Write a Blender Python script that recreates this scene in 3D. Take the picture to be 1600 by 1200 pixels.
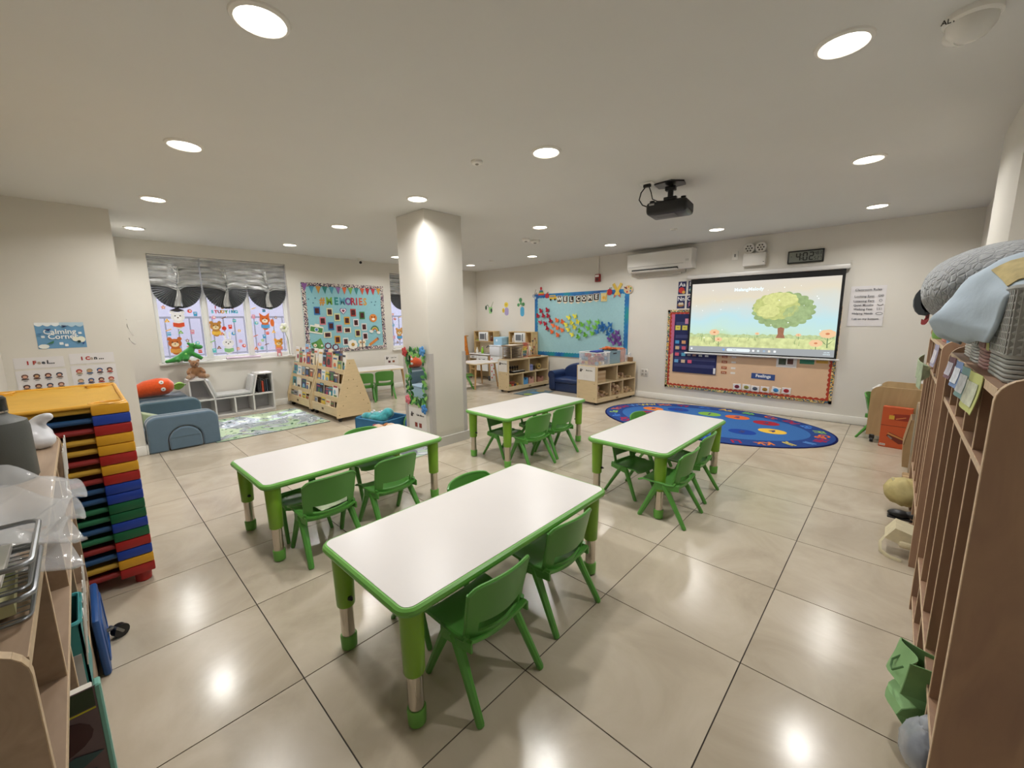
import bpy, bmesh, math, random
from mathutils import Matrix, Vector, Euler
for _o in list(bpy.data.objects):
    bpy.data.objects.remove(_o)
SC = bpy.context.scene
COL = SC.collection
PI = math.pi
RND = random.Random(7)
H = 2.405                      # ceiling height
FRONT = 4.82                   # wall with the screen
WINX = -6.88                   # wall with the windows
SIDE = 0.84                    # wall behind the cubbies
BACK = -2.10                   # wall behind the camera's left shelf

# ---------------------------------------------------------------- camera
cam_d = bpy.data.cameras.new('camera')
cam = bpy.data.objects.new('camera', cam_d)
COL.objects.link(cam)
cam_d.sensor_fit = 'HORIZONTAL'
cam_d.sensor_width = 36.0
cam_d.lens = 636.281 / 1600 * 36.0
cam_d.clip_start = 0.02
_yaw, _pit, _rol = -0.7583149, 0.1610035, -0.01199252
_f = Vector((math.sin(_yaw) * math.cos(_pit), math.cos(_yaw) * math.cos(_pit), -math.sin(_pit)))
_r = Vector((math.cos(_yaw), -math.sin(_yaw), 0))
_u = _r.cross(_f)
_r2 = _r * math.cos(_rol) + _u * math.sin(_rol)
_u2 = -_r * math.sin(_rol) + _u * math.cos(_rol)
_m = Matrix((_r2, _u2, -_f)).transposed().to_4x4()
_m.translation = Vector((0.32387, -1.631244, 1.352827))
cam.matrix_world = _m
SC.camera = cam

# ---------------------------------------------------------------- world, exposure, lamps
SC.view_settings.view_transform = 'Standard'
SC.view_settings.look = 'None'
SC.view_settings.gamma = 1.0
SC.view_settings.use_curve_mapping = False
SC.view_settings.exposure = 0.28
w = bpy.data.worlds.new('sky')
SC.world = w
w.use_nodes = True
bg = w.node_tree.nodes['Background']
bg.inputs[0].default_value = (0.93, 0.96, 1.0, 1)
bg.inputs[1].default_value = 1.7
LAMP_W = 8.8
LAMPS = [(-1.43, -1.05), (0.05, 0.58), (-2.92, -1.05), (-1.444, 0.58), (0.05, 2.25), (-4.47, -1.04), (-2.895, 0.578),
         (0.04, 3.95), (-6.06, -1.045), (-4.42, 0.56), (-2.87, 2.25), (-1.445, 3.945), (-6.02, 0.567), (-2.91, 3.935),
         (-4.43, 3.935), (-6.04, 3.925), (-6.04, 2.255)]
for _x, _y in LAMPS:
    ld = bpy.data.lights.new('downlight_glow', 'AREA')
    ld.shape = 'DISK'
    ld.size = 0.15
    ld.energy = LAMP_W
    ld.color = (1.0, 0.98, 0.95)
    ld.spread = math.radians(152)
    lo = bpy.data.objects.new('downlight_glow', ld)
    lo.location = (_x, _y, H - 0.016)
    COL.objects.link(lo)

sd_ = bpy.data.lights.new('sun', 'SUN')
sd_.energy = 6.0
sd_.angle = math.radians(1.5)
sd_.color = (1.0, 0.96, 0.9)
so_ = bpy.data.objects.new('sun', sd_)
so_.rotation_euler = Vector((0.70, -0.13, -1.0)).to_track_quat('-Z', 'Y').to_euler()
so_.location = (-12, 3, 9)
COL.objects.link(so_)

# ---------------------------------------------------------------- materials
def lin(h):
    h = h.lstrip('#')
    out = []
    for i in (0, 2, 4):
        c = int(h[i:i + 2], 16) / 255
        out.append(c / 12.92 if c <= 0.04045 else ((c + 0.055) / 1.055) ** 2.4)
    return (*out, 1.0)

MATS = {}
def mat(name, col='#808080', rough=0.5, metal=0.0, spec=0.5, noise=0.0, nscale=20.0, bump=0.0, bscale=60.0, emit=None, est=1.0,
        trans=0.0, alpha=1.0, sheen=0.0, coat=0.0, stretch=None):
    if name in MATS:
        return MATS[name]
    m = bpy.data.materials.new(name)
    m.use_nodes = True
    nt = m.node_tree
    b = nt.nodes['Principled BSDF']
    b.inputs['Base Color'].default_value = lin(col)
    b.inputs['Roughness'].default_value = rough
    b.inputs['Metallic'].default_value = metal
    b.inputs['Specular IOR Level'].default_value = spec
    b.inputs['Transmission Weight'].default_value = trans
    b.inputs['Alpha'].default_value = alpha
    b.inputs['Sheen Weight'].default_value = sheen
    b.inputs['Coat Weight'].default_value = coat
    if emit:
        b.inputs['Emission Color'].default_value = lin(emit)
        b.inputs['Emission Strength'].default_value = est
    if noise or bump:
        tc = nt.nodes.new('ShaderNodeTexCoord')
        mp = nt.nodes.new('ShaderNodeMapping')
        if stretch:
            mp.inputs['Scale'].default_value = stretch
        nt.links.new(tc.outputs['Object'], mp.inputs[0])
    if noise:
        n = nt.nodes.new('ShaderNodeTexNoise')
        n.inputs['Scale'].default_value = nscale
        n.inputs['Detail'].default_value = 4
        nt.links.new(mp.outputs[0], n.inputs['Vector'])
        r = nt.nodes.new('ShaderNodeMapRange')
        r.inputs['From Min'].default_value = 0.3
        r.inputs['From Max'].default_value = 0.7
        r.inputs['To Min'].default_value = 1 - noise
        r.inputs['To Max'].default_value = 1 + noise
        nt.links.new(n.outputs[0], r.inputs[0])
        mx = nt.nodes.new('ShaderNodeMix')
        mx.data_type = 'RGBA'
        mx.blend_type = 'MULTIPLY'
        mx.inputs['Factor'].default_value = 1
        mx.inputs[6].default_value = lin(col)
        nt.links.new(r.outputs[0], mx.inputs[7])
        nt.links.new(mx.outputs[2], b.inputs['Base Color'])
    if bump:
        n2 = nt.nodes.new('ShaderNodeTexNoise')
        n2.inputs['Scale'].default_value = bscale
        n2.inputs['Detail'].default_value = 3
        nt.links.new(mp.outputs[0], n2.inputs['Vector'])
        bp = nt.nodes.new('ShaderNodeBump')
        bp.inputs['Strength'].default_value = bump
        bp.inputs['Distance'].default_value = 0.004
        nt.links.new(n2.outputs[0], bp.inputs['Height'])
        nt.links.new(bp.outputs[0], b.inputs['Normal'])
    MATS[name] = m
    return m

def C(h, rough=0.6, **k):      # plain painted / paper / plastic colour
    return mat('colour_%s_%d%s' % (h.strip('#'), int(rough * 100), '_' + '_'.join(k) if k else ''), h, rough, **k)

def wood(name, c1, c2, scale=(1, 1, 1), rough=0.45, dist=2.5):
    if name in MATS:
        return MATS[name]
    m = mat(name, c1, rough)
    nt = m.node_tree
    b = nt.nodes['Principled BSDF']
    tc = nt.nodes.new('ShaderNodeTexCoord')
    mp = nt.nodes.new('ShaderNodeMapping')
    mp.inputs['Scale'].default_value = scale
    n = nt.nodes.new('ShaderNodeTexNoise')
    n.inputs['Scale'].default_value = 4
    n.inputs['Detail'].default_value = 6
    n.inputs['Distortion'].default_value = dist
    cr = nt.nodes.new('ShaderNodeValToRGB')
    cr.color_ramp.elements[0].position = 0.3
    cr.color_ramp.elements[1].position = 0.72
    cr.color_ramp.elements[0].color = lin(c1)
    cr.color_ramp.elements[1].color = lin(c2)
    nt.links.new(tc.outputs['Object'], mp.inputs[0])
    nt.links.new(mp.outputs[0], n.inputs['Vector'])
    nt.links.new(n.outputs[0], cr.inputs[0])
    nt.links.new(cr.outputs[0], b.inputs['Base Color'])
    return m

# ---------------------------------------------------------------- mesh helpers
class MB:
    def __init__(self):
        self.bm = bmesh.new()
        self.X = Matrix()
    def _add(self, verts, faces, m=0, smooth=False):
        vs = [self.bm.verts.new(self.X @ Vector(v)) for v in verts]
        for f in faces:
            try:
                fc = self.bm.faces.new([vs[i] for i in f])
                fc.material_index = m
                fc.smooth = smooth
            except ValueError:
                pass
        return self
    def box(self, x0, x1, y0, y1, z0, z1, m=0, r=0.0, seg=2):
        if r <= 0:
            v = [(x, y, z) for z in (z0, z1) for y in (y0, y1) for x in (x0, x1)]
            return self._add(v, [(0, 2, 3, 1), (4, 5, 7, 6), (0, 1, 5, 4), (2, 6, 7, 3), (0, 4, 6, 2), (1, 3, 7, 5)], m)
        t = bmesh.new()
        bmesh.ops.create_cube(t, size=1)
        for q in t.verts:
            q.co = Vector(((x0 + x1) / 2 + q.co.x * (x1 - x0), (y0 + y1) / 2 + q.co.y * (y1 - y0), (z0 + z1) / 2 + q.co.z * (z1 - z0)))
        r = min(r, 0.49 * min(x1 - x0, y1 - y0, z1 - z0))
        bmesh.ops.bevel(t, geom=list(t.edges), offset=r, segments=seg, profile=0.5, affect='EDGES')
        t.verts.index_update()
        self._add([q.co.copy() for q in t.verts], [[q.index for q in f.verts] for f in t.faces], m, True)
        t.free()
        return self
    def tube(self, pts, r, n=8, m=0, closed=False, flat=1.0):
        pts = [Vector(p) for p in pts]
        k = len(pts)
        rs = r if isinstance(r, (list, tuple)) else [r] * k
        V, F = [], []
        up = None
        for i, p in enumerate(pts):
            if closed:
                d = pts[(i + 1) % k] - pts[i - 1]
            else:
                d = pts[min(i + 1, k - 1)] - pts[max(i - 1, 0)]
            d.normalize()
            if up is None:
                up = Vector((0, 0, 1)) if abs(d.z) < 0.9 else Vector((1, 0, 0))
            a = d.cross(up)
            if a.length < 1e-5:
                a = d.cross(Vector((0, 1, 0.1)))
            a.normalize()
            b = a.cross(d)
            up = b
            for j in range(n):
                t = 2 * PI * j / n
                V.append(p + a * math.cos(t) * rs[i] + b * math.sin(t) * rs[i] * flat)
        for i in range(k if closed else k - 1):
            for j in range(n):
                i2 = (i + 1) % k
                F.append((i * n + j, i * n + (j + 1) % n, i2 * n + (j + 1) % n, i2 * n + j))
        if not closed:
            F.append(tuple(range(n - 1, -1, -1)))
            F.append(tuple((k - 1) * n + j for j in range(n)))
        return self._add(V, F, m, True)
    def lathe(self, prof, n=16, c=(0, 0, 0), m=0):
        V, F = [], []
        for r, z in prof:
            for j in range(n):
                t = 2 * PI * j / n
                V.append((c[0] + r * math.cos(t), c[1] + r * math.sin(t), c[2] + z))
        for i in range(len(prof) - 1):
            for j in range(n):
                F.append((i * n + j, i * n + (j + 1) % n, (i + 1) * n + (j + 1) % n, (i + 1) * n + j))
        F.append(tuple(range(n - 1, -1, -1)))
        F.append(tuple((len(prof) - 1) * n + j for j in range(n)))
        return self._add(V, F, m, True)
    def ball(self, c, r, n=12, m=0, rot=None):
        r = (r, r, r) if isinstance(r, (int, float)) else r
        V, F = [], []
        k = max(4, n // 2)
        R = rot.to_matrix() if rot else Matrix.Identity(3)
        for i in range(1, k):
            a = PI * i / k
            for j in range(n):
                t = 2 * PI * j / n
                V.append(Vector(c) + R @ Vector((r[0] * math.sin(a) * math.cos(t), r[1] * math.sin(a) * math.sin(t), r[2] * math.cos(a))))
        for i in range(k - 2):
            for j in range(n):
                F.append((i * n + j, (i + 1) * n + j, (i + 1) * n + (j + 1) % n, i * n + (j + 1) % n))
        t = len(V)
        V.append(Vector(c) + R @ Vector((0, 0, r[2])))
        V.append(Vector(c) + R @ Vector((0, 0, -r[2])))
        for j in range(n):
            F.append((t, j, (j + 1) % n))
            F.append((t + 1, (k - 2) * n + (j + 1) % n, (k - 2) * n + j))
        return self._add(V, F, m, True)
    def prism(self, poly, d0, d1, m=0, axis='y', smooth=False):
        # outline in (x,z) between y=d0..d1 (axis y); (x,y) for axis z; (y,z) for axis x
        def P(a, b, d):
            return {'y': (a, d, b), 'z': (a, b, d), 'x': (d, a, b)}[axis]
        n = len(poly)
        V = [P(a, b, d0) for a, b in poly] + [P(a, b, d1) for a, b in poly]
        F = [tuple(range(n)), tuple(range(2 * n - 1, n - 1, -1))]
        for i in range(n):
            j = (i + 1) % n
            F.append((i, n + i, n + j, j))
        return self._add(V, F, m, smooth)
    def shell(self, fn, nu, nv, t, m=0):
        # thick curved sheet; fn(u,v) -> point, t thickness
        e = 1e-3
        V = []
        for s in (0.5, -0.5):
            for i in range(nu + 1):
                for j in range(nv + 1):
                    u, v = i / nu, j / nv
                    p = Vector(fn(u, v))
                    du = Vector(fn(min(u + e, 1), v)) - Vector(fn(max(u - e, 0), v))
                    dv = Vector(fn(u, min(v + e, 1))) - Vector(fn(u, max(v - e, 0)))
                    nn = du.cross(dv)
                    nn = nn.normalized() if nn.length > 1e-12 else Vector((0, 0, 1))
                    V.append(p + nn * (t * s))
        k = (nu + 1) * (nv + 1)
        I = lambda s, i, j: s * k + i * (nv + 1) + j
        F = []
        for i in range(nu):
            for j in range(nv):
                F.append((I(0, i, j), I(0, i + 1, j), I(0, i + 1, j + 1), I(0, i, j + 1)))
                F.append((I(1, i, j), I(1, i, j + 1), I(1, i + 1, j + 1), I(1, i + 1, j)))
        for i in range(nu):
            F.append((I(0, i, 0), I(1, i, 0), I(1, i + 1, 0), I(0, i + 1, 0)))
            F.append((I(0, i, nv), I(0, i + 1, nv), I(1, i + 1, nv), I(1, i, nv)))
        for j in range(nv):
            F.append((I(0, 0, j), I(0, 0, j + 1), I(1, 0, j + 1), I(1, 0, j)))
            F.append((I(0, nu, j), I(1, nu, j), I(1, nu, j + 1), I(0, nu, j + 1)))
        return self._add(V, F, m, True)
    def mesh(self, name, mats, ang=35):
        bmesh.ops.recalc_face_normals(self.bm, faces=self.bm.faces)
        me = bpy.data.meshes.new(name)
        self.bm.to_mesh(me)
        self.bm.free()
        for q in (mats if isinstance(mats, (list, tuple)) else [mats]):
            me.materials.append(q)
        if ang:
            me.set_sharp_from_angle(angle=math.radians(ang))
        return me
    def build(self, name, mats, parent=None, loc=(0, 0, 0), rot=(0, 0, 0), ang=35):
        return link(name, self.mesh(name, mats, ang), parent, loc, rot)

def link(name, data, parent=None, loc=(0, 0, 0), rot=(0, 0, 0)):
    o = bpy.data.objects.new(name, data)
    COL.objects.link(o)
    if parent:
        o.parent = parent
    o.location = loc
    o.rotation_euler = rot
    return o

def tag(o, label=None, cat=None, group=None, kind=None):
    for k, v in (('label', label), ('category', cat), ('group', group), ('kind', kind)):
        if v:
            o[k] = v
    return o

def thing(name, label, cat, loc=(0, 0, 0), rz=0.0, group=None, rot=None):
    o = link(name, None, None, loc, rot or (0, 0, rz))
    o.empty_display_size = 0.1
    return tag(o, label, cat, group)

def copy_tree(o, parent=None):
    c = o.copy()
    COL.objects.link(c)
    if parent:
        c.parent = parent
    for ch in list(o.children):
        copy_tree(ch, c)
    return c

def circle(cx, cz, r, n=16, rz=None):
    return [(cx + r * math.cos(2 * PI * i / n), cz + (rz or r) * math.sin(2 * PI * i / n)) for i in range(n)]

def rrect(x0, x1, z0, z1, r, n=5):
    out = []
    for cx, cz, a in ((x1 - r, z0 + r, -PI / 2), (x1 - r, z1 - r, 0), (x0 + r, z1 - r, PI / 2), (x0 + r, z0 + r, PI)):
        for i in range(n + 1):
            t = a + PI / 2 * i / n
            out.append((cx + r * math.cos(t), cz + r * math.sin(t)))
    return out

_txt = {}
def text(body, size, x, z, d, m, parent, name='lettering', align='CENTER', bold=0.0, ext=0.0008, plane='xz', rot=0.0, sx=1.0):
    key = (body, size, align, bold, ext)
    if key not in _txt:
        cu = bpy.data.curves.new('lettering', 'FONT')
        cu.body = body
        cu.size = size
        cu.align_x = align
        cu.align_y = 'CENTER'
        cu.extrude = ext
        cu.offset = bold
        cu.resolution_u = 2
        ob = bpy.data.objects.new('lettering_source', cu)
        COL.objects.link(ob)
        dg = bpy.context.evaluated_depsgraph_get()
        me = bpy.data.meshes.new_from_object(ob.evaluated_get(dg))
        bpy.data.objects.remove(ob)
        me.materials.clear()
        _txt[key] = me
    me = _txt[key].copy()
    me.materials.append(m)
    if plane == 'xz':
        o = link(name, me, parent, (x, -d, z), (PI / 2, -rot, 0))
    else:
        o = link(name, me, parent, (x, z, d), (0, 0, rot))
    o.scale = (sx, 1, 1)
    return o

def flat(poly, d0, d1, m, name, parent):
    # a thin cut-out on a wall: outline in the wall's (right, up), from depth d0 to d1 out of the wall
    return MB().prism(poly, -d0, -d1).build(name, m, parent, ang=None)

# ================================================================ room shell
wallm = mat('wall_paint', '#ddd9d0', 0.7, noise=0.015, nscale=3, bump=0.05, bscale=180)
ceilm = mat('ceiling_paint', '#d9d8d4', 0.8, noise=0.012, nscale=2)
trimm = mat('white_trim', '#eceae4', 0.4)
grout = mat('dark_grout', '#3a322c', 0.8)
whitem = mat('white_plastic', '#ece9e2', 0.4)
blackm = mat('black_plastic', '#141414', 0.4)

def tile_material():
    m = mat('polished_stone_tile', '#cfc3ae', 0.2)
    nt = m.node_tree
    b = nt.nodes['Principled BSDF']
    geo = nt.nodes.new('ShaderNodeNewGeometry')
    oi = nt.nodes.new('ShaderNodeObjectInfo')
    n = nt.nodes.new('ShaderNodeTexNoise')
    n.inputs['Scale'].default_value = 2.2
    n.inputs['Detail'].default_value = 7
    n.inputs['Roughness'].default_value = 0.6
    n.inputs['Distortion'].default_value = 0.8
    ad = nt.nodes.new('ShaderNodeVectorMath')
    ad.operation = 'MULTIPLY_ADD'
    ad.inputs[1].default_value = (7, 7, 7)
    nt.links.new(oi.outputs['Random'], ad.inputs[0])
    nt.links.new(geo.outputs['Position'], ad.inputs[2])
    nt.links.new(ad.outputs[0], n.inputs['Vector'])
    cr = nt.nodes.new('ShaderNodeValToRGB')
    e = cr.color_ramp.elements
    e[0].position, e[1].position = 0.3, 0.7
    e[0].color, e[1].color = lin('#ab9f8c'), lin('#c4b9a7')
    q = e.new(0.5)
    q.color = lin('#baae9b')
    nt.links.new(n.outputs[0], cr.inputs[0])
    nt.links.new(cr.outputs[0], b.inputs['Base Color'])
    r = nt.nodes.new('ShaderNodeMapRange')
    r.inputs['From Min'].default_value, r.inputs['From Max'].default_value = 0.3, 0.7
    r.inputs['To Min'].default_value, r.inputs['To Max'].default_value = 0.16, 0.25
    nt.links.new(n.outputs[0], r.inputs[0])
    nt.links.new(r.outputs[0], b.inputs['Roughness'])
    n2 = nt.nodes.new('ShaderNodeTexNoise')
    n2.inputs['Scale'].default_value = 90
    n2.inputs['Detail'].default_value = 2
    nt.links.new(geo.outputs['Position'], n2.inputs['Vector'])
    bp = nt.nodes.new('ShaderNodeBump')
    bp.inputs['Strength'].default_value = 0.03
    bp.inputs['Distance'].default_value = 0.003
    nt.links.new(n2.outputs[0], bp.inputs['Height'])
    nt.links.new(bp.outputs[0], b.inputs['Normal'])
    return m
tilem = tile_material()
floor = tag(MB().box(WINX - 0.25, SIDE + 0.2, BACK - 0.2, FRONT + 0.2, -0.12, -0.003).build('floor', grout), kind='structure')
tile_me = {}
for i in range(-12, 3):
    for j in range(-4, 9):
        x0, x1 = max(i * 0.6, WINX) , min(i * 0.6 + 0.6, SIDE)
        y0, y1 = max(j * 0.6, BACK), min(j * 0.6 + 0.6, FRONT)
        if x1 - x0 < 0.03 or y1 - y0 < 0.03:
            continue
        key = (round(x1 - x0, 3), round(y1 - y0, 3))
        if key not in tile_me:
            a, c = key[0] / 2 - 0.0022, key[1] / 2 - 0.0022
            mb = MB().box(-a, a, -c, c, -0.008, 0)
            tile_me[key] = mb.mesh('floor_tile', tilem, None)
        link('floor_tile', tile_me[key], floor, ((x0 + x1) / 2, (y0 + y1) / 2, 0))
tag(MB().box(WINX - 0.25, SIDE + 0.2, BACK - 0.2, FRONT + 0.2, H, H + 0.12).build('ceiling', ceilm), kind='structure')
tag(MB().box(WINX - 0.25, SIDE + 0.2, FRONT, FRONT + 0.15, 0, H).build('wall_front', wallm), kind='structure')
tag(MB().box(WINX - 0.25, SIDE + 0.2, BACK - 0.15, BACK, 0, H).build('wall_back', wallm), kind='structure')
tag(MB().box(SIDE, SIDE + 0.15, BACK, FRONT, 0, H).box(0.665, SIDE, 1.55, 2.35, 0, H).build('wall_right', wallm), kind='structure')
# the short wall on the left that carries the calming-corner papers
tag(MB().box(WINX, -5.2, BACK, -1.29, 0, H).build('wall_left', wallm), kind='structure')
# window wall with two openings
W1 = (-0.90, 0.765, 0.80, 2.235)
W2 = (2.60, 4.26, 0.78, 2.225)
mb = MB()
xa, xb = WINX - 0.22, WINX
ys = [-1.29, W1[0], W1[1], W2[0], W2[1], FRONT]
for k in (0, 2, 4):
    mb.box(xa, xb, ys[k], ys[k + 1], 0, H)
for W in (W1, W2):
    mb.box(xa, xb, W[0], W[1], 0, W[2])
    mb.box(xa, xb, W[0], W[1], W[3], H)
tag(mb.build('wall_window', wallm), kind='structure')
# pillar
pillar = tag(MB().box(-3.62, -3.13, 0.80, 1.27, 0, H, r=0.006).build('pillar', wallm), kind='structure')
mb = MB()
for x in (-3.62, -3.13):
    for y in (0.80, 1.27):
        sx, sy = (1 if x > -3.4 else -1), (1 if y > 1 else -1)
        mb.box(min(x + sx * 0.003, x - sx * 0.045), max(x + sx * 0.003, x - sx * 0.045), min(y, y + sy * 0.004), max(y, y + sy * 0.004), 0.09, 1.0)
        mb.box(min(x, x + sx * 0.004), max(x, x + sx * 0.004), min(y + sy * 0.003, y - sy * 0.045), max(y + sy * 0.003, y - sy * 0.045), 0.09, 1.0)
mb.build('corner_guard', mat('corner_guard_grey', '#b9b4b0', 0.5), pillar)
# baseboards
def baseboard(name, x0, x1, y0, y1):
    tag(MB().box(x0, x1, y0, y1, 0, 0.10, r=0.006).build(name, trimm), kind='structure')
baseboard('baseboard_front', WINX, SIDE, FRONT - 0.016, FRONT)
baseboard('baseboard_window', WINX, WINX + 0.016, -1.29, FRONT - 0.016)
baseboard('baseboard_right', SIDE - 0.016, SIDE, BACK, FRONT - 0.016)
baseboard('baseboard_left', -5.2, -5.184, BACK, -1.29)
baseboard('baseboard_jut', WINX + 0.016, -5.184, -1.29, -1.274)
baseboard('baseboard_back', -5.184, SIDE - 0.016, BACK, BACK + 0.016)
mb = MB()
mb.box(-3.637, -3.113, 0.783, 0.80, 0, 0.10).box(-3.637, -3.113, 1.27, 1.287, 0, 0.10)
mb.box(-3.637, -3.62, 0.80, 1.27, 0, 0.10).box(-3.13, -3.113, 0.80, 1.27, 0, 0.10)
tag(mb.build('baseboard_pillar', mat('pillar_baseboard', '#c9c5bf', 0.4)), kind='structure')

# ---------------------------------------------------------------- windows
def film_material():
    m = mat('frosted_window_film', '#e6e6f4', 0.6)
    nt = m.node_tree
    out = nt.nodes['Material Output']
    tr = nt.nodes.new('ShaderNodeBsdfTransparent')
    tl = nt.nodes.new('ShaderNodeBsdfTranslucent')
    tl.inputs[0].default_value = lin('#f2f2fb')
    tr.inputs[0].default_value = lin('#f0f1fa')
    a = nt.nodes.new('ShaderNodeMixShader')
    a.inputs[0].default_value = 0.09
    nt.links.new(tr.outputs[0], a.inputs[1])
    nt.links.new(tl.outputs[0], a.inputs[2])
    b2 = nt.nodes.new('ShaderNodeMixShader')
    b2.inputs[0].default_value = 0.07
    gl = nt.nodes.new('ShaderNodeBsdfGlossy')
    gl.inputs['Roughness'].default_value = 0.1
    nt.links.new(a.outputs[0], b2.inputs[1])
    nt.links.new(gl.outputs[0], b2.inputs[2])
    nt.links.new(b2.outputs[0], out.inputs[0])
    return m
filmm = film_material()
vinyl = mat('white_window_vinyl', '#f1f1ee', 0.35)
def stick(kind, y, z, s, parent, x, c=None):
    # small window cling, built as layered cut-outs facing the room (local right = +y)
    g = link(kind, None, parent, (0.012, y, z), (0, 0, PI / 2))
    return g
def cling(par, y, z, shapes, name):
    mb = MB()
    ms = []
    for k, (poly, col) in enumerate(shapes):
        ms.append(mat('cling_' + col.strip('#'), col, 0.5))
        mb.prism([(a, b) for a, b in poly], -0.001 - 0.0006 * k, -0.002 - 0.0006 * k, m=k)
    return mb.build(name, ms, par, (0.008, y, z), (0, 0, PI / 2), ang=None)
def star(r1, r2, n, cx=0, cz=0):
    return [(cx + (r1 if i % 2 == 0 else r2) * math.sin(PI * i / n), cz + (r1 if i % 2 == 0 else r2) * math.cos(PI * i / n)) for i in range(2 * n)]
def animal(body, face, extra, s=1.0, ears='round', book=None):
    sh = []
    if ears == 'round':
        sh += [(circle(-0.045 * s, 0.05 * s, 0.022 * s, 10), body), (circle(0.045 * s, 0.05 * s, 0.022 * s, 10), body)]
    elif ears == 'long':
        sh += [(circle(-0.025 * s, 0.095 * s, 0.014 * s, 10, 0.05 * s), body), (circle(0.025 * s, 0.095 * s, 0.014 * s, 10, 0.05 * s), body)]
    else:
        sh += [([(-0.06 * s, 0.09 * s), (-0.05 * s, 0.02 * s), (-0.01 * s, 0.05 * s)], body), ([(0.06 * s, 0.09 * s), (0.01 * s, 0.05 * s), (0.05 * s, 0.02 * s)], body)]
    sh += [(circle(0, -0.075 * s, 0.045 * s, 12, 0.06 * s), body), (circle(0, 0, 0.062 * s, 16, 0.052 * s), body), (circle(0, -0.015 * s, 0.035 * s, 12, 0.026 * s), face)]
    sh += [(circle(-0.022 * s, 0.012 * s, 0.007 * s, 8), '#2a2320'), (circle(0.022 * s, 0.012 * s, 0.007 * s, 8), '#2a2320'), (circle(0, -0.008 * s, 0.007 * s, 8), '#4a2a20')]
    sh += [([(-0.05 * s, -0.06 * s), (0, -0.07 * s), (0.05 * s, -0.06 * s), (0.05 * s, -0.105 * s), (0, -0.115 * s), (-0.05 * s, -0.105 * s)], extra)]
    return sh
def window(idx, W, shades):
    y0, y1, z0, z1 = W
    root = tag(link('window_%d' % idx, None, None, (WINX - 0.10, 0, 0)), kind='structure')
    mb = MB()
    n = 3
    t = 0.032
    mb.box(-0.05, 0.0, y0, y0 + t, z0, z1).box(-0.05, 0.0, y1 - t, y1, z0, z1)
    mb.box(-0.05, 0.0, y0 + t, y1 - t, z0, z0 + t).box(-0.05, 0.0, y0 + t, y1 - t, z1 - t, z1)
    pw = (y1 - y0 - 2 * t) / n
    for k in range(1, n):
        yy = y0 + t + pw * k
        mb.box(-0.05, 0.005, yy - 0.022, yy + 0.022, z0 + t, z1 - t)
    mb.build('window_frame', vinyl, root)
    for k in range(n):
        a = y0 + t + pw * k + (0.022 if k else 0)
        b = y0 + t + pw * (k + 1) - (0.022 if k < n - 1 else 0)
        s = MB()
        s.box(-0.045, -0.012, a, a + 0.02, z0 + t, z1 - t).box(-0.045, -0.012, b - 0.02, b, z0 + t, z1 - t)
        s.box(-0.045, -0.012, a + 0.02, b - 0.02, z0 + t, z0 + t + 0.02).box(-0.045, -0.012, a + 0.02, b - 0.02, z1 - t - 0.03, z1 - t)
        s.build('window_sash', vinyl, root)
        MB().box(-0.028, -0.025, a + 0.02, b - 0.02, z0 + t + 0.02, z1 - t - 0.03).build('window_pane', filmm, root)
    MB().box(0.02, 0.135, y0 - 0.03, y1 + 0.03, z0 - 0.035, z0, r=0.008).build('window_sill', trimm, root)
    return root
win1 = window(1, W1, True)
win2 = window(2, W2, True)
# clings on the panes of the left window (positions along the wall, height)
random.seed(3)
pal = ['#e8792f', '#e34a3a', '#f3b632', '#4aa7d9', '#7cc24a', '#e79bb4', '#8c5a3c', '#58c2c9']
def small(k, c):
    a = [star(0.03, 0.014, 5), circle(0, 0, 0.026, 12), [(-0.03, -0.012), (0.03, 0.012), (0.034, 0.002), (-0.026, -0.022)],
         [(-0.022, -0.022), (0.022, -0.022), (0.022, 0.022), (-0.022, 0.022)], [(-0.03, -0.02), (0.03, -0.02), (0, 0.03)],
         [(-0.02, -0.03), (0.02, -0.03), (0.024, 0.03), (-0.024, 0.03)]][k % 6]
    b = [circle(0, 0, 0.01, 8), circle(0.004, 0.004, 0.013, 8), [(0.03, 0.012), (0.034, 0.002), (0.042, 0.012)],
         [(-0.022, 0), (0.022, 0), (0.022, 0.006), (-0.022, 0.006)], circle(0, -0.006, 0.008, 8), [(-0.012, 0.006), (0.012, 0.006), (0.012, 0.016), (-0.012, 0.016)]][k % 6]
    return [(a, c), (b, '#fff6e8')]
def clings(root, items, smalls):
    for (y, z, sh, nm) in items:
        cling(root, y, z, sh, nm)
    for k, (y, z) in enumerate(smalls):
        cling(root, y, z, small(k, pal[k % len(pal)]), 'window_cling')
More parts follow.
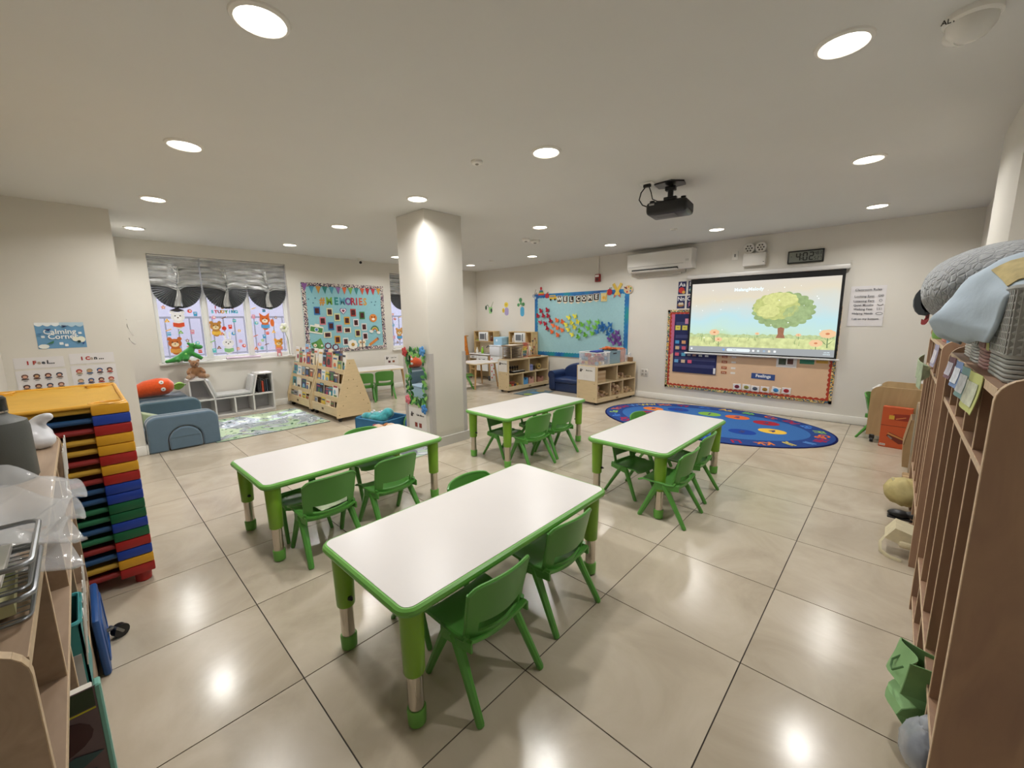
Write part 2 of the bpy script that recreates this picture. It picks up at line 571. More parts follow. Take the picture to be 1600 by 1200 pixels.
clings(win1, [
    (-0.65, 1.42, animal('#f2f2f2', '#ffffff', '#e0512c', 1.25) + [([(-0.08, 0.09), (0, 0.125), (0.08, 0.09), (0, 0.065)], '#3c3a40')], 'bear_cling'),
    (-0.72, 1.06, animal('#c9692c', '#f3d9b4', '#e9a14a', 1.2), 'bear_cling'),
    (-0.23, 1.28, animal('#c58a3f', '#f1dcae', '#f0c04a', 1.1) + [(circle(0.10, -0.03, 0.03, 10), '#e2472e')], 'owl_cling'),
    (-0.10, 1.03, animal('#f4f4f6', '#ffffff', '#8fc98b', 1.2, 'long'), 'rabbit_cling'),
    (0.42, 1.37, animal('#e2702c', '#fff0dc', '#5aa6dc', 1.2, 'tri') + [(circle(0.10, -0.05, 0.03, 12, 0.06), '#e2702c')], 'fox_cling'),
    (0.585, 1.00, animal('#eda63a', '#f6d9a0', '#e8875f', 1.0), 'giraffe_cling')],
    [(-0.79, 1.55), (-0.51, 1.5), (-0.77, 1.25), (-0.77, 1.19), (-0.64, 1.21), (-0.51, 1.21), (-0.58, 1.09), (-0.47, 1.05), (-0.57, 1.02), (-0.45, 0.93), (-0.77, 1.37), (-0.45, 1.46),
     (0.01, 1.5), (-0.24, 1.41), (-0.12, 1.41), (0.01, 1.36), (-0.16, 1.17), (-0.05, 1.27), (0.06, 1.21), (-0.02, 1.17), (-0.29, 1.07), (0.06, 1.05), (-0.22, 0.97), (-0.28, 0.93), (0.02, 0.94), (0.10, 0.98),
     (0.28, 1.55), (0.42, 1.51), (0.52, 1.55), (0.27, 1.42), (0.58, 1.4), (0.3, 1.32), (0.27, 1.13), (0.44, 1.16), (0.53, 1.18), (0.39, 1.11), (0.36, 1.05), (0.31, 0.99), (0.41, 0.99), (0.34, 0.93), (0.26, 0.93)])
tw = link('window_lettering', None, win1, (0.008, 0, 0), (0, 0, PI / 2))
for body, z, cs in (('I LOVE', 1.555, ['#d8453a', '#e8792f', '#f0b030', '#4aa7d9', '#8c5ac0', '#e34a3a']), ('STUDYING', 1.49, ['#3fb8c8', '#d8453a', '#8c5a3c', '#f0b030', '#5ab84a', '#58c2c9', '#4aa7d9', '#3fb8c8'])):
    for k, chh in enumerate(body):
        if chh != ' ':
            text(chh, 0.06, -0.10 + (k - (len(body) - 1) / 2) * 0.042, z, 0.003, C(cs[k]), tw, bold=0.003)
clings(win2, [(2.80, 1.1, animal('#d7a05a', '#f6e3c0', '#5aa6dc', 1.2), 'bear_cling'), (3.4, 1.2, animal('#9fc9e8', '#ffffff', '#e8792f', 1.2, 'long'), 'rabbit_cling'), (3.95, 1.05, animal('#e2702c', '#fff0dc', '#7cc24a', 1.2, 'tri'), 'fox_cling')],
    [(2.68, 1.45), (2.72, 1.36), (2.83, 1.4), (2.68, 1.24), (2.9, 1.3), (2.68, 1.0), (2.75, 0.9), (2.95, 0.95), (3.2, 1.5), (3.3, 0.9), (3.6, 1.4), (3.7, 0.95), (3.9, 1.45), (4.1, 1.3), (4.15, 0.95)])

foil = mat('silver_foil', '#e8e9ea', 0.32, metal=0.9, noise=0.1, nscale=8)
def shade(label, yc, wd, ztop, zmid, rad, k):
    t = thing('pleated_foil_shade', label, 'window shade', (WINX - 0.055, yc, zmid), PI / 2, 'silver pleated shades at the windows')
    n = 18
    V, F = [], []
    hh = ztop - zmid
    nx = 14
    for i in range(n + 1):
        v = i / n
        for j in range(nx + 1):
            u = j / nx * 2 - 1
            dip = 0.05 * math.exp(-(u * 4.5) ** 2) * v
            d = (0.020 if i % 2 else -0.020) * (1 + 0.25 * math.sin(5 * u + i + k))
            V.append((u * wd / 2, d - 0.02 * math.exp(-(u * 5) ** 2), hh * (1 - v) - dip + 0.006 * math.sin(4 * u + i * 1.7 + k)))
    for i in range(n):
        for j in range(nx):
            a = i * (nx + 1) + j
            F.append((a, a + 1, a + nx + 2, a + nx + 1))
    mb = MB()
    mb._add(V, F)
    mb.build('pleats', foil, t, ang=None)
    V, F = [], []
    n = 56
    for i in range(n + 1):
        a = PI - 0.10 + (PI + 0.20) * i / n
        d = 0.014 if i % 2 else -0.014
        for r in (0.02, 0.5, 1.0):
            V.append((wd / 2 * 0.99 * r * math.cos(a), d * r - 0.004, rad * r * math.sin(a) - 0.01))
    for i in range(n):
        for r in range(2):
            a = i * 3 + r
            F.append((a, a + 1, a + 4, a + 3))
    mb = MB()
    mb._add(V, F)
    mb.build('fan', mat('dark_silver_foil', '#97999c', 0.38, metal=0.9), t, ang=None)
    # the pinched tail in the middle
    mb = MB()
    mb.shell(lambda u, v: ((u - 0.5) * (0.03 + 0.07 * v) + 0.012 * math.sin(v * 5 + k), -0.03 - 0.012 * math.cos(u * 9), -0.01 - v * rad * 0.9), 8, 6, 0.002)
    mb.shell(lambda u, v: ((u - 0.5) * (0.02 + 0.05 * v) + 0.02 * math.sin(v * 3 + k), -0.028 - 0.012 * math.cos(u * 9), 0.0 + v * hh * 0.7), 8, 6, 0.002)
    mb.build('pinch', mat('bright_silver_foil', '#e4e6e8', 0.2, metal=0.8), t)
    MB().box(-wd / 2, wd / 2, -0.02, 0.02, hh, hh + 0.012).build('head_rail', whitem, t)
for k, (yc, nm) in enumerate([(-0.62, 'nearest the short left wall'), (-0.06, 'in the middle of the three-pane left window'), (0.485, 'at the end next to the memories board')]):
    shade('pleated silver foil shade gathered into a fan, ' + nm, yc, 0.545, 2.215, 1.83, 0.285, k)
for k, (yc, nm) in enumerate([(2.88, 'on the half-hidden window, next to the memories board'), (3.43, 'on the half-hidden window, at its middle'), (3.98, 'on the half-hidden window, next to the play kitchens')]):
    shade('pleated silver foil shade, ' + nm, yc, 0.545, 2.205, 1.83, 0.285, k + 3)

# outside: railing, pavement and the wall across the way
fm = mat('blue_grey_railing', '#5d6375', 0.5)
fence = thing('railing', 'blue grey metal railing outside the windows', 'railing', (-7.45, 1.7, 0))
mb = MB()
mb.box(-0.02, 0.02, -3.2, 3.4, 1.40, 1.43).box(-0.02, 0.02, -3.2, 3.4, 0.84, 0.865)
mb.build('rail', fm, fence)
bar = MB().box(-0.008, 0.008, -0.008, 0.008, -0.02, 1.40).mesh('bar', fm)
for k in range(46):
    link('bar', bar, fence, (0, -3.15 + k * 0.142, 0))
tag(MB().box(-12, WINX - 0.23, -9, 13, -0.15, -0.02).build('pavement', mat('pavement_grey', '#9c9a98', 0.8)), kind='structure')
tag(MB().box(-10.2, -10, -9, 13, -0.15, 4.2).build('wall_outside', mat('lavender_render', '#c4c1cf', 0.8)), kind='structure')

# ================================================================ tables and chairs
green = mat('green_plastic', '#559640', 0.34, noise=0.03, nscale=6)
rimg = mat('green_edge_band', '#68a647', 0.35)
legg = mat('green_leg_tube', '#7caa2e', 0.32)
lam = mat('white_laminate', '#dbd7d5', 0.3, noise=0.012, nscale=4, bump=0.015, bscale=200)
chrome = mat('chrome', '#c9c2b6', 0.16, metal=1.0)

def make_table(W, L, Hh):
    t = thing('activity_table', 'tmp', 'table', (0, 0, 0))
    MB().prism(rrect(-W / 2 + 0.014, W / 2 - 0.014, -L / 2 + 0.014, L / 2 - 0.014, 0.035), Hh - 0.028, Hh, axis='z').build('tabletop', lam, t)
    mb = MB()
    path = [(a, b, Hh - 0.017) for a, b in rrect(-W / 2 + 0.012, W / 2 - 0.012, -L / 2 + 0.012, L / 2 - 0.012, 0.04, 6)]
    mb.tube(path, 0.0165, 10, closed=True, flat=1.0)
    mb.build('edge_band', rimg, t)
    mb = MB()
    for a in (-1, 1):
        mb.box(-W / 2 + 0.08, W / 2 - 0.08, a * (L / 2 - 0.085) - 0.012, a * (L / 2 - 0.085) + 0.012, Hh - 0.055, Hh - 0.028)
        mb.box(a * (W / 2 - 0.085) - 0.012, a * (W / 2 - 0.085) + 0.012, -L / 2 + 0.08, L / 2 - 0.08, Hh - 0.055, Hh - 0.028)
    mb.build('apron', rimg, t)
    up = MB().lathe([(0.034, 0.20), (0.036, 0.205), (0.038, 0.30), (0.042, Hh - 0.03)], 16).mesh('leg', legg)
    ch = MB().lathe([(0.027, 0.05), (0.027, 0.21)], 16).mesh('leg_tube', chrome)
    ft = MB().lathe([(0.022, 0.0), (0.031, 0.008), (0.033, 0.06), (0.030, 0.066), (0.02, 0.066)], 16).mesh('rubber_foot', rimg)
    kn = MB().ball((0, 0, 0.245), (0.011, 0.011, 0.009), 8).tube([(0, 0, 0.245), (0.014, 0, 0.245)], 0.005, 6).mesh('height_knob', blackm)
    for a in (-1, 1):
        for b in (-1, 1):
            lg = link('leg', up, t, (a * (W / 2 - 0.062), b * (L / 2 - 0.062), 0))
            link('leg_tube', ch, lg)
            link('rubber_foot', ft, lg)
            link('height_knob', kn, lg, (-a * 0.043, 0, 0))
    return t
TH = 0.475
tables = [(-0.986, -0.459, 1.0, 'white topped green table in front, nearest the camera', 0.61), (-2.398, -0.453, 1.2, 'white topped green table nearest the cot stack and book displays', 0.645),
          (-2.385, 1.473, -1.2, 'white topped green table right beside the square pillar', 0.60), (-0.978, 1.468, -0.5, 'white topped green table in front of the oval blue rug', 0.61)]
src = None
for k, (x, y, a, lab, W) in enumerate(tables):
    t = make_table(W, 1.22, TH) if k in (0, 1, 2) else copy_tree(src)
    if k == 0:
        src = t
    t.location = (x, y, 0)
    t.rotation_euler.z = math.radians(a)
    tag(t, lab, 'table', 'low white activity tables with green edges')

def make_chair():
    t = thing('stacking_chair', 'tmp', 'chair', (0, 0, 0))
    def bx(u):
        return (u - 0.5) * 2
    # backrest: upper panel, curved in plan, with side posts running down past the slot
    def plan(s, z):
        return -0.100 - 0.052 * (z - 0.245) / 0.24 + 0.034 * s * s
    def back(u, v):
        s = bx(u)
        top = 0.485 - 0.010 * s * s - 0.022 * s ** 10
        bot = 0.330 - 0.010 * (1 - s * s)
        z = bot + (top - bot) * v
        w = 0.137 + 0.012 * (z - 0.245) / 0.24
        return (s * w, plan(s, z), z)
    mb = MB()
    mb.shell(back, 16, 6, 0.009)
    mb.tube([Vector(back(i / 16, 1)) for i in range(17)], 0.0075, 6)
    for uu in (0, 1):
        mb.tube([Vector(back(uu, i / 5)) + Vector((0, 0.004, 0)) for i in range(6)], 0.0075, 6)
    mb.shell(lambda u, v: (bx(u) * 0.137, plan(bx(u), 0.235 + (0.055 - 0.012 * (1 - bx(u) ** 2)) * v), 0.235 + (0.055 - 0.012 * (1 - bx(u) ** 2)) * v), 14, 2, 0.010)
    for s in (-1, 1):
        mb.shell(lambda u, v: (s * (0.100 + 0.0395 * u), plan(0.72 + 0.28 * u, 0.275 + 0.065 * v), 0.275 + 0.065 * v), 3, 2, 0.010)
        mb.tube([(s * 0.1385, plan(1, z) + 0.004, z) for z in (0.25, 0.28, 0.31, 0.34)], 0.0075, 6)
    mb.build('backrest', green, t)
    def seat(u, v):
        s = bx(u)
        y = 0.165 - 0.275 * v
        w = 0.155 - 0.014 * v
        z = 0.258 - 0.012 * math.sin(PI * v) + 0.018 * abs(s) ** 4 - 0.02 * max(0, 0.12 - v) / 0.12
        return (s * w, y, z)
    mb = MB()
    mb.shell(seat, 12, 10, 0.010)
    for s in (-1, 1):
        mb.shell(lambda u, v: (s * (0.149 - 0.006 * u), 0.05 - 0.16 * u, 0.270 - v * (0.055 - 0.02 * u)), 6, 2, 0.008)
        mb.tube([(s * 0.150, 0.04, 0.268), (s * 0.148, -0.03, 0.264), (s * 0.144, -0.075, 0.268), (s * 0.139, -0.085, 0.285)], [0.006, 0.009, 0.010, 0.009], 6)
    mb.build('seat', green, t)
    for s in (-1, 1):
        for f, y0, y1, xx in ((1, 0.03, 0.150, 0.150), (-1, -0.01, -0.165, 0.158)):
            mb = MB()
            a, b = Vector((s * 0.134, y0, 0.257)), Vector((s * xx, y1, 0.0))
            pts = [a.lerp(b, q) for q in (0, 0.12, 0.5, 0.97, 1.0)]
            mb.tube(pts, [0.023, 0.022, 0.018, 0.0155, 0.012], 8, flat=0.8)
            for v in mb.bm.verts:
                v.co.z = max(v.co.z, 0.0)
            mb.build('leg', green, t)
    return t
chairs = [
    (-0.725, -0.71, 90, 1, 'green plastic chair on the aisle side of the front table, nearest the camera'),
    (-0.765, -0.225, 88, 1, 'green plastic chair on the aisle side of the front table, at its far end'),
    (-1.22, -0.24, -92, 1, 'green plastic chair tucked behind the front table, only its back top showing'),
    (-1.09, -0.66, -90, 0.88, 'small green chair under the front table, one foot showing by its corner leg'),
    (-2.06, -0.75, 90, 1, 'green plastic chair with papers on its seat, by the table next to the cots'),
    (-2.07, -0.32, 92, 1, 'green plastic chair near side of the cot-end table, the one toward the pillar'),
    (-2.40, -0.77, -90, 0.88, 'small green chair under the table by the cots, behind its corner leg'),
    (-2.62, -0.165, -90, 1, 'green plastic chair on the book-display side of the table by the cots'),
    (-2.085, 1.16, 84, 1, 'green plastic chair near side of the pillar table, first beside its corner leg'),
    (-2.10, 1.56, 86, 1, 'green plastic chair near side of the pillar table, the one toward the sofa'),
    (-2.46, 1.17, -88, 0.88, 'small green chair under the pillar table, beside its pillar-side leg'),
    (-2.44, 1.62, -90, 0.88, 'small green chair under the pillar table, behind the other chairs at its middle'),
    (-0.71, 1.03, 90, 1, 'green plastic chair on the aisle side of the rug table, nearest the camera'),
    (-0.745, 1.50, 92, 1, 'green plastic chair on the aisle side of the rug table, closest to the rug'),
    (-1.085, 1.20, -98, 0.88, 'small green chair turned out under the rug table, facing the cubbies'),
    (-1.21, 1.77, -90, 1, 'green plastic chair on the sofa side of the rug table, only back top showing'),
    (-6.06, 1.53, 66, 1, 'green plastic chair at the wooden-legged craft table, beside the book display'),
    (-6.07, 1.90, 70, 1, 'green plastic chair at the wooden-legged craft table, closest to the pillar'),
    (-5.75, 3.45, -35, 1, 'green plastic chair at the table by the play kitchen, half behind the pillar'),
    (0.27, 4.30, -97, 1, 'green plastic chair behind the wooden study carrel, its back peeking out')]
src = None
for k, (x, y, a, sc, lab) in enumerate(chairs):
    t = make_chair() if k == 0 else copy_tree(src)
    if k == 0:
        src = t
    t.location = (x, y, 0)
    t.rotation_euler.z = math.radians(a)
    t.scale = (sc, sc, sc)
    tag(t, lab, 'chair', 'small green plastic chairs')

# papers lying on one chair seat
mb = MB()
t = thing('paper_sheet', 'patterned sheet of paper lying on the chair by the cots', 'paper', (-2.10, -0.72, 0.268), math.radians(10))
MB().shell(lambda u, v: ((u - 0.5) * 0.22, (v - 0.5) * 0.2, 0.01 * math.sin(3 * u) + 0.006), 6, 4, 0.002).build('sheet', mat('printed_paper', '#b9c2a8', 0.7, noise=0.45, nscale=16), t)

birch = wood('birch_ply', '#d9c4a0', '#e8d8b8', (1, 1, 6), 0.45)
def wood_table(name, label, x, y, rz, W, L, Hh):
    t = thing(name, label, 'table', (x, y, 0), rz)
    MB().prism(rrect(-W / 2, W / 2, -L / 2, L / 2, 0.02), Hh - 0.025, Hh, axis='z').build('tabletop', lam, t)
    MB().tube([(a, b, Hh - 0.014) for a, b in rrect(-W / 2, W / 2, -L / 2, L / 2, 0.02)], 0.012, 6, closed=True).build('edge_band', birch, t)
    lw = wood('beech_leg', '#b08a5c', '#c9a473', (1, 1, 0.4))
    for a in (-1, 1):
        for b in (-1, 1):
            MB().tube([(a * (W / 2 - 0.06), b * (L / 2 - 0.06), Hh - 0.025), (a * (W / 2 - 0.01), b * (L / 2 - 0.02), 0.0)], [0.022, 0.014], 10).build('leg', lw, t)
    return t
wood_table('craft_table', 'low white table on splayed wooden legs under the memories board', -6.40, 1.88, math.radians(-8), 0.60, 1.0, 0.50)
wood_table('play_table', 'low pale table on splayed wooden legs beside the play kitchen', -5.72, 3.78, math.radians(80), 0.55, 0.62, 0.50)

# ================================================================ the wall with the screen
def on_front(name, label, cat, x, z, group=None, d=0.0):
    return thing(name, label, cat, (x, FRONT - d, z), 0, group)
def on_window(name, label, cat, y, z, group=None, x=WINX):
    return thing(name, label, cat, (x, y, z), PI / 2, group)

def scallop(x0, x1, zin, zout, n, amp):
    # a strip from x0..x1 whose inner edge (zin) is scalloped
    pts = [(x0, zout), (x1, zout)]
    st = 6
    for i in range(n * st + 1):
        t = i / (n * st)
        s = abs(math.sin(PI * t * n))
        pts.append((x1 + (x0 - x1) * t, zin - (amp * s if zin < zout else -amp * s)))
    return pts
def border(t, w, h, bw, m, n_x, n_z, amp=0.012, m2=None):
    for name, sgn in (('top', 1), ('bottom', -1)):
        p = scallop(-w / 2, w / 2, sgn * (h / 2 - bw), sgn * h / 2, n_x, amp)
        flat(p, 0.012, 0.015, m, 'border_strip', t)
        p = [(b, a) for a, b in scallop(-h / 2 + bw * 0.6, h / 2 - bw * 0.6, sgn * (w / 2 - bw), sgn * w / 2, n_z, amp)]
        flat(p, 0.0125, 0.0155, m, 'border_strip', t)

# ---------------------------------------------------------------- welcome board
galaxy = mat('teal_blue_border', '#2272a8', 0.5)
def _galaxy():
    nt = galaxy.node_tree
    b = nt.nodes['Principled BSDF']
    tc = nt.nodes.new('ShaderNodeTexCoord')
    n = nt.nodes.new('ShaderNodeTexNoise')
    n.inputs['Scale'].default_value = 3
    cr = nt.nodes.new('ShaderNodeValToRGB')
    e = cr.color_ramp.elements
    e[0].position, e[0].color = 0.35, lin('#1d4f93')
    e[1].position, e[1].color = 0.65, lin('#1d8f92')
    q = e.new(0.5); q.color = lin('#2277b4')
    nt.links.new(tc.outputs['Object'], n.inputs['Vector'])
    nt.links.new(n.outputs[0], cr.inputs[0])
    nt.links.new(cr.outputs[0], b.inputs['Base Color'])
_galaxy()
bx, bz, bw_, bh_ = -4.075, 1.205, 2.07, 1.215
t = on_front('welcome_board', 'pale blue bulletin board with WELCOME banner and a rainbow of paper butterflies', 'bulletin board', bx, bz)
flat(rrect(-bw_ / 2, bw_ / 2, -bh_ / 2, bh_ / 2, 0.004, 1), 0.0, 0.012, mat('pale_blue_paper', '#9cc6cd', 0.75, noise=0.03, nscale=30), 'backing', t)
border(t, bw_, bh_, 0.068, galaxy, 32, 18)
BF = dict(red=('#b3213c', [(-4.93, 1.48), (-4.77, 1.49), (-5.01, 1.38), (-4.87, 1.38), (-4.75, 1.38), (-4.69, 1.28), (-4.94, 1.26), (-4.82, 1.23), (-4.77, 1.13)]),
    orange=('#f0763c', [(-4.53, 1.29), (-4.4, 1.26), (-4.62, 1.2), (-4.52, 1.15), (-4.4, 1.11), (-4.65, 1.07), (-4.51, 1.01)]),
    yellow=('#e8e04e', [(-4.25, 1.35), (-4.11, 1.37), (-4.31, 1.21), (-4.19, 1.24), (-4.05, 1.26), (-4.26, 1.12), (-4.12, 1.16), (-4.17, 1.03)]),
    green=('#74c043', [(-3.95, 1.21), (-3.8, 1.26), (-3.62, 1.26), (-4.0, 1.09), (-3.82, 1.15), (-3.68, 1.17), (-4.04, 0.98), (-3.88, 1.02), (-3.73, 1.06)]),
    blue=('#2f74b5', [(-3.52, 1.21), (-3.37, 1.21), (-3.57, 1.17), (-3.63, 1.09), (-3.52, 1.12), (-3.45, 1.15), (-3.34, 1.11), (-3.41, 1.05)]),
    purple=('#6c3f92', [(-3.22, 1.08), (-3.29, 1.02), (-3.19, 0.99), (-3.37, 0.96), (-3.29, 0.90), (-3.17, 0.89), (-3.24, 0.94)]))
wing = [(0.0, -0.012), (0.02, -0.045), (0.045, -0.05), (0.055, -0.03), (0.045, -0.006), (0.066, 0.02), (0.07, 0.05), (0.05, 0.06), (0.022, 0.042), (0.0, 0.014)]
rb = random.Random(5)
for nm, (c, pts) in BF.items():
    mb = MB()
    for s in (-1, 1):
        V = [(s * a * 0.80, -0.014 - a * 0.62, b) for a, b in wing]
        W = [(x, y - 0.0015, z) for x, y, z in V]
        n = len(V)
        mb._add(V + W, [tuple(range(n)), tuple(range(2 * n - 1, n - 1, -1))] + [(i, (i + 1) % n, n + (i + 1) % n, n + i) for i in range(n)])
    mb.box(-0.004, 0.004, -0.02, -0.012, -0.04, 0.03)
    me = mb.mesh('butterfly', mat('butterfly_' + nm, c, 0.6), None)
    for x, z in pts:
        o = link('butterfly', me, t, (x - bx, 0, z - bz), (0, rb.uniform(-0.5, 0.6), 0))
        o.scale = (0.8, 0.85, 0.85)
# welcome banner cards
for chh, x, z in zip('WELCOME', (-4.49, -4.35, -4.21, -4.06, -3.93, -3.80, -3.67), (1.695, 1.69, 1.68, 1.68, 1.685, 1.69, 1.70)):
    card = flat([(x - bx + a * 0.055, z - bz + b) for a, b in ((-1.05, 0.065), (1.05, 0.065), (1.05, -0.05), (0, -0.085), (-1.05, -0.05))], 0.016, 0.018, C('#e8d9c0'), 'letter_card', t)
    flat([(x - bx + a * 0.05, z - bz + b) for a, b in ((-1, 0.058), (1, 0.058), (1, -0.05), (-1, -0.05))], 0.018, 0.0195, C('#1c1c1e'), 'black_panel', card)
    text(chh, 0.105, x - bx, z - bz + 0.004, 0.021, C('#f4f2ea'), card, bold=0.003)
def cut(t, name, x, z, shapes, d=0.017, rot=0.0, s=1.0):
    mb = MB()
    ms = []
    for k, (poly, c) in enumerate(shapes):
        ms.append(C(c))
        mb.prism([(a * s, b * s) for a, b in poly], -d - 0.0012 * k, -d - 0.0012 * k - 0.0015, m=k)
    return mb.build(name, ms, t, (x, 0, z), (0, -rot, 0), ang=None)
apple = [(circle(0, 0, 0.045, 14), '#b52733'), ([(-0.003, 0.04), (0.006, 0.04), (0.01, 0.065), (0.0, 0.065)], '#5a3a22'), ([(0.01, 0.05), (0.03, 0.07), (0.035, 0.055)], '#4c8c35')]
cut(t, 'scissors_cutout', -5.11 - bx, 1.79 - bz, [(circle(-0.03, -0.005, 0.028, 12), '#5b86b5'), (circle(-0.03, -0.005, 0.016, 12), '#d8d0c0'), (circle(0.015, -0.045, 0.028, 12, 0.032), '#7fb0d8'), (circle(0.015, -0.045, 0.015, 10), '#d8d0c0'), ([(0, 0.0), (0.045, 0.12), (0.03, 0.125), (-0.012, 0.01)], '#a9a39a'), ([(-0.01, 0.0), (0.07, 0.05), (0.065, 0.06), (-0.012, 0.016)], '#8f8a84')])
cut(t, 'ring_stacker_cutout', -4.94 - bx, 1.84 - bz, [(rrect(-0.08, 0.08, -0.05, -0.022, 0.01), '#c8352e'), (rrect(-0.068, 0.068, -0.024, 0.002, 0.01), '#d8b24a'), (rrect(-0.056, 0.056, 0.0, 0.024, 0.01), '#3f8a4e'), (rrect(-0.044, 0.044, 0.022, 0.044, 0.01), '#3a6fa8'), (circle(0, 0.08, 0.026, 12, 0.034), '#c23038')])
cut(t, 'apple_cutout', -4.79 - bx, 1.775 - bz, apple, s=1.1)
cut(t, 'school_bus_cutout', -4.65 - bx, 1.735 - bz, [(rrect(-0.085, 0.07, -0.035, 0.045, 0.015), '#d8b03c'), (rrect(0.05, 0.095, -0.035, 0.01, 0.008), '#d8b03c'), (circle(-0.05, -0.04, 0.02, 10), '#222222'), (circle(0.055, -0.04, 0.02, 10), '#222222'), (rrect(-0.07, 0.045, 0.008, 0.032, 0.004), '#7b8ea0')])
cut(t, 'notebook_cutout', -3.53 - bx, 1.705 - bz, [(rrect(-0.07, 0.06, -0.08, 0.08, 0.008), '#6aa0d2'), (rrect(-0.05, 0.075, -0.085, 0.06, 0.006), '#dcc98c'), (circle(0.01, -0.02, 0.028, 10), '#e0a83c'), ([(0.055, -0.06), (0.085, 0.085), (0.07, 0.09), (0.04, -0.055)], '#caa05a')])
cut(t, 'apple_cutout', -3.41 - bx, 1.775 - bz, apple, s=1.2)
cut(t, 'crossed_pencils_cutout', -3.26 - bx, 1.80 - bz, [([(-0.10, 0.10), (-0.055, 0.125), (0.06, -0.07), (0.015, -0.09)], '#d9b64a'), ([(0.10, 0.10), (0.055, 0.125), (-0.06, -0.07), (-0.015, -0.09)], '#e0c05a'), ([(0.06, -0.07), (0.015, -0.09), (0.07, -0.13)], '#b86a62'), ([(-0.06, -0.07), (-0.015, -0.09), (-0.07, -0.13)], '#b86a62')])
cut(t, 'paint_palette_cutout', -3.055 - bx, 1.80 - bz, [(circle(0, 0, 0.085, 18, 0.072), '#d7bb94'), (circle(-0.04, 0.03, 0.016, 8), '#b5342e'), (circle(0.005, 0.042, 0.016, 8), '#d8a83a'), (circle(0.045, 0.02, 0.016, 8), '#5b9a4a'), (circle(0.04, -0.025, 0.016, 8), '#3f78b8'), (circle(-0.02, -0.038, 0.017, 8), '#c23a3a'), ([(-0.07, 0.05), (-0.02, 0.015), (-0.025, 0.005), (-0.08, 0.04)], '#3a2a22')])

# ---------------------------------------------------------------- three flower pot cut-outs
for x, z, nm, sh in (
    (-6.43, 1.565, 'green pot cut-out with drooping dark sprouts on the wall above the play kitchens', [([(-0.06, 0.03), (0.065, 0.03), (0.045, -0.11), (-0.04, -0.11)], '#9ed08c'), (circle(-0.14, 0.02, 0.03, 10, 0.05), '#2f4f3a'), (circle(0.035, -0.04, 0.03, 10, 0.045), '#2f4f3a'), ([(-0.14, 0.06), (-0.08, 0.09), (-0.03, 0.03), (-0.045, 0.03), (-0.08, 0.075), (-0.13, 0.05)], '#3f6a48'), ([(0.02, 0.03), (0.10, 0.15), (0.106, 0.145), (0.035, 0.03)], '#8a9a6a')]),
    (-5.93, 1.545, 'purple vase cut-out with yellow flowers on the wall above the play kitchens', [(rrect(-0.05, 0.07, -0.14, 0.03, 0.055), '#a99bc4'), (circle(0.0, 0.09, 0.06, 12, 0.055), '#e6cf4c'), (circle(-0.085, -0.03, 0.04, 10, 0.05), '#e2c64a'), (circle(0.0, 0.09, 0.02, 8), '#c8a030'), (circle(-0.085, -0.03, 0.014, 8), '#c8a030')]),
    (-5.48, 1.53, 'blue vase cut-out with green clover on the wall beside the welcome board', [(rrect(-0.04, 0.07, -0.15, 0.05, 0.055), '#4fa6cf'), ([(0.0, 0.05), (0.012, 0.05), (-0.02, 0.16), (-0.03, 0.16)], '#5f9a5a'), (circle(-0.03, 0.19, 0.045, 10), '#4d8f5a'), (circle(-0.09, 0.09, 0.035, 10), '#5a9c62'), (circle(0.05, 0.10, 0.038, 10), '#4a8a55'), (circle(-0.02, 0.12, 0.03, 10), '#6aa86c')])):
    p = on_front('flower_pot_cutout', nm, 'wall decoration', x, z, 'flower pot cut-outs above the play kitchens')
    cut(p, 'cutout', 0, 0, sh, d=0.0)

# ---------------------------------------------------------------- feelings board behind the screen
bx, bz, w_, h_ = -1.285, 0.835, 2.15, 1.22
t = on_front('feelings_board', 'peach bulletin board with red scalloped border, mostly behind the projector screen', 'bulletin board', bx, bz)
flat(rrect(-w_ / 2, w_ / 2, -h_ / 2, h_ / 2, 0.004, 1), 0.0, 0.01, mat('peach_paper', '#e2bf9b', 0.75, noise=0.05, nscale=3), 'backing', t)
flat([(-w_ / 2 + 0.05, 0.58), (0.2, 0.58), (-0.75, 0.1), (-w_ / 2 + 0.05, -0.1)], 0.0105, 0.012, mat('pink_paper', '#c8688a', 0.7), 'pink_paper', t)
multi = mat('patterned_border', '#8f8a50', 0.6)
def _speckle(m, cols, sc):
    nt = m.node_tree
    b = nt.nodes['Principled BSDF']
    tc = nt.nodes.new('ShaderNodeTexCoord')
    v = nt.nodes.new('ShaderNodeTexVoronoi')
    v.inputs['Scale'].default_value = sc
    sp = nt.nodes.new('ShaderNodeSeparateColor')
    cr = nt.nodes.new('ShaderNodeValToRGB')
    cr.color_ramp.interpolation = 'CONSTANT'
    e = cr.color_ramp.elements
    e[0].color = lin(cols[0]); e[0].position = 0
    e[1].color = lin(cols[-1]); e[1].position = (len(cols) - 1) / len(cols)
    for i, c in enumerate(cols[1:-1]):
        q = e.new((i + 1) / len(cols)); q.color = lin(c)
    nt.links.new(tc.outputs['Object'], v.inputs['Vector'])
    nt.links.new(v.outputs['Color'], sp.inputs[0])
    nt.links.new(sp.outputs[0], cr.inputs[0])
    nt.links.new(cr.outputs[0], b.inputs['Base Color'])
_speckle(multi, ['#39577a', '#d8b868', '#6b8a5a', '#e6cf9a', '#3a4a58', '#b8843c'], 70)
redb = mat('brick_red_scallop', '#b23a22', 0.6)
border(t, w_, h_, 0.052, redb, 34, 19, 0.016)
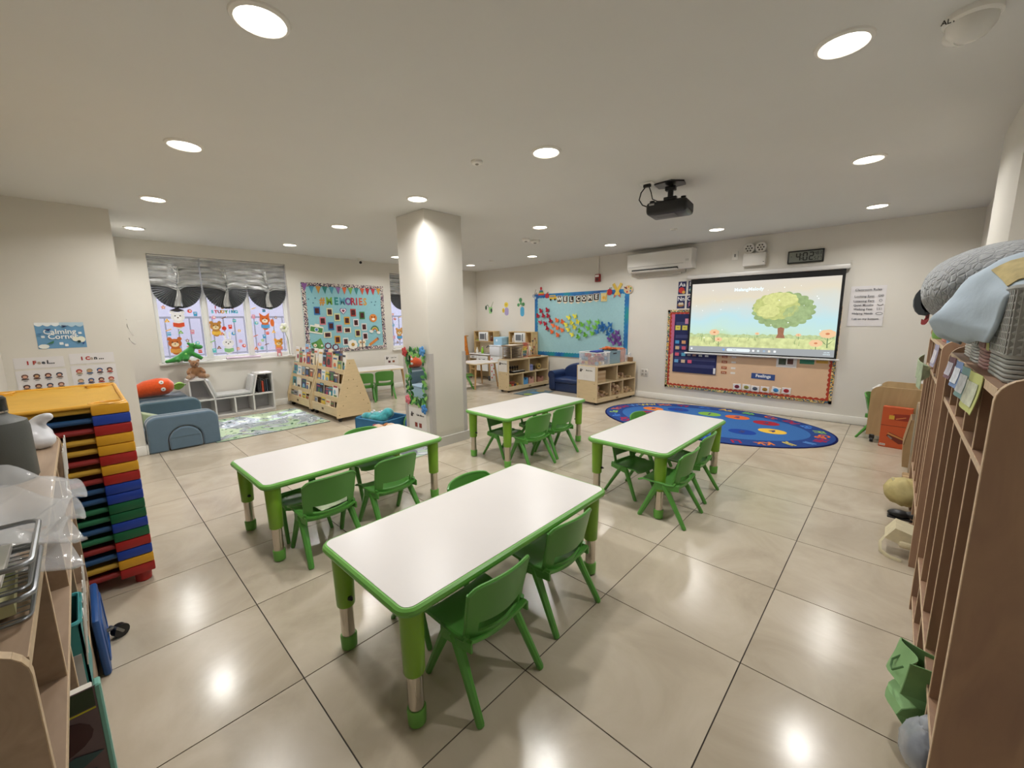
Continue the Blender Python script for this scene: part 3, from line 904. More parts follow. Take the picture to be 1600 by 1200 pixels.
for s in (-1, 1):
    flat([(-w_ / 2, s * h_ / 2), (w_ / 2, s * h_ / 2), (w_ / 2, s * (h_ / 2 - 0.036)), (-w_ / 2, s * (h_ / 2 - 0.036))], 0.016, 0.018, multi, 'border_edge', t)
    flat([(s * w_ / 2, -h_ / 2), (s * w_ / 2, h_ / 2), (s * (w_ / 2 - 0.036), h_ / 2), (s * (w_ / 2 - 0.036), -h_ / 2)], 0.016, 0.018, multi, 'border_edge', t)
# navy pocket chart
pc = flat([(-2.245 - bx, 1.38 - bz), (-1.60 - bx, 1.38 - bz), (-1.60 - bx, 0.48 - bz), (-2.245 - bx, 0.48 - bz)], 0.014, 0.022, mat('navy_fabric', '#1c2355', 0.8), 'pocket_chart', t)
for z in (1.26, 1.06, 0.90, 0.81, 0.72, 0.615):
    flat([(-2.22 - bx, z - bz), (-1.62 - bx, z - bz), (-1.62 - bx, z - 0.05 - bz), (-2.22 - bx, z - 0.05 - bz)], 0.022, 0.0235, mat('clear_pocket', '#3a4070', 0.3), 'pocket', pc)
flags_ = [(-2.19, 1.17, 0.078, 0.07, '#d8cc5a'), (-2.085, 1.17, 0.078, 0.07, '#d8cc5a'), (-2.19, 0.95, 0.06, 0.05, '#4a9ad0'), (-2.09, 0.95, 0.06, 0.05, '#d8a070'), (-2.185, 0.86, 0.06, 0.05, '#d0b890'), (-2.085, 0.86, 0.06, 0.05, '#d05a74'),
    (-2.185, 0.76, 0.06, 0.05, '#d05a74'), (-2.085, 0.76, 0.06, 0.05, '#5aa8c8'), (-2.19, 0.655, 0.06, 0.05, '#6aa8d8'), (-2.085, 0.655, 0.06, 0.05, '#d8c0a0'), (-1.985, 0.655, 0.06, 0.05, '#d85a7a'), (-2.06, 1.27, 0.05, 0.08, '#d08aa8'), (-1.62, 0.535, 0.03, 0.085, '#e8e8ea'),
    (-2.0, 0.755, 0.05, 0.03, '#8a8a90'), (-1.92, 0.755, 0.05, 0.03, '#9a7a70'), (-1.83, 0.755, 0.05, 0.03, '#c0c4c8'), (-1.74, 0.755, 0.05, 0.03, '#d0d4d8')]
for x, z, a, b, c in flags_:
    flat([(x - bx - a / 2, z - bz - b / 2), (x - bx + a / 2, z - bz - b / 2), (x - bx + a / 2, z - bz + b / 2), (x - bx - a / 2, z - bz + b / 2)], 0.024, 0.0255, C(c), 'word_card', pc)
for x, z in ((-2.19, 1.17), (-2.085, 1.17)):
    text('YES' if x < -2.1 else 'NO', 0.024, x - bx, z - bz, 0.0262, C('#2a2a20'), pc)
sg = flat([(-1.13 - bx, 0.55 - bz), (-0.845 - bx, 0.545 - bz), (-0.845 - bx, 0.465 - bz), (-1.13 - bx, 0.475 - bz)], 0.011, 0.014, C('#35518c'), 'feelings_sign', t)
text('Feelings', 0.058, -0.985 - bx, 0.514 - bz, 0.0148, C('#f4f4f4'), sg, bold=0.0016)
for x, c, z, r in ((-1.30, '#7a2236', 0.335, 0.06), (-1.18, '#98964a', 0.338, -0.02), (-1.07, '#5a6170', 0.33, -0.05), (-0.95, '#b0842c', 0.332, -0.03), (-0.82, '#3c8fcc', 0.337, -0.18), (-0.70, '#b0242c', 0.342, -0.02)):
    k = MB().box(-0.052, 0.052, -0.02, -0.011, -0.04, 0.042, r=0.003, seg=1).build('feeling_card', C('#ece8e4', 0.35), t, (x - bx, 0, z - bz), (0, -r, 0))
    flat(circle(0, 0, 0.032, 14, 0.026), 0.0202, 0.0215, C(c, 0.4), 'face_disc', k)
    flat([(-0.018, -0.006), (0.018, -0.006), (0.010, -0.014), (-0.010, -0.014)], 0.0216, 0.0222, C('#2a1c1c'), 'mouth', k)
for z in (0.68, 0.595, 0.525, 0.755):
    k = flat([(-1.53 - bx, z - bz + 0.018), (-1.455 - bx, z - bz + 0.018), (-1.455 - bx, z - bz - 0.018), (-1.53 - bx, z - bz - 0.018)], 0.011, 0.0125, C('#b5623a'), 'word_card', t)
    text('they', 0.026, -1.492 - bx, z - bz, 0.0131, C('#f0e0cc'), k)
    k = flat([(-1.40 - bx, z - bz + 0.015), (-1.34 - bx, z - bz + 0.015), (-1.34 - bx, z - bz - 0.012), (-1.40 - bx, z - bz - 0.012)], 0.011, 0.0122, C('#efe6dc'), 'word_card', t)
ph = flat([(-0.845 - bx, 0.79 - bz), (-0.615 - bx, 0.79 - bz), (-0.615 - bx, 0.655 - bz), (-0.845 - bx, 0.655 - bz)], 0.011, 0.013, C('#e8e4e0'), 'photo_sheet', t)
flat([(-0.82 - bx, 0.79 - bz), (-0.735 - bx, 0.79 - bz), (-0.735 - bx, 0.69 - bz), (-0.82 - bx, 0.69 - bz)], 0.013, 0.014, mat('dark_photo_green', '#3f4a3a', 0.4, noise=0.4, nscale=40), 'photo', ph)
flat([(-0.72 - bx, 0.79 - bz), (-0.655 - bx, 0.79 - bz), (-0.655 - bx, 0.70 - bz), (-0.72 - bx, 0.70 - bz)], 0.013, 0.014, mat('dark_photo_red', '#5a3830', 0.4, noise=0.4, nscale=40), 'photo', ph)
flat([(-0.585 - bx, 0.79 - bz), (-0.43 - bx, 0.79 - bz), (-0.43 - bx, 0.715 - bz), (-0.585 - bx, 0.715 - bz)], 0.011, 0.0125, C('#3f8a6c'), 'green_label', t)
flat([(-0.41 - bx, 0.79 - bz), (-0.29 - bx, 0.79 - bz), (-0.29 - bx, 0.735 - bz), (-0.41 - bx, 0.735 - bz)], 0.011, 0.0125, C('#d8a848'), 'yellow_label', t)

# ---------------------------------------------------------------- alphabet cards
def alpha(x, z, s, lab, pic):
    k = on_front('alphabet_card', lab, 'poster', x, z, 'alphabet cards beside the screen')
    flat([(-0.06, -0.095), (0.06, -0.095), (0.06, 0.095), (-0.06, 0.095)], 0.0, 0.002, C('#1f2556'), 'card', k)
    text(s, 0.085, 0, 0.048, 0.0028, C('#f2f2f2'), k, bold=0.001)
    cut(k, 'picture', 0, -0.035, pic, d=0.0022)
alpha(-2.165, 1.775, 'Aa', 'navy alphabet card Aa with a red apple, upper left of the screen', [(circle(-0.008, 0, 0.045, 14), '#c4302e'), (circle(0.025, -0.03, 0.024, 10), '#d8a84a')])
alpha(-2.175, 1.56, 'Nn', 'navy alphabet card Nn with a brown nest, below the Aa card', [(circle(0, -0.005, 0.05, 14, 0.028), '#a87848'), (circle(-0.015, 0.012, 0.02, 10), '#d8cfb8'), (circle(0.02, 0.012, 0.02, 10), '#d8cfb8')])
alpha(-2.015, 1.775, 'Bb', 'navy alphabet card Bb with a teal ball, half behind the screen', [(circle(0, 0, 0.045, 14), '#5a9aa0'), ([(-0.045, -0.006), (0.045, -0.006), (0.045, 0.006), (-0.045, 0.006)], '#d8d8c8')])
alpha(-2.025, 1.56, 'Oo', 'navy alphabet card Oo with a pink octopus, half behind the screen', [(circle(0, 0.01, 0.036, 14), '#c87898'), ([(-0.04, -0.04), (-0.02, 0), (0.02, 0), (0.04, -0.04), (0.01, -0.02), (-0.01, -0.02)], '#c87898')])

# ---------------------------------------------------------------- projector screen
t = thing('projector_screen', 'wide pull-down projector screen showing a painted tree and a taskbar', 'screen', (-1.115, 4.73, 0), 0)
mb = MB().box(-0.955, 0.945, 0.0, 0.075, 1.885, 1.945, r=0.018)
mb.tube([(0.93, 0.035, 1.945), (0.935, 0.035, 1.975), (0.95, 0.035, 1.985), (0.962, 0.035, 1.97), (0.955, 0.035, 1.955)], 0.003, 6)
mb.build('casing', mat('screen_casing', '#d6d4d0', 0.35), t)
MB().box(-0.90, 0.905, 0.028, 0.032, 0.80, 1.89).build('black_border', mat('matte_black', '#0c0c0d', 0.7), t)
MB().tube([(-0.94, 0.03, 0.79), (0.935, 0.03, 0.79)], 0.013, 10).build('weight_bar', mat('screen_bar', '#d8d8d8', 0.3), t)
def glow(name, c, s=0.78, nz=0.0, sc=20):
    m = mat('projected_' + name, '#000000', 0.9, emit=c, est=s, spec=0.0)
    if nz:
        nt = m.node_tree
        b = nt.nodes['Principled BSDF']
        tc = nt.nodes.new('ShaderNodeTexCoord')
        n = nt.nodes.new('ShaderNodeTexNoise')
        n.inputs['Scale'].default_value = sc
        n.inputs['Detail'].default_value = 5
        mr = nt.nodes.new('ShaderNodeMapRange')
        mr.inputs['From Min'].default_value, mr.inputs['From Max'].default_value = 0.3, 0.7
        mr.inputs['To Min'].default_value, mr.inputs['To Max'].default_value = s * (1 - nz), s * (1 + nz)
        nt.links.new(tc.outputs['Object'], n.inputs['Vector'])
        nt.links.new(n.outputs[0], mr.inputs[0])
        nt.links.new(mr.outputs[0], b.inputs['Emission Strength'])
    return m
sky = glow('sky', '#d8d8cc', 0.92)
def _sky():
    nt = sky.node_tree
    b = nt.nodes['Principled BSDF']
    tc = nt.nodes.new('ShaderNodeTexCoord')
    n = nt.nodes.new('ShaderNodeTexNoise')
    n.inputs['Scale'].default_value = 1.6
    n.inputs['Detail'].default_value = 6
    sp = nt.nodes.new('ShaderNodeSeparateXYZ')
    mr = nt.nodes.new('ShaderNodeMapRange')
    mr.inputs['From Min'].default_value, mr.inputs['From Max'].default_value = 1.80, 0.98
    ma = nt.nodes.new('ShaderNodeMath'); ma.operation = 'MULTIPLY_ADD'
    ma.inputs[1].default_value = 0.7
    ad = nt.nodes.new('ShaderNodeMath'); ad.operation = 'ADD'
    ad.inputs[1].default_value = -0.35
    cr = nt.nodes.new('ShaderNodeValToRGB')
    e = cr.color_ramp.elements
    e[0].position, e[0].color = 0.0, lin('#d6cfc4')
    e[1].position, e[1].color = 1.0, lin('#bcd69c')
    for p, c in ((0.22, '#ddd3bd'), (0.45, '#cfd8d4'), (0.62, '#bcdde2'), (0.82, '#c3dfd2')):
        q = e.new(p); q.color = lin(c)
    nt.links.new(tc.outputs['Object'], n.inputs['Vector'])
    nt.links.new(tc.outputs['Object'], sp.inputs[0])
    nt.links.new(sp.outputs['Z'], mr.inputs[0])
    nt.links.new(n.outputs[0], ma.inputs[0])
    nt.links.new(mr.outputs[0], ma.inputs[2])
    nt.links.new(ma.outputs[0], ad.inputs[0])
    nt.links.new(ad.outputs[0], cr.inputs[0])
    nt.links.new(cr.outputs[0], b.inputs['Emission Color'])
_sky()
SX = -1.115
img = link('picture', None, t, (0, 0.0275, 0))
def gl(poly, k, m, name):
    return MB().prism([(a - SX, b) for a, b in poly], -0.0006 * k, -0.0006 * k - 0.0006).build(name, m, img, ang=None)
gl([(-1.99, 0.82), (-0.235, 0.82), (-0.24, 1.812), (-1.99, 1.812)], 0, sky, 'picture_sky')
rr = random.Random(11)
def grass(z0, z1, amp, n, seed):
    r = random.Random(seed)
    p = [(-1.989, z0)]
    q = []
    for i in range(n + 1):
        x = -1.989 + 1.75 * i / n
        q.append((x, z1 + amp * r.uniform(-1, 1)))
    return p + [(-0.236, z0)] + q[::-1]
gl(grass(0.9, 1.085, 0.012, 60, 2), 1, glow('meadow_far', '#c0d09a', 0.84, 0.2, 25), 'far_grass')
gl(grass(0.9, 1.04, 0.006, 80, 3), 2, glow('meadow', '#d3da9c', 0.88, 0.22, 14), 'grass')
def blob(cx, cz, rx, rz, n, k, sd):
    out = []
    for i in range(n * 6):
        a = 2 * PI * i / (n * 6)
        s = 1 - 0.07 + 0.09 * abs(math.sin(a * n / 2 + sd))
        out.append((cx + rx * s * math.cos(a), cz + rz * s * math.sin(a)))
    return out
gl([(-0.87, 1.045), (-0.765, 1.045), (-0.785, 1.10), (-0.78, 1.18), (-0.72, 1.235), (-0.735, 1.245), (-0.80, 1.20), (-0.85, 1.25), (-0.93, 1.24), (-0.86, 1.20), (-0.85, 1.10)], 3, glow('trunk', '#ad7a60', 0.76, 0.15, 18), 'tree_trunk')
gl(blob(-0.82, 1.41, 0.355, 0.235, 20, 4, 0), 4, glow('crown_dark', '#a6bd86', 0.76, 0.2, 16), 'tree_crown')
gl(blob(-0.90, 1.46, 0.265, 0.175, 15, 5, 1), 5, glow('crown_mid', '#c6cd84', 0.84, 0.16, 20), 'tree_crown')
gl(blob(-0.86, 1.55, 0.20, 0.09, 10, 6, 2), 6, glow('crown_light', '#d6d992', 0.88, 0.14, 24), 'tree_crown')
gl(blob(-0.98, 1.40, 0.13, 0.085, 9, 6, 3), 6, glow('crown_light', '#cbd06a'), 'tree_crown')
gl(blob(-0.66, 1.36, 0.15, 0.11, 9, 6, 3), 5, glow('crown_green', '#acc28d', 0.78, 0.16, 18), 'tree_crown')
for x, z, s in ((-1.64, 1.11, 1.0), (-1.58, 1.01, 0.75), (-0.32, 1.11, 1.25), (-0.43, 0.99, 1.05), (-1.09, 1.10, 0.4), (-0.62, 1.09, 0.45)):
    gl([(x - 0.004, z), (x + 0.004, z), (x + 0.01 * s, z - 0.14 * s), (x, z - 0.14 * s)], 3, glow('stem', '#7f9a6c', 0.65), 'flower_stem')
    for q in (-1, 1):
        gl([(x, z - 0.11 * s), (x + q * 0.055 * s, z - 0.055 * s), (x + q * 0.02 * s, z - 0.10 * s)], 3, glow('stem', '#7f9a6c'), 'flower_leaf')
    gl(blob(x, z, 0.068 * s, 0.043 * s, 7, 5, 0), 6, glow('petal', '#ecc49a', 0.92), 'flower_head')
    gl(circle(x, z, 0.018 * s, 10, 0.011 * s), 7, glow('flower_eye', '#d88a62', 0.8), 'flower_eye')
for i in range(26):
    x = rr.uniform(-1.97, -0.26)
    z = rr.uniform(0.93, 1.05)
    gl([(x - 0.004, z), (x + 0.004, z), (x + rr.uniform(-0.03, 0.03), z + rr.uniform(0.05, 0.12))], 4, glow('blade', '#a5bd80', 0.7), 'grass_blade')
for i in range(24):
    gl(circle(rr.uniform(-1.95, -0.3), rr.uniform(1.0, 1.78), rr.uniform(0.003, 0.008), 6), 8, glow('sparkle', '#f4fbf4', 1.0), 'sparkle')
gl([(-1.99, 0.82), (-0.235, 0.82), (-0.235, 0.912), (-1.99, 0.902)], 8, glow('taskbar', '#b4b8ba', 0.7), 'taskbar')
gl(rrect(-1.46, -1.16, 0.842, 0.885, 0.02), 9, glow('search', '#e6f0f2', 0.9), 'search_pill')
for k, (x, c) in enumerate(((-1.50, '#7aa6e8'), (-1.12, '#f2f2f2'), (-1.06, '#d8e4e4'), (-0.99, '#9fb4c8'), (-0.93, '#e8e0d0'), (-0.865, '#f0f4f4'), (-1.95, '#e8eef0'))):
    gl(rrect(x - 0.014, x + 0.014, 0.85, 0.878, 0.005), 9, glow('icon_%d' % k, c, 0.9), 'taskbar_icon')
text('MelangMelody', 0.062, -1.235 - SX, 1.70, 0.006, glow('title', '#dff4fb', 1.1), img, bold=0.001)
text('Search', 0.02, -1.36 - SX, 0.864, 0.0065, glow('search_text', '#5a6a70', 0.5), img)
text('4:02 PM', 0.018, -0.31 - SX, 0.876, 0.0065, glow('title', '#ffffff'), img)
text('5/27/2025', 0.018, -0.31 - SX, 0.852, 0.0065, glow('title', '#ffffff'), img)

# ---------------------------------------------------------------- air conditioner
t = on_front('air_conditioner', 'white wall-mounted split air conditioner above the bulletin boards', 'air conditioner', -2.485, 2.05)
ac = mat('ac_white', '#e6e4de', 0.22, coat=0.3)
prof = [(0, 0.0), (-0.13, 0.0), (-0.19, 0.05), (-0.205, 0.09), (-0.205, 0.27), (-0.19, 0.285), (0, 0.285)]
mb = MB().prism(prof, -0.505, 0.505, axis='x')
mb.build('body', ac, t)
MB().box(-0.44, 0.30, -0.175, -0.12, 0.008, 0.05).build('outlet_slot', mat('dark_slot', '#2a2a2a', 0.6), t)
mb = MB()
mb.X = Matrix.Rotation(math.radians(-18), 4, 'X')
mb.box(-0.44, 0.30, -0.20, -0.14, -0.058, -0.052, r=0.002, seg=1)
mb.build('louver', ac, t)
MB().box(-0.49, 0.39, -0.2075, -0.2045, 0.074, 0.077).build('panel_seam', C('#8f8c86'), t)
MB().box(0.42, 0.47, -0.208, -0.204, 0.10, 0.13).build('display', C('#cfcdc8', 0.2), t)
MB().box(-0.44, 0.36, -0.05, 0, -0.035, 0.0).box(-0.38, 0.30, -0.035, 0, -0.06, -0.035).build('mounting_plate', C('#cfcabf'), t)

# ---------------------------------------------------------------- small fixtures on this wall
t = on_front('fire_alarm', 'red fire alarm strobe with white conduit above the welcome board', 'fire alarm', -3.645, 2.03)
MB().box(-0.05, 0.05, -0.045, 0, -0.065, 0.065, r=0.006).build('housing', mat('alarm_red', '#8e1f1c', 0.35), t)
MB().box(-0.035, 0.035, -0.062, -0.045, 0.015, 0.05, r=0.006).build('strobe_lens', mat('strobe_lens', '#e8e4e0', 0.1), t)
MB().lathe([(0.028, 0), (0.028, 0.006)], 14).build('sounder_grille', mat('alarm_dark', '#4a1512', 0.5), t, (0, -0.045, -0.025), (PI / 2, 0, 0))
MB().tube([(0, -0.012, 0.06), (0, -0.012, H - 2.03)], 0.010, 8).build('conduit', whitem, t)
t = on_front('emergency_light', 'white emergency light box with two round lamp heads left of the clock', 'emergency light', -1.20, 2.095)
MB().box(-0.135, 0.135, -0.075, 0, -0.085, 0.085, r=0.008).build('box', mat('fixture_white', '#dcd9d2', 0.4), t)
for x in (-0.07, 0.07):
    hd = MB().lathe([(0.04, 0), (0.066, 0.02), (0.068, 0.05), (0.06, 0.055), (0.01, 0.05)], 20).build('lamp_head', mat('fixture_white', '#dcd9d2'), t, (x, -0.02, 0.155), (PI / 2 + 0.15, 0, 0))
    for k in range(6):
        a = 2 * PI * k / 6
        MB().lathe([(0.011, 0), (0.011, 0.004)], 8).build('led', mat('led_dark', '#55504a', 0.3), hd, (0.034 * math.cos(a), 0.034 * math.sin(a), 0.0525))
    MB().lathe([(0.009, 0), (0.009, 0.004)], 8).build('led', mat('led_dark', '#55504a', 0.3), hd, (0, 0, 0.0515))
MB().box(-0.008, 0.008, -0.079, -0.075, -0.045, -0.038).build('test_button', blackm, t, (0.115, 0, 0))
t = on_front('wall_plate', 'small white thermostat plate between the air conditioner and emergency light', 'wall plate', -1.455, 2.175)
MB().box(-0.04, 0.04, -0.008, 0, -0.06, 0.06, r=0.004).build('plate', whitem, t)
MB().box(-0.008, 0.008, -0.016, -0.008, -0.02, 0.02).build('switch', C('#8a8680'), t)
t = on_front('outlet_plate', 'white double outlet plate low on the wall left of the peach board', 'outlet', -2.72, 0.42)
MB().box(-0.062, 0.062, -0.007, 0, -0.062, 0.062, r=0.004).build('plate', C('#d8d5ce', 0.4), t)
for x in (-0.028, 0.028):
    for z in (-0.028, 0.028):
        MB().box(x - 0.016, x + 0.016, -0.0085, -0.007, z - 0.018, z + 0.018, r=0.0006, seg=1).build('socket', C('#a9a59e', 0.5), t)
# wall clock
t = on_front('digital_clock', 'black framed digital wall clock reading 4:02 above the screen', 'clock', -0.635, 2.075)
MB().box(-0.19, 0.19, -0.03, 0, -0.08, 0.08, r=0.008).build('frame', mat('clock_black', '#111111', 0.3), t)
MB().box(-0.172, 0.172, -0.032, -0.030, -0.062, 0.062).build('display', mat('lcd_grey', '#7b7f78', 0.15), t)
SEG = {'0': 'abcdef', '1': 'bc', '2': 'abged', '3': 'abgcd', '4': 'fgbc', '5': 'afgcd', '7': 'abc', '8': 'abcdefg'}
def digit(mb, ch, x, z, w, h, th):
    e = th * 0.55
    R_ = {'a': (x - w / 2 + e, x + w / 2 - e, z + h / 2 - th, z + h / 2), 'd': (x - w / 2 + e, x + w / 2 - e, z - h / 2, z - h / 2 + th), 'g': (x - w / 2 + e, x + w / 2 - e, z - th / 2, z + th / 2),
          'f': (x - w / 2, x - w / 2 + th, z + e / 2, z + h / 2 - e), 'b': (x + w / 2 - th, x + w / 2, z + e / 2, z + h / 2 - e), 'e': (x - w / 2, x - w / 2 + th, z - h / 2 + e, z - e / 2), 'c': (x + w / 2 - th, x + w / 2, z - h / 2 + e, z - e / 2)}
    for s in SEG[ch]:
        a, b, c, d = R_[s]
        mb.box(a, b, -0.0335, -0.032, c, d)
mb = MB()
for ch, x in (('4', -0.075), ('0', -0.002), ('2', 0.062)):
    digit(mb, ch, x, 0.0, 0.05, 0.10, 0.012)
mb.box(-0.043, -0.034, -0.0335, -0.032, 0.018, 0.03).box(-0.043, -0.034, -0.0335, -0.032, -0.03, -0.018)
for ch, x, z in (('4', 0.105, 0.03), ('8', 0.128, 0.03), ('3', 0.154, 0.03), ('5', 0.102, -0.03), ('2', 0.132, -0.03), ('7', 0.156, -0.03)):
    digit(mb, ch, x, z, 0.018, 0.04, 0.0045)
mb.box(-0.155, -0.14, -0.0335, -0.032, 0.004, 0.01)
mb.build('digits', mat('lcd_digits', '#121412', 0.4), t)
# rules poster
t = on_front('rules_poster', 'white hand-lettered classroom rules sheet taped right of the screen', 'poster', 0.01, 1.44)
MB().shell(lambda u, v: ((u - 0.5) * 0.32, -0.004 - 0.012 * abs(u - 0.5) ** 2 - 0.004 * math.sin(6 * v), (v - 0.5) * 0.47), 6, 6, 0.001).build('sheet', mat('white_paper', '#e2dfe0', 0.7), t)
ink = C('#4a4a52')
for s, x, z, sz in (('Classroom Rules', 0, 0.19, 0.035), ('Looking Eyes', -0.03, 0.115, 0.034), ('Listening Ears', -0.03, 0.06, 0.034), ('Quiet Mouths', -0.03, 0.012, 0.032), ('Walking Feet', -0.03, -0.036, 0.032), ('Helping Hands', -0.03, -0.086, 0.032), ('I sit on my bottom', 0, -0.15, 0.032)):
    text(s, sz, x, z, 0.0135, ink, t, bold=0.0004)
mb = MB()
for x in (0.105, 0.13):
    mb.tube([(a, -0.0125, b) for a, b in circle(x, 0.118, 0.011, 10)], 0.0016, 4, closed=True)
    mb.ball((x, -0.0125, 0.116), 0.004, 6)
mb.tube([(a, -0.0125, b) for a, b in circle(0.12, 0.062, 0.013, 10)], 0.0016, 4, closed=True)
mb.tube([(0.095, -0.0125, 0.02), (0.11, -0.0125, 0.006), (0.13, -0.0125, 0.006), (0.145, -0.0125, 0.02)], 0.0028, 4)
for x in (0.105, 0.13):
    mb.tube([(x - 0.008, -0.0125, -0.02), (x - 0.008, -0.0125, -0.045), (x + 0.008, -0.0125, -0.045), (x + 0.006, -0.0125, -0.02)], 0.0015, 4)
mb.tube([(a, -0.0125, b) for a, b in circle(0.12, -0.087, 0.03, 14, 0.014)], 0.0016, 4, closed=True)
mb.build('doodles', ink, t)
# oval rug
t = thing('oval_rug', 'oval blue alphabet rug with a ring of letters and coloured number dots', 'rug', (-1.39, 3.815, 0), math.radians(1.5))
def ring(cx, cy, a, b, n=64):
    return [(cx + a * math.cos(2 * PI * i / n), cy + b * math.sin(2 * PI * i / n)) for i in range(n)]
carpet = dict(rough=0.95, noise=0.08, nscale=90, bump=0.3, bscale=300, spec=0.1)
RA, RB = 1.355, 0.925
MB().prism(ring(0, 0, RA, RB), 0.0, 0.006, axis='z').build('rug_binding', mat('rug_dark', '#161a4e', **carpet), t)
MB().prism(ring(0, 0, RA - 0.02, RB - 0.02), 0.006, 0.0075, axis='z').build('rug_border', mat('rug_navy', '#2b4583', **carpet), t)
MB().prism(ring(0, 0, 1.11, 0.69), 0.0075, 0.0085, axis='z').build('rug_field', mat('rug_blue', '#3a68a6', **carpet), t)
lets = ['Aa', 'Bb', 'Cc', 'Dd', 'Ee', 'Ff', 'Gg', 'Hh', 'Ii', 'Jj', 'Kk', 'Ll', 'Mm', 'Nn', 'Oo', 'Pp', 'Qq', 'Rr', 'Ss', 'Tt', 'Uu', 'Vv', 'Ww', 'Xx', 'Yy', 'Zz']
lc = ['#d8b24c', '#6fae5a', '#cf5a34', '#a8324a', '#4a7ac8', '#8fb55a', '#d2693a', '#a02c48', '#5a8ac8', '#c8b85a', '#d87a3a', '#a02c48', '#3a6ac0']
for k, s in enumerate(lets):
    a = math.radians(88) - 2 * PI * k / 26
    o = text(s, 0.15, 1.225 * math.cos(a), 0.80 * math.sin(a), 0.0085, mat('rug_ink_' + lc[k % 13].strip('#'), lc[k % 13], 0.95, spec=0.1), t, plane='xy', rot=a - PI / 2, bold=0.004)
for x, y, c, s in ((-0.07, 0.41, '#7fae4a', '1'), (0.27, 0.44, '#d2693a', '2'), (0.62, 0.34, '#a02c3c', '3'), (0.75, -0.04, '#e0b84a', '4'), (0.49, -0.28, '#234394', '5'), (-0.50, 0.42, '#234394', '10'), (0.05, -0.38, '#7fae4a', '6'), (-0.40, -0.32, '#d2693a', '7'), (-0.75, -0.05, '#a02c3c', '8'), (-0.80, 0.25, '#d87a3a', '9')):
    d = MB().prism(ring(x, y, 0.145, 0.115, 24), 0.0085, 0.0095, axis='z').build('number_dot', mat('rug_ink_' + c.strip('#'), c, 0.95, spec=0.1), t)
    text(s, 0.13, x, y, 0.0105, mat('rug_ink_dark', '#3a3a6a', 0.95), d, plane='xy', bold=0.004)

# ================================================================ ceiling fixtures
ledm = mat('led_diffuser', '#f8f4ea', 0.5, emit='#fff6e6', est=9.0)
names = ['above the short left wall side of the cots', 'above the aisle beside the cubbies', 'between the cot stack and the calming corner wall', 'above the front table and the pillar table',
    'above the aisle in front of the screen', 'at the corner of the short left wall', 'touching the front of the square pillar', 'closest to the rules sheet and right-hand corner',
    'above the grey bench and soft blocks', 'above the book displays', 'between the pillar and the projector', 'in front of the air conditioner and screen', 'near the left window and memories board',
    'in front of the fire alarm', 'above the play kitchens', 'in the far corner by the half-hidden window', 'half hidden by the pillar edge']
ring_me = MB().lathe([(0.098, 0.0), (0.095, -0.006), (0.083, -0.012), (0.078, -0.006), (0.078, 0.0)], 24).mesh('trim_ring', mat('downlight_trim', '#e4e1da', 0.4))
disc_me = MB().lathe([(0.078, -0.0065), (0.077, -0.008), (0.01, -0.009)], 24).mesh('diffuser', ledm)
for (x, y), nm in zip(LAMPS, names):
    t = thing('downlight', 'round recessed ceiling downlight ' + nm, 'ceiling light', (x, y, H), 0, 'recessed ceiling downlights')
    link('trim_ring', ring_me, t)
    link('diffuser', disc_me, t)
# projector
t = thing('projector', 'black projector hanging from the ceiling on a short mount', 'projector', (-1.135, 1.80, H), math.radians(8))
pb = mat('projector_black', '#17171a', 0.35)
MB().prism([(-0.11, -0.08), (0.03, -0.11), (0.11, -0.04), (0.10, 0.06), (-0.04, 0.09), (-0.11, 0.05)], -0.012, 0.0, axis='z').build('ceiling_plate', pb, t)
mb = MB().tube([(0, 0, -0.012), (0, 0, -0.10)], 0.022, 10).box(-0.04, 0.04, -0.025, 0.025, -0.055, -0.02, r=0.006)
mb.tube([(-0.03, 0, -0.12), (-0.05, 0, -0.145)], 0.012, 6).tube([(0.03, 0, -0.12), (0.05, 0, -0.145)], 0.012, 6).box(-0.05, 0.05, -0.02, 0.02, -0.125, -0.10, r=0.005)
mb.build('mount', pb, t)
mb = MB().box(-0.16, 0.16, -0.125, 0.125, -0.245, -0.145, r=0.03, seg=3)
bodyp = mb.build('body', pb, t)
MB().box(-0.10, 0.06, -0.09, 0.03, -0.2475, -0.2455).build('lamp_door', mat('projector_grey', '#2c2c30', 0.4), t)
for s in (-1, 1):
    MB().lathe([(0.012, 0), (0.02, 0.008), (0.02, 0.014)], 10).build('foot_screw', pb, t, (s * 0.12, -0.08, -0.147))
mb = MB()
for k in range(7):
    mb.box(0.158, 0.1615, -0.09 + k * 0.026, -0.075 + k * 0.026, -0.225, -0.165)
mb.build('side_vent', mat('vent_grey', '#3a3a3e', 0.5), t)
MB().lathe([(0.04, 0), (0.038, 0.012), (0.01, 0.008)], 16).build('lens', mat('lens_glass', '#101425', 0.05), t, (0.07, 0.122, -0.195), (-PI / 2, 0, 0))
MB().box(-0.13, -0.09, -0.1275, -0.124, -0.175, -0.162).build('label_plate', C('#b8b8b8'), t)
t = thing('ceiling_outlet', 'white ceiling outlet box with two black cords beside the projector', 'outlet', (-1.27, 1.66, H), 0)
MB().box(-0.055, 0.055, -0.035, 0.035, -0.006, 0, r=0.003).build('plate', whitem, t)
MB().box(-0.03, 0.03, -0.014, 0.014, -0.03, -0.006, r=0.006).build('plug', blackm, t)
MB().tube([(-0.015, 0, -0.025), (-0.05, 0, -0.06), (-0.07, 0.01, -0.11), (-0.05, 0.03, -0.15), (-0.01, 0.06, -0.17)], 0.005, 6).build('power_cord', blackm, t)
MB().tube([(0.015, 0, -0.025), (0.03, 0.01, -0.07), (0.035, 0.03, -0.12), (0.06, 0.06, -0.135), (0.11, 0.09, -0.138)], 0.004, 6).build('video_cord', blackm, t)
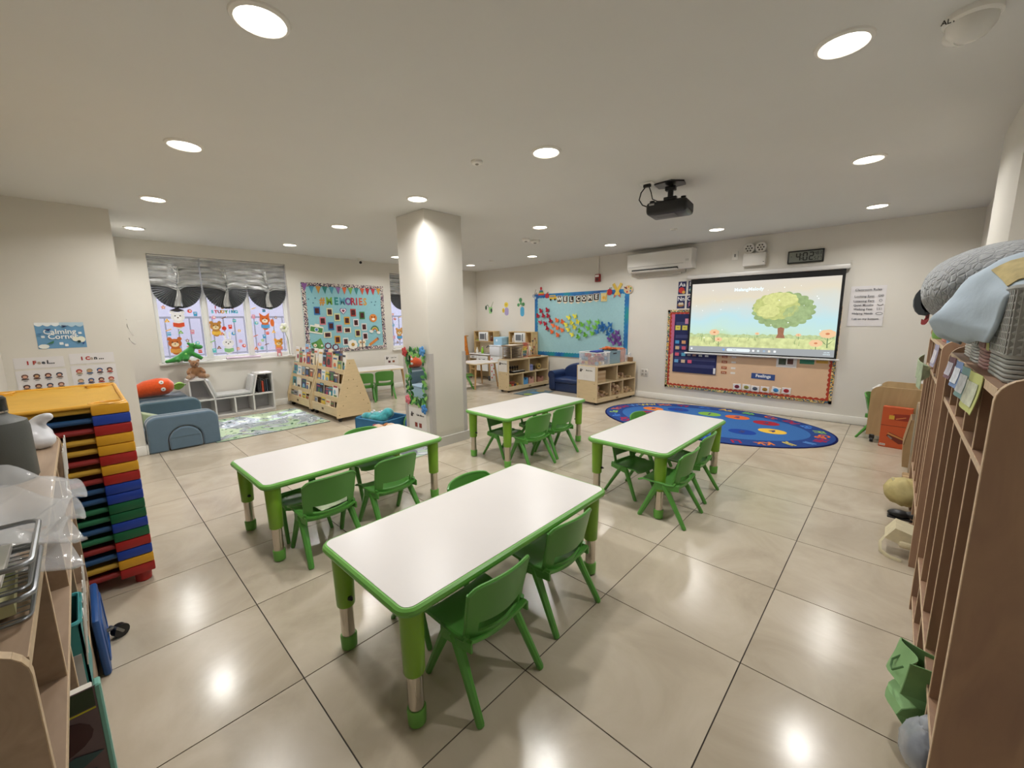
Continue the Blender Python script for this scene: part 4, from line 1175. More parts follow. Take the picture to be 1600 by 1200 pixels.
# dome camera above the cubbies
t = thing('dome_camera', 'white dome security camera with side-looking lens above the cubbies', 'camera', (0.40, 0.70, H), 0)
MB().lathe([(0.075, 0.0), (0.077, -0.02), (0.07, -0.028)], 24).build('base', whitem, t)
MB().lathe([(0.068, -0.028), (0.064, -0.05), (0.045, -0.078), (0.015, -0.09)], 24).build('dome', mat('camera_white', '#dedbd4', 0.25), t)
MB().lathe([(0.03, 0), (0.034, 0.03), (0.034, 0.06)], 16).build('lens_barrel', mat('camera_white', '#dedbd4'), t, (-0.015, 0.0, -0.065), (math.radians(60), 0, math.radians(-150)))
MB().lathe([(0.031, 0.060), (0.02, 0.062)], 16).build('lens_ring', blackm, t, (-0.015, 0.0, -0.065), (math.radians(60), 0, math.radians(-150)))
text('ALTS', 0.022, 0, 0, 0, C('#3a3832'), t, bold=0.0006).location = (-0.055, -0.052, -0.024)
# smaller ceiling things
def disc(name, lab, cat, x, y, r, h, m=whitem):
    t = thing(name, lab, cat, (x, y, H), 0)
    MB().lathe([(r, 0), (r, -h * 0.6), (r * 0.8, -h), (r * 0.1, -h)], 20).build('housing', m, t)
    return t
q = disc('smoke_detector', 'small round smoke detector on the ceiling ahead of the pillar', 'smoke detector', -1.88, 0.375, 0.04, 0.018)
MB().lathe([(0.012, -0.018), (0.01, -0.024)], 10).build('button', C('#9a968e'), q)
for x, y, nm in ((-3.47, 2.68, 'first'), (-3.46, 2.86, 'second')):
    q = disc('ceiling_sensor', 'small white ceiling sensor, %s of the pair beyond the pillar' % ('nearer' if nm == 'first' else 'farther'), 'sensor', x, y, 0.055 if nm == 'first' else 0.07, 0.035)
    MB().lathe([(0.02, -0.035), (0.018, -0.042)], 10).build('sensor_eye', C('#8a8680'), q)
for x, y, nm in ((-1.82, 3.55, 'between the projector and the air conditioner'), (-5.30, 3.79, 'in the far corner above the play kitchens')):
    q = disc('sprinkler_cover', 'flat round sprinkler cover on the ceiling ' + nm, 'sprinkler', x, y, 0.042, 0.012)
    MB().lathe([(0.030, -0.012), (0.030, -0.014)], 14).build('plate', C('#c9c6be'), q)
t = thing('bullet_camera', 'small white bullet security camera at the ceiling above the memories board', 'camera', (-6.62, 1.90, H), 0)
MB().lathe([(0.05, 0), (0.05, -0.015), (0.03, -0.02)], 16).build('base', whitem, t)
MB().tube([(0, 0, -0.015), (0, 0, -0.04)], 0.012, 8).build('bracket', whitem, t)
MB().tube([(-0.03, 0.0, -0.045), (0.045, -0.02, -0.075)], 0.03, 14).build('barrel', whitem, t)
MB().tube([(0.045, -0.02, -0.075), (0.05, -0.0213, -0.077)], 0.024, 14).build('lens', blackm, t)

# ================================================================ window side of the room
# memories board
bx, bz, w_, h_ = 1.705, 1.385, 1.47, 1.17
t = on_window('memories_board', 'blue bulletin board with a memories headline, bunting and framed photo cards', 'bulletin board', bx, bz)
flat(rrect(-w_ / 2, w_ / 2, -h_ / 2, h_ / 2, 0.004, 1), 0.0, 0.012, mat('teal_blue_paper', '#8fc3cd', 0.75, noise=0.03, nscale=30), 'backing', t)
spk = mat('speckled_border', '#888888', 0.6)
_speckle(spk, ['#2b2b33', '#d9d0c4', '#7a5a78', '#e6dfd2', '#3a3d48', '#b89a9a'], 75)
border(t, w_, h_, 0.06, spk, 26, 20, 0.008)
fc = ['#8a5a9c', '#4a8fae', '#c9903a', '#2f7f7a', '#4a94ae', '#8f6aa6', '#d8693a', '#7fae4a', '#3a8a8a', '#d0583a', '#b0242c', '#c23a4a', '#d2983a']
fp = [(1.02, 1.9), (1.13, 1.86), (1.24, 1.86), (1.35, 1.86), (1.465, 1.86), (1.58, 1.86), (1.69, 1.86), (1.8, 1.86), (1.91, 1.86), (2.02, 1.86), (2.12, 1.86), (2.23, 1.86), (2.34, 1.87)]
for (y, z), c in zip(fp, fc):
    s = 1.15 if y < 1.05 else 1.0
    flat([(y - bx - 0.043 * s, z - bz + 0.055), (y - bx + 0.043 * s, z - bz + 0.055), (y - bx, z - bz - 0.065 * s)], 0.016, 0.018, C(c), 'bunting_flag', t)
for chh, y, c in zip('#MEMORIES', (1.29, 1.41, 1.53, 1.64, 1.745, 1.83, 1.9, 1.975, 2.06), ('#d2913a', '#7fae3c', '#2f8a86', '#5aa0b8', '#7d4f92', '#b02a3a', '#b83038', '#d0573a', '#d2983a')):
    text(chh, 0.175, y - bx, 1.67 - bz, 0.014, C(c), t, bold=0.006, sx=0.82)
pcs = [(1.19, 1.51, '#2f6fae'), (1.4, 1.49, '#e0d8a8'), (1.525, 1.4, '#d8d8a0'), (1.82, 1.48, '#b8453c'), (1.985, 1.43, '#3f7f45'), (1.27, 1.34, '#d87f8a'), (1.695, 1.34, '#d8a03a'), (1.86, 1.3, '#e6dfe0'), (1.405, 1.25, '#2f6fae'),
    (2.01, 1.22, '#e0dcd6'), (1.545, 1.2, '#d8909a'), (1.69, 1.17, '#e6e0c8'), (1.88, 1.11, '#dcd89a'), (1.335, 1.1, '#e4dcc0'), (2.02, 1.05, '#e8d8da'), (1.5, 1.01, '#d8a03a'), (1.645, 0.97, '#e4e4e0')]
for k, (y, z, c) in enumerate(pcs):
    hz = k in (11, 13)
    a, b = (0.065, 0.05) if hz else (0.05, 0.066)
    f = flat([(y - bx - a, z - bz - b), (y - bx + a, z - bz - b), (y - bx + a, z - bz + b), (y - bx - a, z - bz + b)], 0.016, 0.019, C(c), 'photo_card', t)
    flat([(y - bx - a * 0.68, z - bz - b * 0.68), (y - bx + a * 0.68, z - bz - b * 0.68), (y - bx + a * 0.68, z - bz + b * 0.68), (y - bx - a * 0.68, z - bz + b * 0.68)], 0.019, 0.0205, mat('dark_red_photo', '#4a1f22', 0.4, noise=0.6, nscale=35), 'photo', f)
heart = [(0.06 * math.sin(a) ** 3, 0.05 * (13 * math.cos(a) - 5 * math.cos(2 * a) - 2 * math.cos(3 * a) - math.cos(4 * a)) / 13) for a in [2 * PI * i / 24 for i in range(24)]]
sc_ = lambda p, s: [(a * s, b * s) for a, b in p]
cut(t, 'heart_cutout', 1.64 - bx, 1.51 - bz, [(heart, '#7d4f92'), (sc_(heart, 0.8), '#efe8ea'), (sc_(heart, 0.45), '#8a2f52')])
cut(t, 'smiling_sun_cutout', 2.2 - bx, 1.38 - bz, [(circle(0, 0, 0.075, 18), '#d8863f'), (circle(0, -0.022, 0.03, 10, 0.022), '#f2ece4'), (circle(-0.028, 0.02, 0.012, 8), '#5a2a1c'), (circle(0.028, 0.02, 0.012, 8), '#5a2a1c')])
cut(t, 'camera_cutout', 1.155 - bx, 1.20 - bz, [(rrect(-0.11, 0.11, -0.07, 0.06, 0.01), '#eee9dc'), (rrect(-0.04, 0.04, 0.05, 0.09, 0.006), '#eee9dc'), (rrect(-0.10, 0.10, -0.045, 0.035, 0.004), '#4f8f48'), (circle(0, -0.005, 0.034, 14), '#e6ecee'), (circle(0, -0.005, 0.024, 12), '#4f84b8')], rot=-0.2)
cut(t, 'rainbow_cutout', 2.215 - bx, 1.14 - bz, [(circle(0, 0, 0.085, 20, 0.10)[:11], '#3f4a48'), (circle(0, 0, 0.072, 20, 0.084)[:11], '#7fae6a'), (circle(0, 0, 0.058, 20, 0.068)[:11], '#d8b04a'), (circle(0, 0, 0.044, 20, 0.05)[:11], '#b8503c'), (circle(0, 0, 0.028, 20, 0.03)[:11], '#8fc3cd'), (circle(-0.07, -0.015, 0.04, 10, 0.028), '#eeeae4'), (circle(0.075, -0.02, 0.04, 10, 0.028), '#eeeae4')], rot=-0.15)
cut(t, 'map_cutout', 1.16 - bx, 0.94 - bz, [([(-0.11, 0.03), (-0.02, 0.06), (0.05, 0.11), (0.10, -0.04), (0.03, -0.10), (-0.05, -0.11)], '#4f8a3f'), ([(-0.02, 0.06), (0.05, 0.11), (0.10, -0.04), (0.03, -0.10)], '#6aa04f'), (circle(-0.05, -0.01, 0.03, 10), '#eee8d8'), (circle(-0.05, -0.01, 0.012, 8), '#d8a03a'), (circle(0.06, -0.02, 0.018, 8), '#eee8d8')])
cut(t, 'sunglasses_cutout', 1.39 - bx, 0.90 - bz, [(star(0.062, 0.052, 8, -0.065, 0.01), '#6a1f38'), (star(0.062, 0.052, 8, 0.065, -0.02), '#6a1f38'), (circle(-0.065, 0.01, 0.038, 12), '#b4d4e4'), (circle(0.065, -0.02, 0.038, 12), '#b4d4e4')])
cut(t, 'daisy_cutout', 1.77 - bx, 0.91 - bz, [(circle(0.055 * math.cos(PI * k / 4), 0.055 * math.sin(PI * k / 4), 0.036, 10), '#f0ece2') for k in range(8)] + [(circle(0, 0, 0.032, 12), '#b8913f')])
cut(t, 'butterfly_cutout', 1.95 - bx, 0.92 - bz, [(circle(-0.035, 0.03, 0.04, 10), '#efe6d0'), (circle(0.035, 0.03, 0.04, 10), '#efe6d0'), (circle(-0.03, -0.035, 0.032, 10), '#efe6d0'), (circle(0.03, -0.035, 0.032, 10), '#efe6d0'), (circle(-0.03, 0.02, 0.016, 8), '#b8843f'), (circle(0.03, 0.02, 0.016, 8), '#b8843f'), ([(-0.006, -0.07), (0.006, -0.07), (0.006, 0.07), (-0.006, 0.07)], '#5a3a2a')])
cut(t, 'pencil_cutout', 2.17 - bx, 0.935 - bz, [([(-0.085, -0.03), (0.075, 0.075), (0.10, 0.035), (-0.06, -0.07)], '#d8853a'), ([(-0.085, -0.03), (-0.06, -0.07), (-0.115, -0.075)], '#e6cda0'), ([(0.075, 0.075), (0.10, 0.035), (0.12, 0.05), (0.095, 0.09)], '#8a4a52')])
for y, z in [(1.07, 1.7), (1.18, 1.72), (1.14, 1.64), (2.19, 1.67), (2.27, 1.68), (2.25, 1.62)]:
    flat(circle(y - bx, z - bz, 0.012, 8), 0.0125, 0.0145, C('#3f7088'), 'dot_sticker', t)

def activity_sign(name, lab, place, w, h, body):
    t = place
    flat([(-w / 2, -h / 2), (w / 2, -h / 2), (w / 2, h / 2), (-w / 2, h / 2)], 0, 0.003, mat('laminated_paper', '#e6e3df', 0.35), 'sheet', t)
    cut(t, 'icon', -w * 0.32, h * 0.2, [(circle(0, 0.018, 0.012, 8), '#3a3434'), (rrect(-0.018, 0.018, -0.022, 0.008, 0.006), '#4a4040'), (circle(0.028, 0.01, 0.010, 8), '#3a3434')], d=0.0032)
    text(body, 0.028, w * 0.16, h * 0.22, 0.004, C('#3a3a3a'), t, bold=0.0004)
    return t
s = activity_sign('area_sign', '', on_window('area_sign', 'small white area sign on the wall beside the craft table', 'sign', 2.535, 0.565), 0.30, 0.20, 'Table Toys')
for x, c in ((-0.045, '#5a2228'), (0.045, '#8a4a2a')):
    flat([(x - 0.024, -0.05), (x + 0.024, -0.05), (x + 0.024, -0.01), (x - 0.024, -0.01)], 0.003, 0.004, C(c), 'picture', s)

# ---------------------------------------------------------------- calming corner papers on the short left wall
def on_left(name, lab, cat, y, z, group=None):
    return thing(name, lab, cat, (-5.2, y, z), PI / 2, group)
t = on_left('calming_poster', 'blue Calming Corner poster with clouds and puzzle pieces on the short left wall', 'poster', -1.735, 1.245)
flat([(-0.15, -0.115), (0.15, -0.115), (0.15, 0.115), (-0.15, 0.115)], 0, 0.002, mat('poster_blue', '#6b9dc4', 0.5), 'sheet', t)
cut(t, 'clouds', 0, 0, [([(-0.15, 0.115)] + [(-0.15 + 0.15 * i / 18, 0.095 - 0.014 * abs(math.sin(PI * 3 * i / 18))) for i in range(19)] + [(0.0, 0.115)], '#eef2f4'), ([(0.0, 0.115)] + [(0.0 + 0.15 * i / 18, 0.09 - 0.016 * abs(math.sin(PI * 3 * i / 18))) for i in range(19)] + [(0.15, 0.115)], '#b9d3e2'),
    (circle(-0.115, -0.095, 0.033, 10, 0.02), '#eef0ea'), (circle(0.085, -0.035, 0.022, 10), '#eeeedd'), (circle(0.12, -0.04, 0.028, 10), '#eeeedd')], d=0.002)
cut(t, 'puzzle_pieces', 0, 0, [(rrect(-0.02, 0.005, -0.085, -0.062, 0.004), '#eef2f4'), (rrect(0.012, 0.034, -0.10, -0.078, 0.004), '#eef2f4'), (rrect(-0.122, -0.10, -0.02, 0.0, 0.004), '#e0e8ec'), (rrect(0.108, 0.13, 0.008, 0.028, 0.004), '#e6ecee'),
    ([(-0.10, 0.06), (-0.055, 0.06), (-0.07, 0.04)], '#2c3a70'), ([(0.01, 0.09), (0.05, 0.085), (0.02, 0.07)], '#20305a'), ([(-0.10, -0.075), (-0.05, -0.045), (-0.055, -0.07)], '#3f7a5a'), (circle(0.105, -0.06, 0.012, 8), '#1f3a35'), ([(0.12, -0.075), (0.145, -0.068), (0.13, -0.085)], '#22408a'), ([(-0.145, 0.02), (-0.11, 0.02), (-0.125, 0.01)], '#3a70a0')], d=0.0024)
text('Calming', 0.062, -0.005, 0.032, 0.0062, C('#f4f7f8'), t, bold=0.0012)
text('Corner', 0.062, 0.01, -0.012, 0.0062, C('#f4f7f8'), t, bold=0.0012)
for lab, y, body, cols, z in (('white header strip reading I Feel on the short left wall', -1.895, 'I Feel...', ['#b02c30', '', '#a8392e', '#b8a898', '#4a5058', '#30343a', '#202226', '#202226', '#202226'], 1.01),
        ('white header strip reading I Can on the short left wall', -1.565, 'I Can...', ['#a82c30', '', '#b8352e', '#b0a498', '#3a4048', '#202226', '#202226', '#202226'], 1.025)):
    t = on_left('header_strip', lab, 'sign', y, z, 'header strips above the feelings charts')
    flat([(-0.148, -0.048), (0.148, -0.048), (0.148, 0.048), (-0.148, 0.048)], 0, 0.002, mat('white_paper', '#e2dfe0', 0.7), 'sheet', t)
    x = -0.068
    for chh, c in zip(body, cols):
        wd = 0.012 if chh in '.l ' else 0.026
        if chh != ' ':
            text(chh, 0.042, x, 0.0, 0.003, C(c), t, bold=0.0022)
        x += wd
for lab, y, z, cols in (('white chart of feeling faces below the I Feel strip', -1.895, 0.83, ['#7a5648', '#4a2f2a', '#5a3028', '#3a3f52']), ('white chart of calming activities below the I Can strip', -1.565, 0.845, ['#b03a32', '#a89a7a', '#3a5a8a', '#4a2a30'])):
    t = on_left('feelings_chart', lab, 'poster', y, z, 'charts behind the top of the cot stack')
    flat([(-0.15, -0.20), (0.15, -0.20), (0.15, 0.115), (-0.15, 0.115)], 0, 0.002, mat('white_paper', '#e2dfe0', 0.7), 'sheet', t)
    for r in range(3):
        for k in range(4):
            cut(t, 'face', -0.10 + 0.068 * k, 0.065 - 0.09 * r, [(circle(0, 0, 0.021, 10, 0.019), cols[(k + r) % 4]), (circle(0, -0.004, 0.013, 10, 0.011), '#d8a890' if k != 1 else '#caa07a'), ([(-0.018, -0.018), (0.018, -0.018), (0.022, -0.028), (-0.022, -0.028)], cols[(k + r + 1) % 4]), ([(-0.012, -0.036), (0.012, -0.036), (0.012, -0.040), (-0.012, -0.040)], '#6a6a6a')], d=0.002)
# papers curling off the far side of that wall
t = thing('pinned_papers', 'curling papers pinned around the end of the short left wall', 'paper', (-5.29, -1.285, 1.25), 0)
for k, (z0, z1, o, c) in enumerate(((0.10, 0.135, 0.13, '#d8d4cc'), (-0.05, 0.09, 0.045, '#b8b2a8'), (-0.14, -0.05, 0.05, '#a49e96'))):
    MB().shell(lambda u, v: (-0.10 * u, 0.004 + o * v ** 1.5 * (0.6 + 0.4 * u), z1 + (z0 - z1) * v + 0.02 * v * v), 3, 6, 0.002).build('sheet', C(c, 0.8), t)

# ---------------------------------------------------------------- soft play blocks
foam = mat('blue_grey_velour', '#5b7284', 0.85, sheen=0.5, noise=0.04, nscale=12, bump=0.15, bscale=220)
foam2 = mat('slate_velour', '#4a626e', 0.85, sheen=0.5, noise=0.04, nscale=12, bump=0.15, bscale=220)
def arch_poly(w, h, r, aw, ah):
    out = [(-w / 2, 0), (-aw / 2, 0)]
    n = 14
    hh = ah - aw / 2
    out += [(-aw / 2 * math.cos(PI * i / n), max(hh, 0) + (ah - max(hh, 0)) * math.sin(PI * i / n)) for i in range(n + 1)]
    out += [(aw / 2, 0), (w / 2, 0)]
    for cx, a in ((w / 2 - r, 0), (-w / 2 + r, PI / 2)):
        out += [(cx + r * math.cos(a + PI / 2 * i / 6), h - r + r * math.sin(a + PI / 2 * i / 6)) for i in range(7)]
    return out
def soft_arch(name, lab, x, y, rz, w, h, d, aw, ah, m, group):
    t = thing(name, lab, 'soft block', (x, y, 0.001), rz, group)
    bm_ = MB().prism(arch_poly(w, h, 0.09, aw, ah), -d / 2, d / 2)
    bm_.bm.normal_update()
    o = bm_.build('arch_block', m, t, ang=50)
    bv = o.modifiers.new('soft_edges', 'BEVEL')
    bv.width = 0.018
    bv.segments = 3
    bv.limit_method = 'ANGLE'
    n = 14
    hh = max(ah - aw / 2, 0)
    p = [(-aw / 2 * 0.94, 0.008)] + [(-aw / 2 * 0.94 * math.cos(PI * i / n), hh + (ah - hh) * 0.95 * math.sin(PI * i / n)) for i in range(n + 1)] + [(aw / 2 * 0.94, 0.008)]
    o = MB().prism(p, -d / 2 - 0.012, d / 2 - 0.01).build('arch_plug', m, t, ang=50)
    bv = o.modifiers.new('soft_edges', 'BEVEL')
    bv.width = 0.014
    bv.segments = 2
    bv.limit_method = 'ANGLE'
    MB().tube([(-aw / 2 * 0.9, -d / 2 - 0.013, ah * 0.55), (0, -d / 2 - 0.014, ah * 0.56), (aw / 2 * 0.9, -d / 2 - 0.013, ah * 0.56)], 0.0025, 4).build('seam', foam2, t)
    mb = MB()
    mb.tube([(-w / 2 + 0.0, -d / 2 + 0.10, 0.02)] + [(a * 1.0, -d / 2 + 0.10, b * 1.0) for a, b in [(-w / 2, h - 0.09)] + [(-w / 2 + 0.09 - 0.09 * math.cos(PI / 2 * i / 5), h - 0.09 + 0.09 * math.sin(PI / 2 * i / 5)) for i in range(1, 6)] + [(w / 2 - 0.09 + 0.09 * math.sin(PI / 2 * i / 5), h - 0.09 + 0.09 * math.cos(PI / 2 * i / 5)) for i in range(6)]] + [(w / 2, -d / 2 + 0.10, 0.02)], 0.004, 5)
    mb.build('piping', foam2, t)
    return t
soft_arch('soft_arch', 'blue grey soft play arch block with half-round plug, nearest the room', -5.27, -0.965, PI / 2, 0.615, 0.375, 0.20, 0.30, 0.25, foam, 'soft play arch blocks')
soft_arch('soft_arch', 'slate blue soft play arch block behind, under the orange carrot cushion', -5.98, -0.985, PI / 2, 0.60, 0.43, 0.17, 0.30, 0.25, foam2, 'soft play arch blocks')
t = thing('soft_mat', 'pale blue soft play mat lying between the two arch blocks', 'soft block', (-5.63, -0.975, 0.001), 0)
o = MB().box(-0.235, 0.24, -0.29, 0.30, 0, 0.22, r=0.03, seg=3).build('mat_block', mat('pale_blue_velour', '#8fa9be', 0.85, sheen=0.5), t)
MB().tube([(a, b, 0.2) for a, b in rrect(-0.238, 0.243, -0.293, 0.303, 0.03)], 0.004, 5, closed=True).build('piping', foam2, t)
t = thing('soft_wedge', 'sage green soft play wedge against the short left wall', 'soft block', (-5.66, -1.16, 0.221), 0)
o = MB().prism([(-0.10, 0), (0.11, 0), (0.11, 0.06), (-0.10, 0.15)], -0.09, 0.08, axis='x').build('wedge_block', mat('sage_velour', '#a3b18a', 0.85, sheen=0.4), t)
bv = o.modifiers.new('soft_edges', 'BEVEL'); bv.width = 0.01; bv.segments = 2
MB().box(-0.09, 0.08, 0.1105, 0.1135, 0.005, 0.05).build('side_panel', mat('dark_sage', '#6f8064', 0.85), t)

def blend(mb, name, m, parent=None, loc=(0, 0, 0), rot=(0, 0, 0), vox=0.012, sm=6):
    o = mb.build(name, m, parent, loc, rot, ang=None)
    r = o.modifiers.new('merge', 'REMESH')
    r.mode = 'VOXEL'
    r.voxel_size = vox
    r.use_smooth_shade = True
    s = o.modifiers.new('soften', 'SMOOTH')
    s.iterations = sm
    return o
def plush_mat(n, c, c2=None):
    return mat(n, c, 0.95, sheen=0.6, noise=0.1, nscale=60, bump=0.5, bscale=180, spec=0.1)
# carrot cushion with button eyes
t = thing('carrot_cushion', 'long orange carrot cushion with white button eyes and a green leaf', 'cushion', (-6.32, -1.02, 0.545), 0)
mb = MB().tube([(0, -0.25, -0.035), (0, -0.21, -0.03), (0, -0.12, 0.0), (0, 0.0, 0.012), (0, 0.09, 0.01), (0, 0.135, 0.0), (0, 0.15, 0)], [0.03, 0.075, 0.098, 0.108, 0.095, 0.055, 0.02], 18, flat=1.05)
blend(mb, 'carrot_body', plush_mat('orange_plush', '#d9531f'), t, vox=0.012)
MB().shell(lambda u, v: (0.06 * (v - 0.5) * math.sin(PI * min(u * 1.1, 1)), 0.14 + 0.13 * u, -0.01 + 0.09 * (v - 0.5) * math.sin(PI * min(0.15 + u * 0.9, 1)) + 0.02 * u), 8, 6, 0.022).build('leaf', plush_mat('leaf_plush', '#7fae3a'), t)
for y, z in ((0.02, 0.072), (0.03, -0.012)):
    e = MB().lathe([(0.024, 0), (0.024, 0.006), (0.018, 0.009)], 14).build('button_eye', C('#e6e2da', 0.3), t, (0.088 if z > 0.05 else 0.105, y, z), (0, math.radians(65 if z > 0.05 else 95), 0))
    MB().lathe([(0.007, 0.009), (0.006, 0.011)], 8).build('pupil', C('#3a322c', 0.4), e)
# storage box the carrot lies on (behind the far arch)
t = thing('foam_step', 'dark slate foam step behind the far arch, carrying the orange carrot cushion', 'soft block', (-6.40, -1.0, 0.001), 0)
MB().box(-0.27, 0.20, -0.26, 0.235, 0, 0.435, r=0.03, seg=3).build('step_block', mat('dark_slate_velour', '#3a4650', 0.9, sheen=0.3), t)
MB().tube([(a, b, 0.41) for a, b in rrect(-0.273, 0.203, -0.263, 0.238, 0.03)], 0.004, 5, closed=True).build('piping', foam, t)
# little plush lying on the mat
t = thing('plush_puppy', 'tan and cream plush puppy lying across the soft play mat', 'plush toy', (-5.50, -0.98, 0.262), 0)
mb = MB().ball((0, -0.10, 0.02), (0.05, 0.055, 0.045), 12).ball((0, 0.02, 0.0), (0.055, 0.11, 0.04), 12).ball((0.02, 0.12, -0.005), (0.03, 0.07, 0.03), 10).ball((-0.03, 0.13, -0.005), (0.03, 0.07, 0.03), 10).ball((0.02, -0.15, 0.01), (0.03, 0.03, 0.026), 10)
blend(mb, 'body', plush_mat('cream_plush', '#e6cda0'), t)
for x in (-0.045, 0.045):
    MB().ball((x, -0.09, 0.01), (0.018, 0.03, 0.04), 10).build('ear', plush_mat('tan_plush', '#b5794a'), t)
MB().ball((0, -0.105, 0.055), (0.03, 0.028, 0.015), 10).build('head_patch', plush_mat('tan_plush', '#b5794a'), t)

# ---------------------------------------------------------------- reading bench
wht = mat('bench_white', '#dddad6', 0.45)
inn = mat('bench_back_panel', '#b9b6b8', 0.5)
t = thing('reading_bench', 'white cubby bench with a dipped seat below the left window', 'bench', (-6.535, -0.19, 0), PI / 2)
# local x along the wall (-0.51..0.51), local y into the wall 0..0.30
D = 0.30
def panel(mb, pts, th=0.018):
    (x0, z0), (x1, z1) = pts
    d = Vector((x1 - x0, z1 - z0)).normalized()
    n = Vector((-d.y, d.x)) * th / 2
    mb.prism([(x0 + n.x, z0 + n.y), (x1 + n.x, z1 + n.y), (x1 - n.x, z1 - n.y), (x0 - n.x, z0 - n.y)], 0, D)
for nm, pts in (('side_panel', [(-0.50, 0.0), (-0.50, 0.565)]), ('side_panel', [(0.505, 0.0), (0.505, 0.575)]), ('top_panel', [(-0.51, 0.566), (-0.315, 0.566)]), ('top_panel', [(0.30, 0.578), (0.515, 0.578)]),
        ('slope_panel', [(-0.325, 0.565), (-0.235, 0.285)]), ('slope_panel', [(0.305, 0.575), (0.235, 0.285)]), ('seat_panel', [(-0.495, 0.278), (0.50, 0.278)]), ('base_panel', [(-0.495, 0.03), (0.50, 0.03)]),
        ('divider', [(-0.235, 0.03), (-0.235, 0.275)]), ('divider', [(0.0, 0.03), (0.0, 0.275)]), ('divider', [(0.235, 0.03), (0.235, 0.275)])):
    mb = MB()
    panel(mb, pts)
    mb.build(nm, wht, t)
MB().prism([(-0.495, 0.03), (0.50, 0.03), (0.50, 0.565), (0.305, 0.565), (0.235, 0.28), (-0.235, 0.28), (-0.325, 0.56), (-0.495, 0.56)], D - 0.012, D - 0.004).build('back_panel', inn, t)
MB().box(-0.495, 0.50, 0.01, 0.025, 0.0, 0.022).build('kick_board', wht, t)
gc = mat('grey_cushion', '#c4c4c2', 0.9, noise=0.05, nscale=30)
dk = mat('cushion_edge', '#4c5052', 0.9)
for nm, rot, loc, L in (('seat_cushion', 0.0, (0.0, 0.013, 0.315), 0.43), ('back_cushion', 1.27, (-0.252, 0.013, 0.425), 0.27), ('back_cushion', -1.34, (0.243, 0.013, 0.43), 0.28)):
    mb = MB().box(-L / 2, L / 2, 0.0, D - 0.02, -0.02, 0.022, r=0.018, seg=3, m=0)
    c = mb.build(nm, gc, t, loc, (0, rot, 0))
    MB().box(-L / 2 + 0.01, L / 2 - 0.01, 0.01, D - 0.03, -0.030, -0.018, r=0.004, seg=1).build('cushion_base', dk, c)
# books in the right cubby
for k, (x, c, h, th, nm) in enumerate(((0.325, '#23262a', 0.20, 0.022, 'black'), (0.352, '#3a3a3c', 0.22, 0.02, 'charcoal'), (0.382, '#b8452c', 0.17, 0.026, 'red'), (0.412, '#2f3640', 0.18, 0.02, 'navy'), (0.44, '#4a5560', 0.19, 0.016, 'slate'), (0.466, '#1f2428', 0.19, 0.018, 'dark'))):
    b = thing('hardback_book', '%s book standing in the upper right cubby of the white bench' % nm, 'book', (-6.535 - 0.06, -0.19 + x, 0.289), PI / 2, 'books in the bench cubby')
    o = MB().box(-th / 2, th / 2, 0, 0.14, 0, h, r=0.002, seg=1).build('cover', C(c, 0.5), b)
    MB().box(-th / 2 + 0.003, th / 2 - 0.003, 0.004, 0.138, h - 0.003, h + 0.001).build('pages', C('#d8d0c0', 0.8), b)
    if k > 2:
        b.rotation_euler = (0, 0, PI / 2)
# teddy bear on the bench
t = thing('teddy_bear', 'brown teddy bear sitting on the left end of the white bench', 'plush toy', (-6.66, -0.585, 0.577), PI / 2)
mb = MB().ball((0, 0.0, 0.10), (0.062, 0.055, 0.075), 14).ball((0, -0.01, 0.205), (0.055, 0.052, 0.05), 14).ball((0, -0.055, 0.192), (0.028, 0.025, 0.022), 10)
for s in (-1, 1):
    mb.ball((s * 0.045, 0.005, 0.248), (0.022, 0.014, 0.022), 10)
    mb.tube([(s * 0.05, -0.01, 0.145), (s * 0.085, -0.05, 0.10), (s * 0.085, -0.075, 0.08)], [0.026, 0.026, 0.022], 8)
    mb.tube([(s * 0.04, -0.02, 0.04), (s * 0.085, -0.09, 0.035), (s * 0.10, -0.115, 0.035)], [0.038, 0.034, 0.03], 8)
blend(mb, 'body', plush_mat('brown_plush', '#8f6847'), t, vox=0.009, sm=3)
for s in (-1, 1):
    MB().ball((s * 0.105, -0.142, 0.04), (0.026, 0.01, 0.028), 10).build('paw_pad', plush_mat('pale_pad', '#b59a80'), t)
    MB().ball((s * 0.02, -0.062, 0.218), 0.006, 8).build('eye', C('#1a1412', 0.2), t)
MB().ball((0, -0.082, 0.20), (0.009, 0.006, 0.007), 8).build('nose', C('#2a1c16', 0.3), t)
# green dinosaur plush on the sill
t = thing('dinosaur_plush', 'bright green bubbly plush dinosaur sprawled on the left window sill', 'plush toy', (-6.79, -0.60, 0.80), PI / 2)
mb = MB().tube([(-0.26, -0.01, 0.022), (-0.20, -0.01, 0.035), (-0.12, 0, 0.06), (-0.05, 0, 0.10), (0.0, 0, 0.145), (0.03, 0, 0.19)], [0.02, 0.032, 0.05, 0.062, 0.055, 0.04], 12)
mb.ball((0.05, -0.01, 0.225), (0.05, 0.042, 0.04), 12).ball((0.105, -0.02, 0.205), (0.052, 0.04, 0.036), 12).ball((0.0, 0, 0.255), 0.022, 8)
mb.tube([(0.02, -0.02, 0.12), (0.09, -0.05, 0.07), (0.125, -0.055, 0.04)], [0.034, 0.03, 0.026], 8)
mb.tube([(-0.05, -0.03, 0.08), (-0.06, -0.075, 0.03)], [0.045, 0.036], 8).tube([(-0.13, -0.03, 0.05), (-0.15, -0.06, 0.028)], [0.036, 0.028], 8).ball((-0.255, -0.01, 0.026), 0.026, 8)
blend(mb, 'body', plush_mat('dino_green', '#37873a'), t, vox=0.009, sm=3)
for s in (-1, 1):
    MB().ball((0.06, -0.012 + s * 0.036, 0.245), 0.009, 8).build('eye', C('#f0f0e8', 0.2), t)
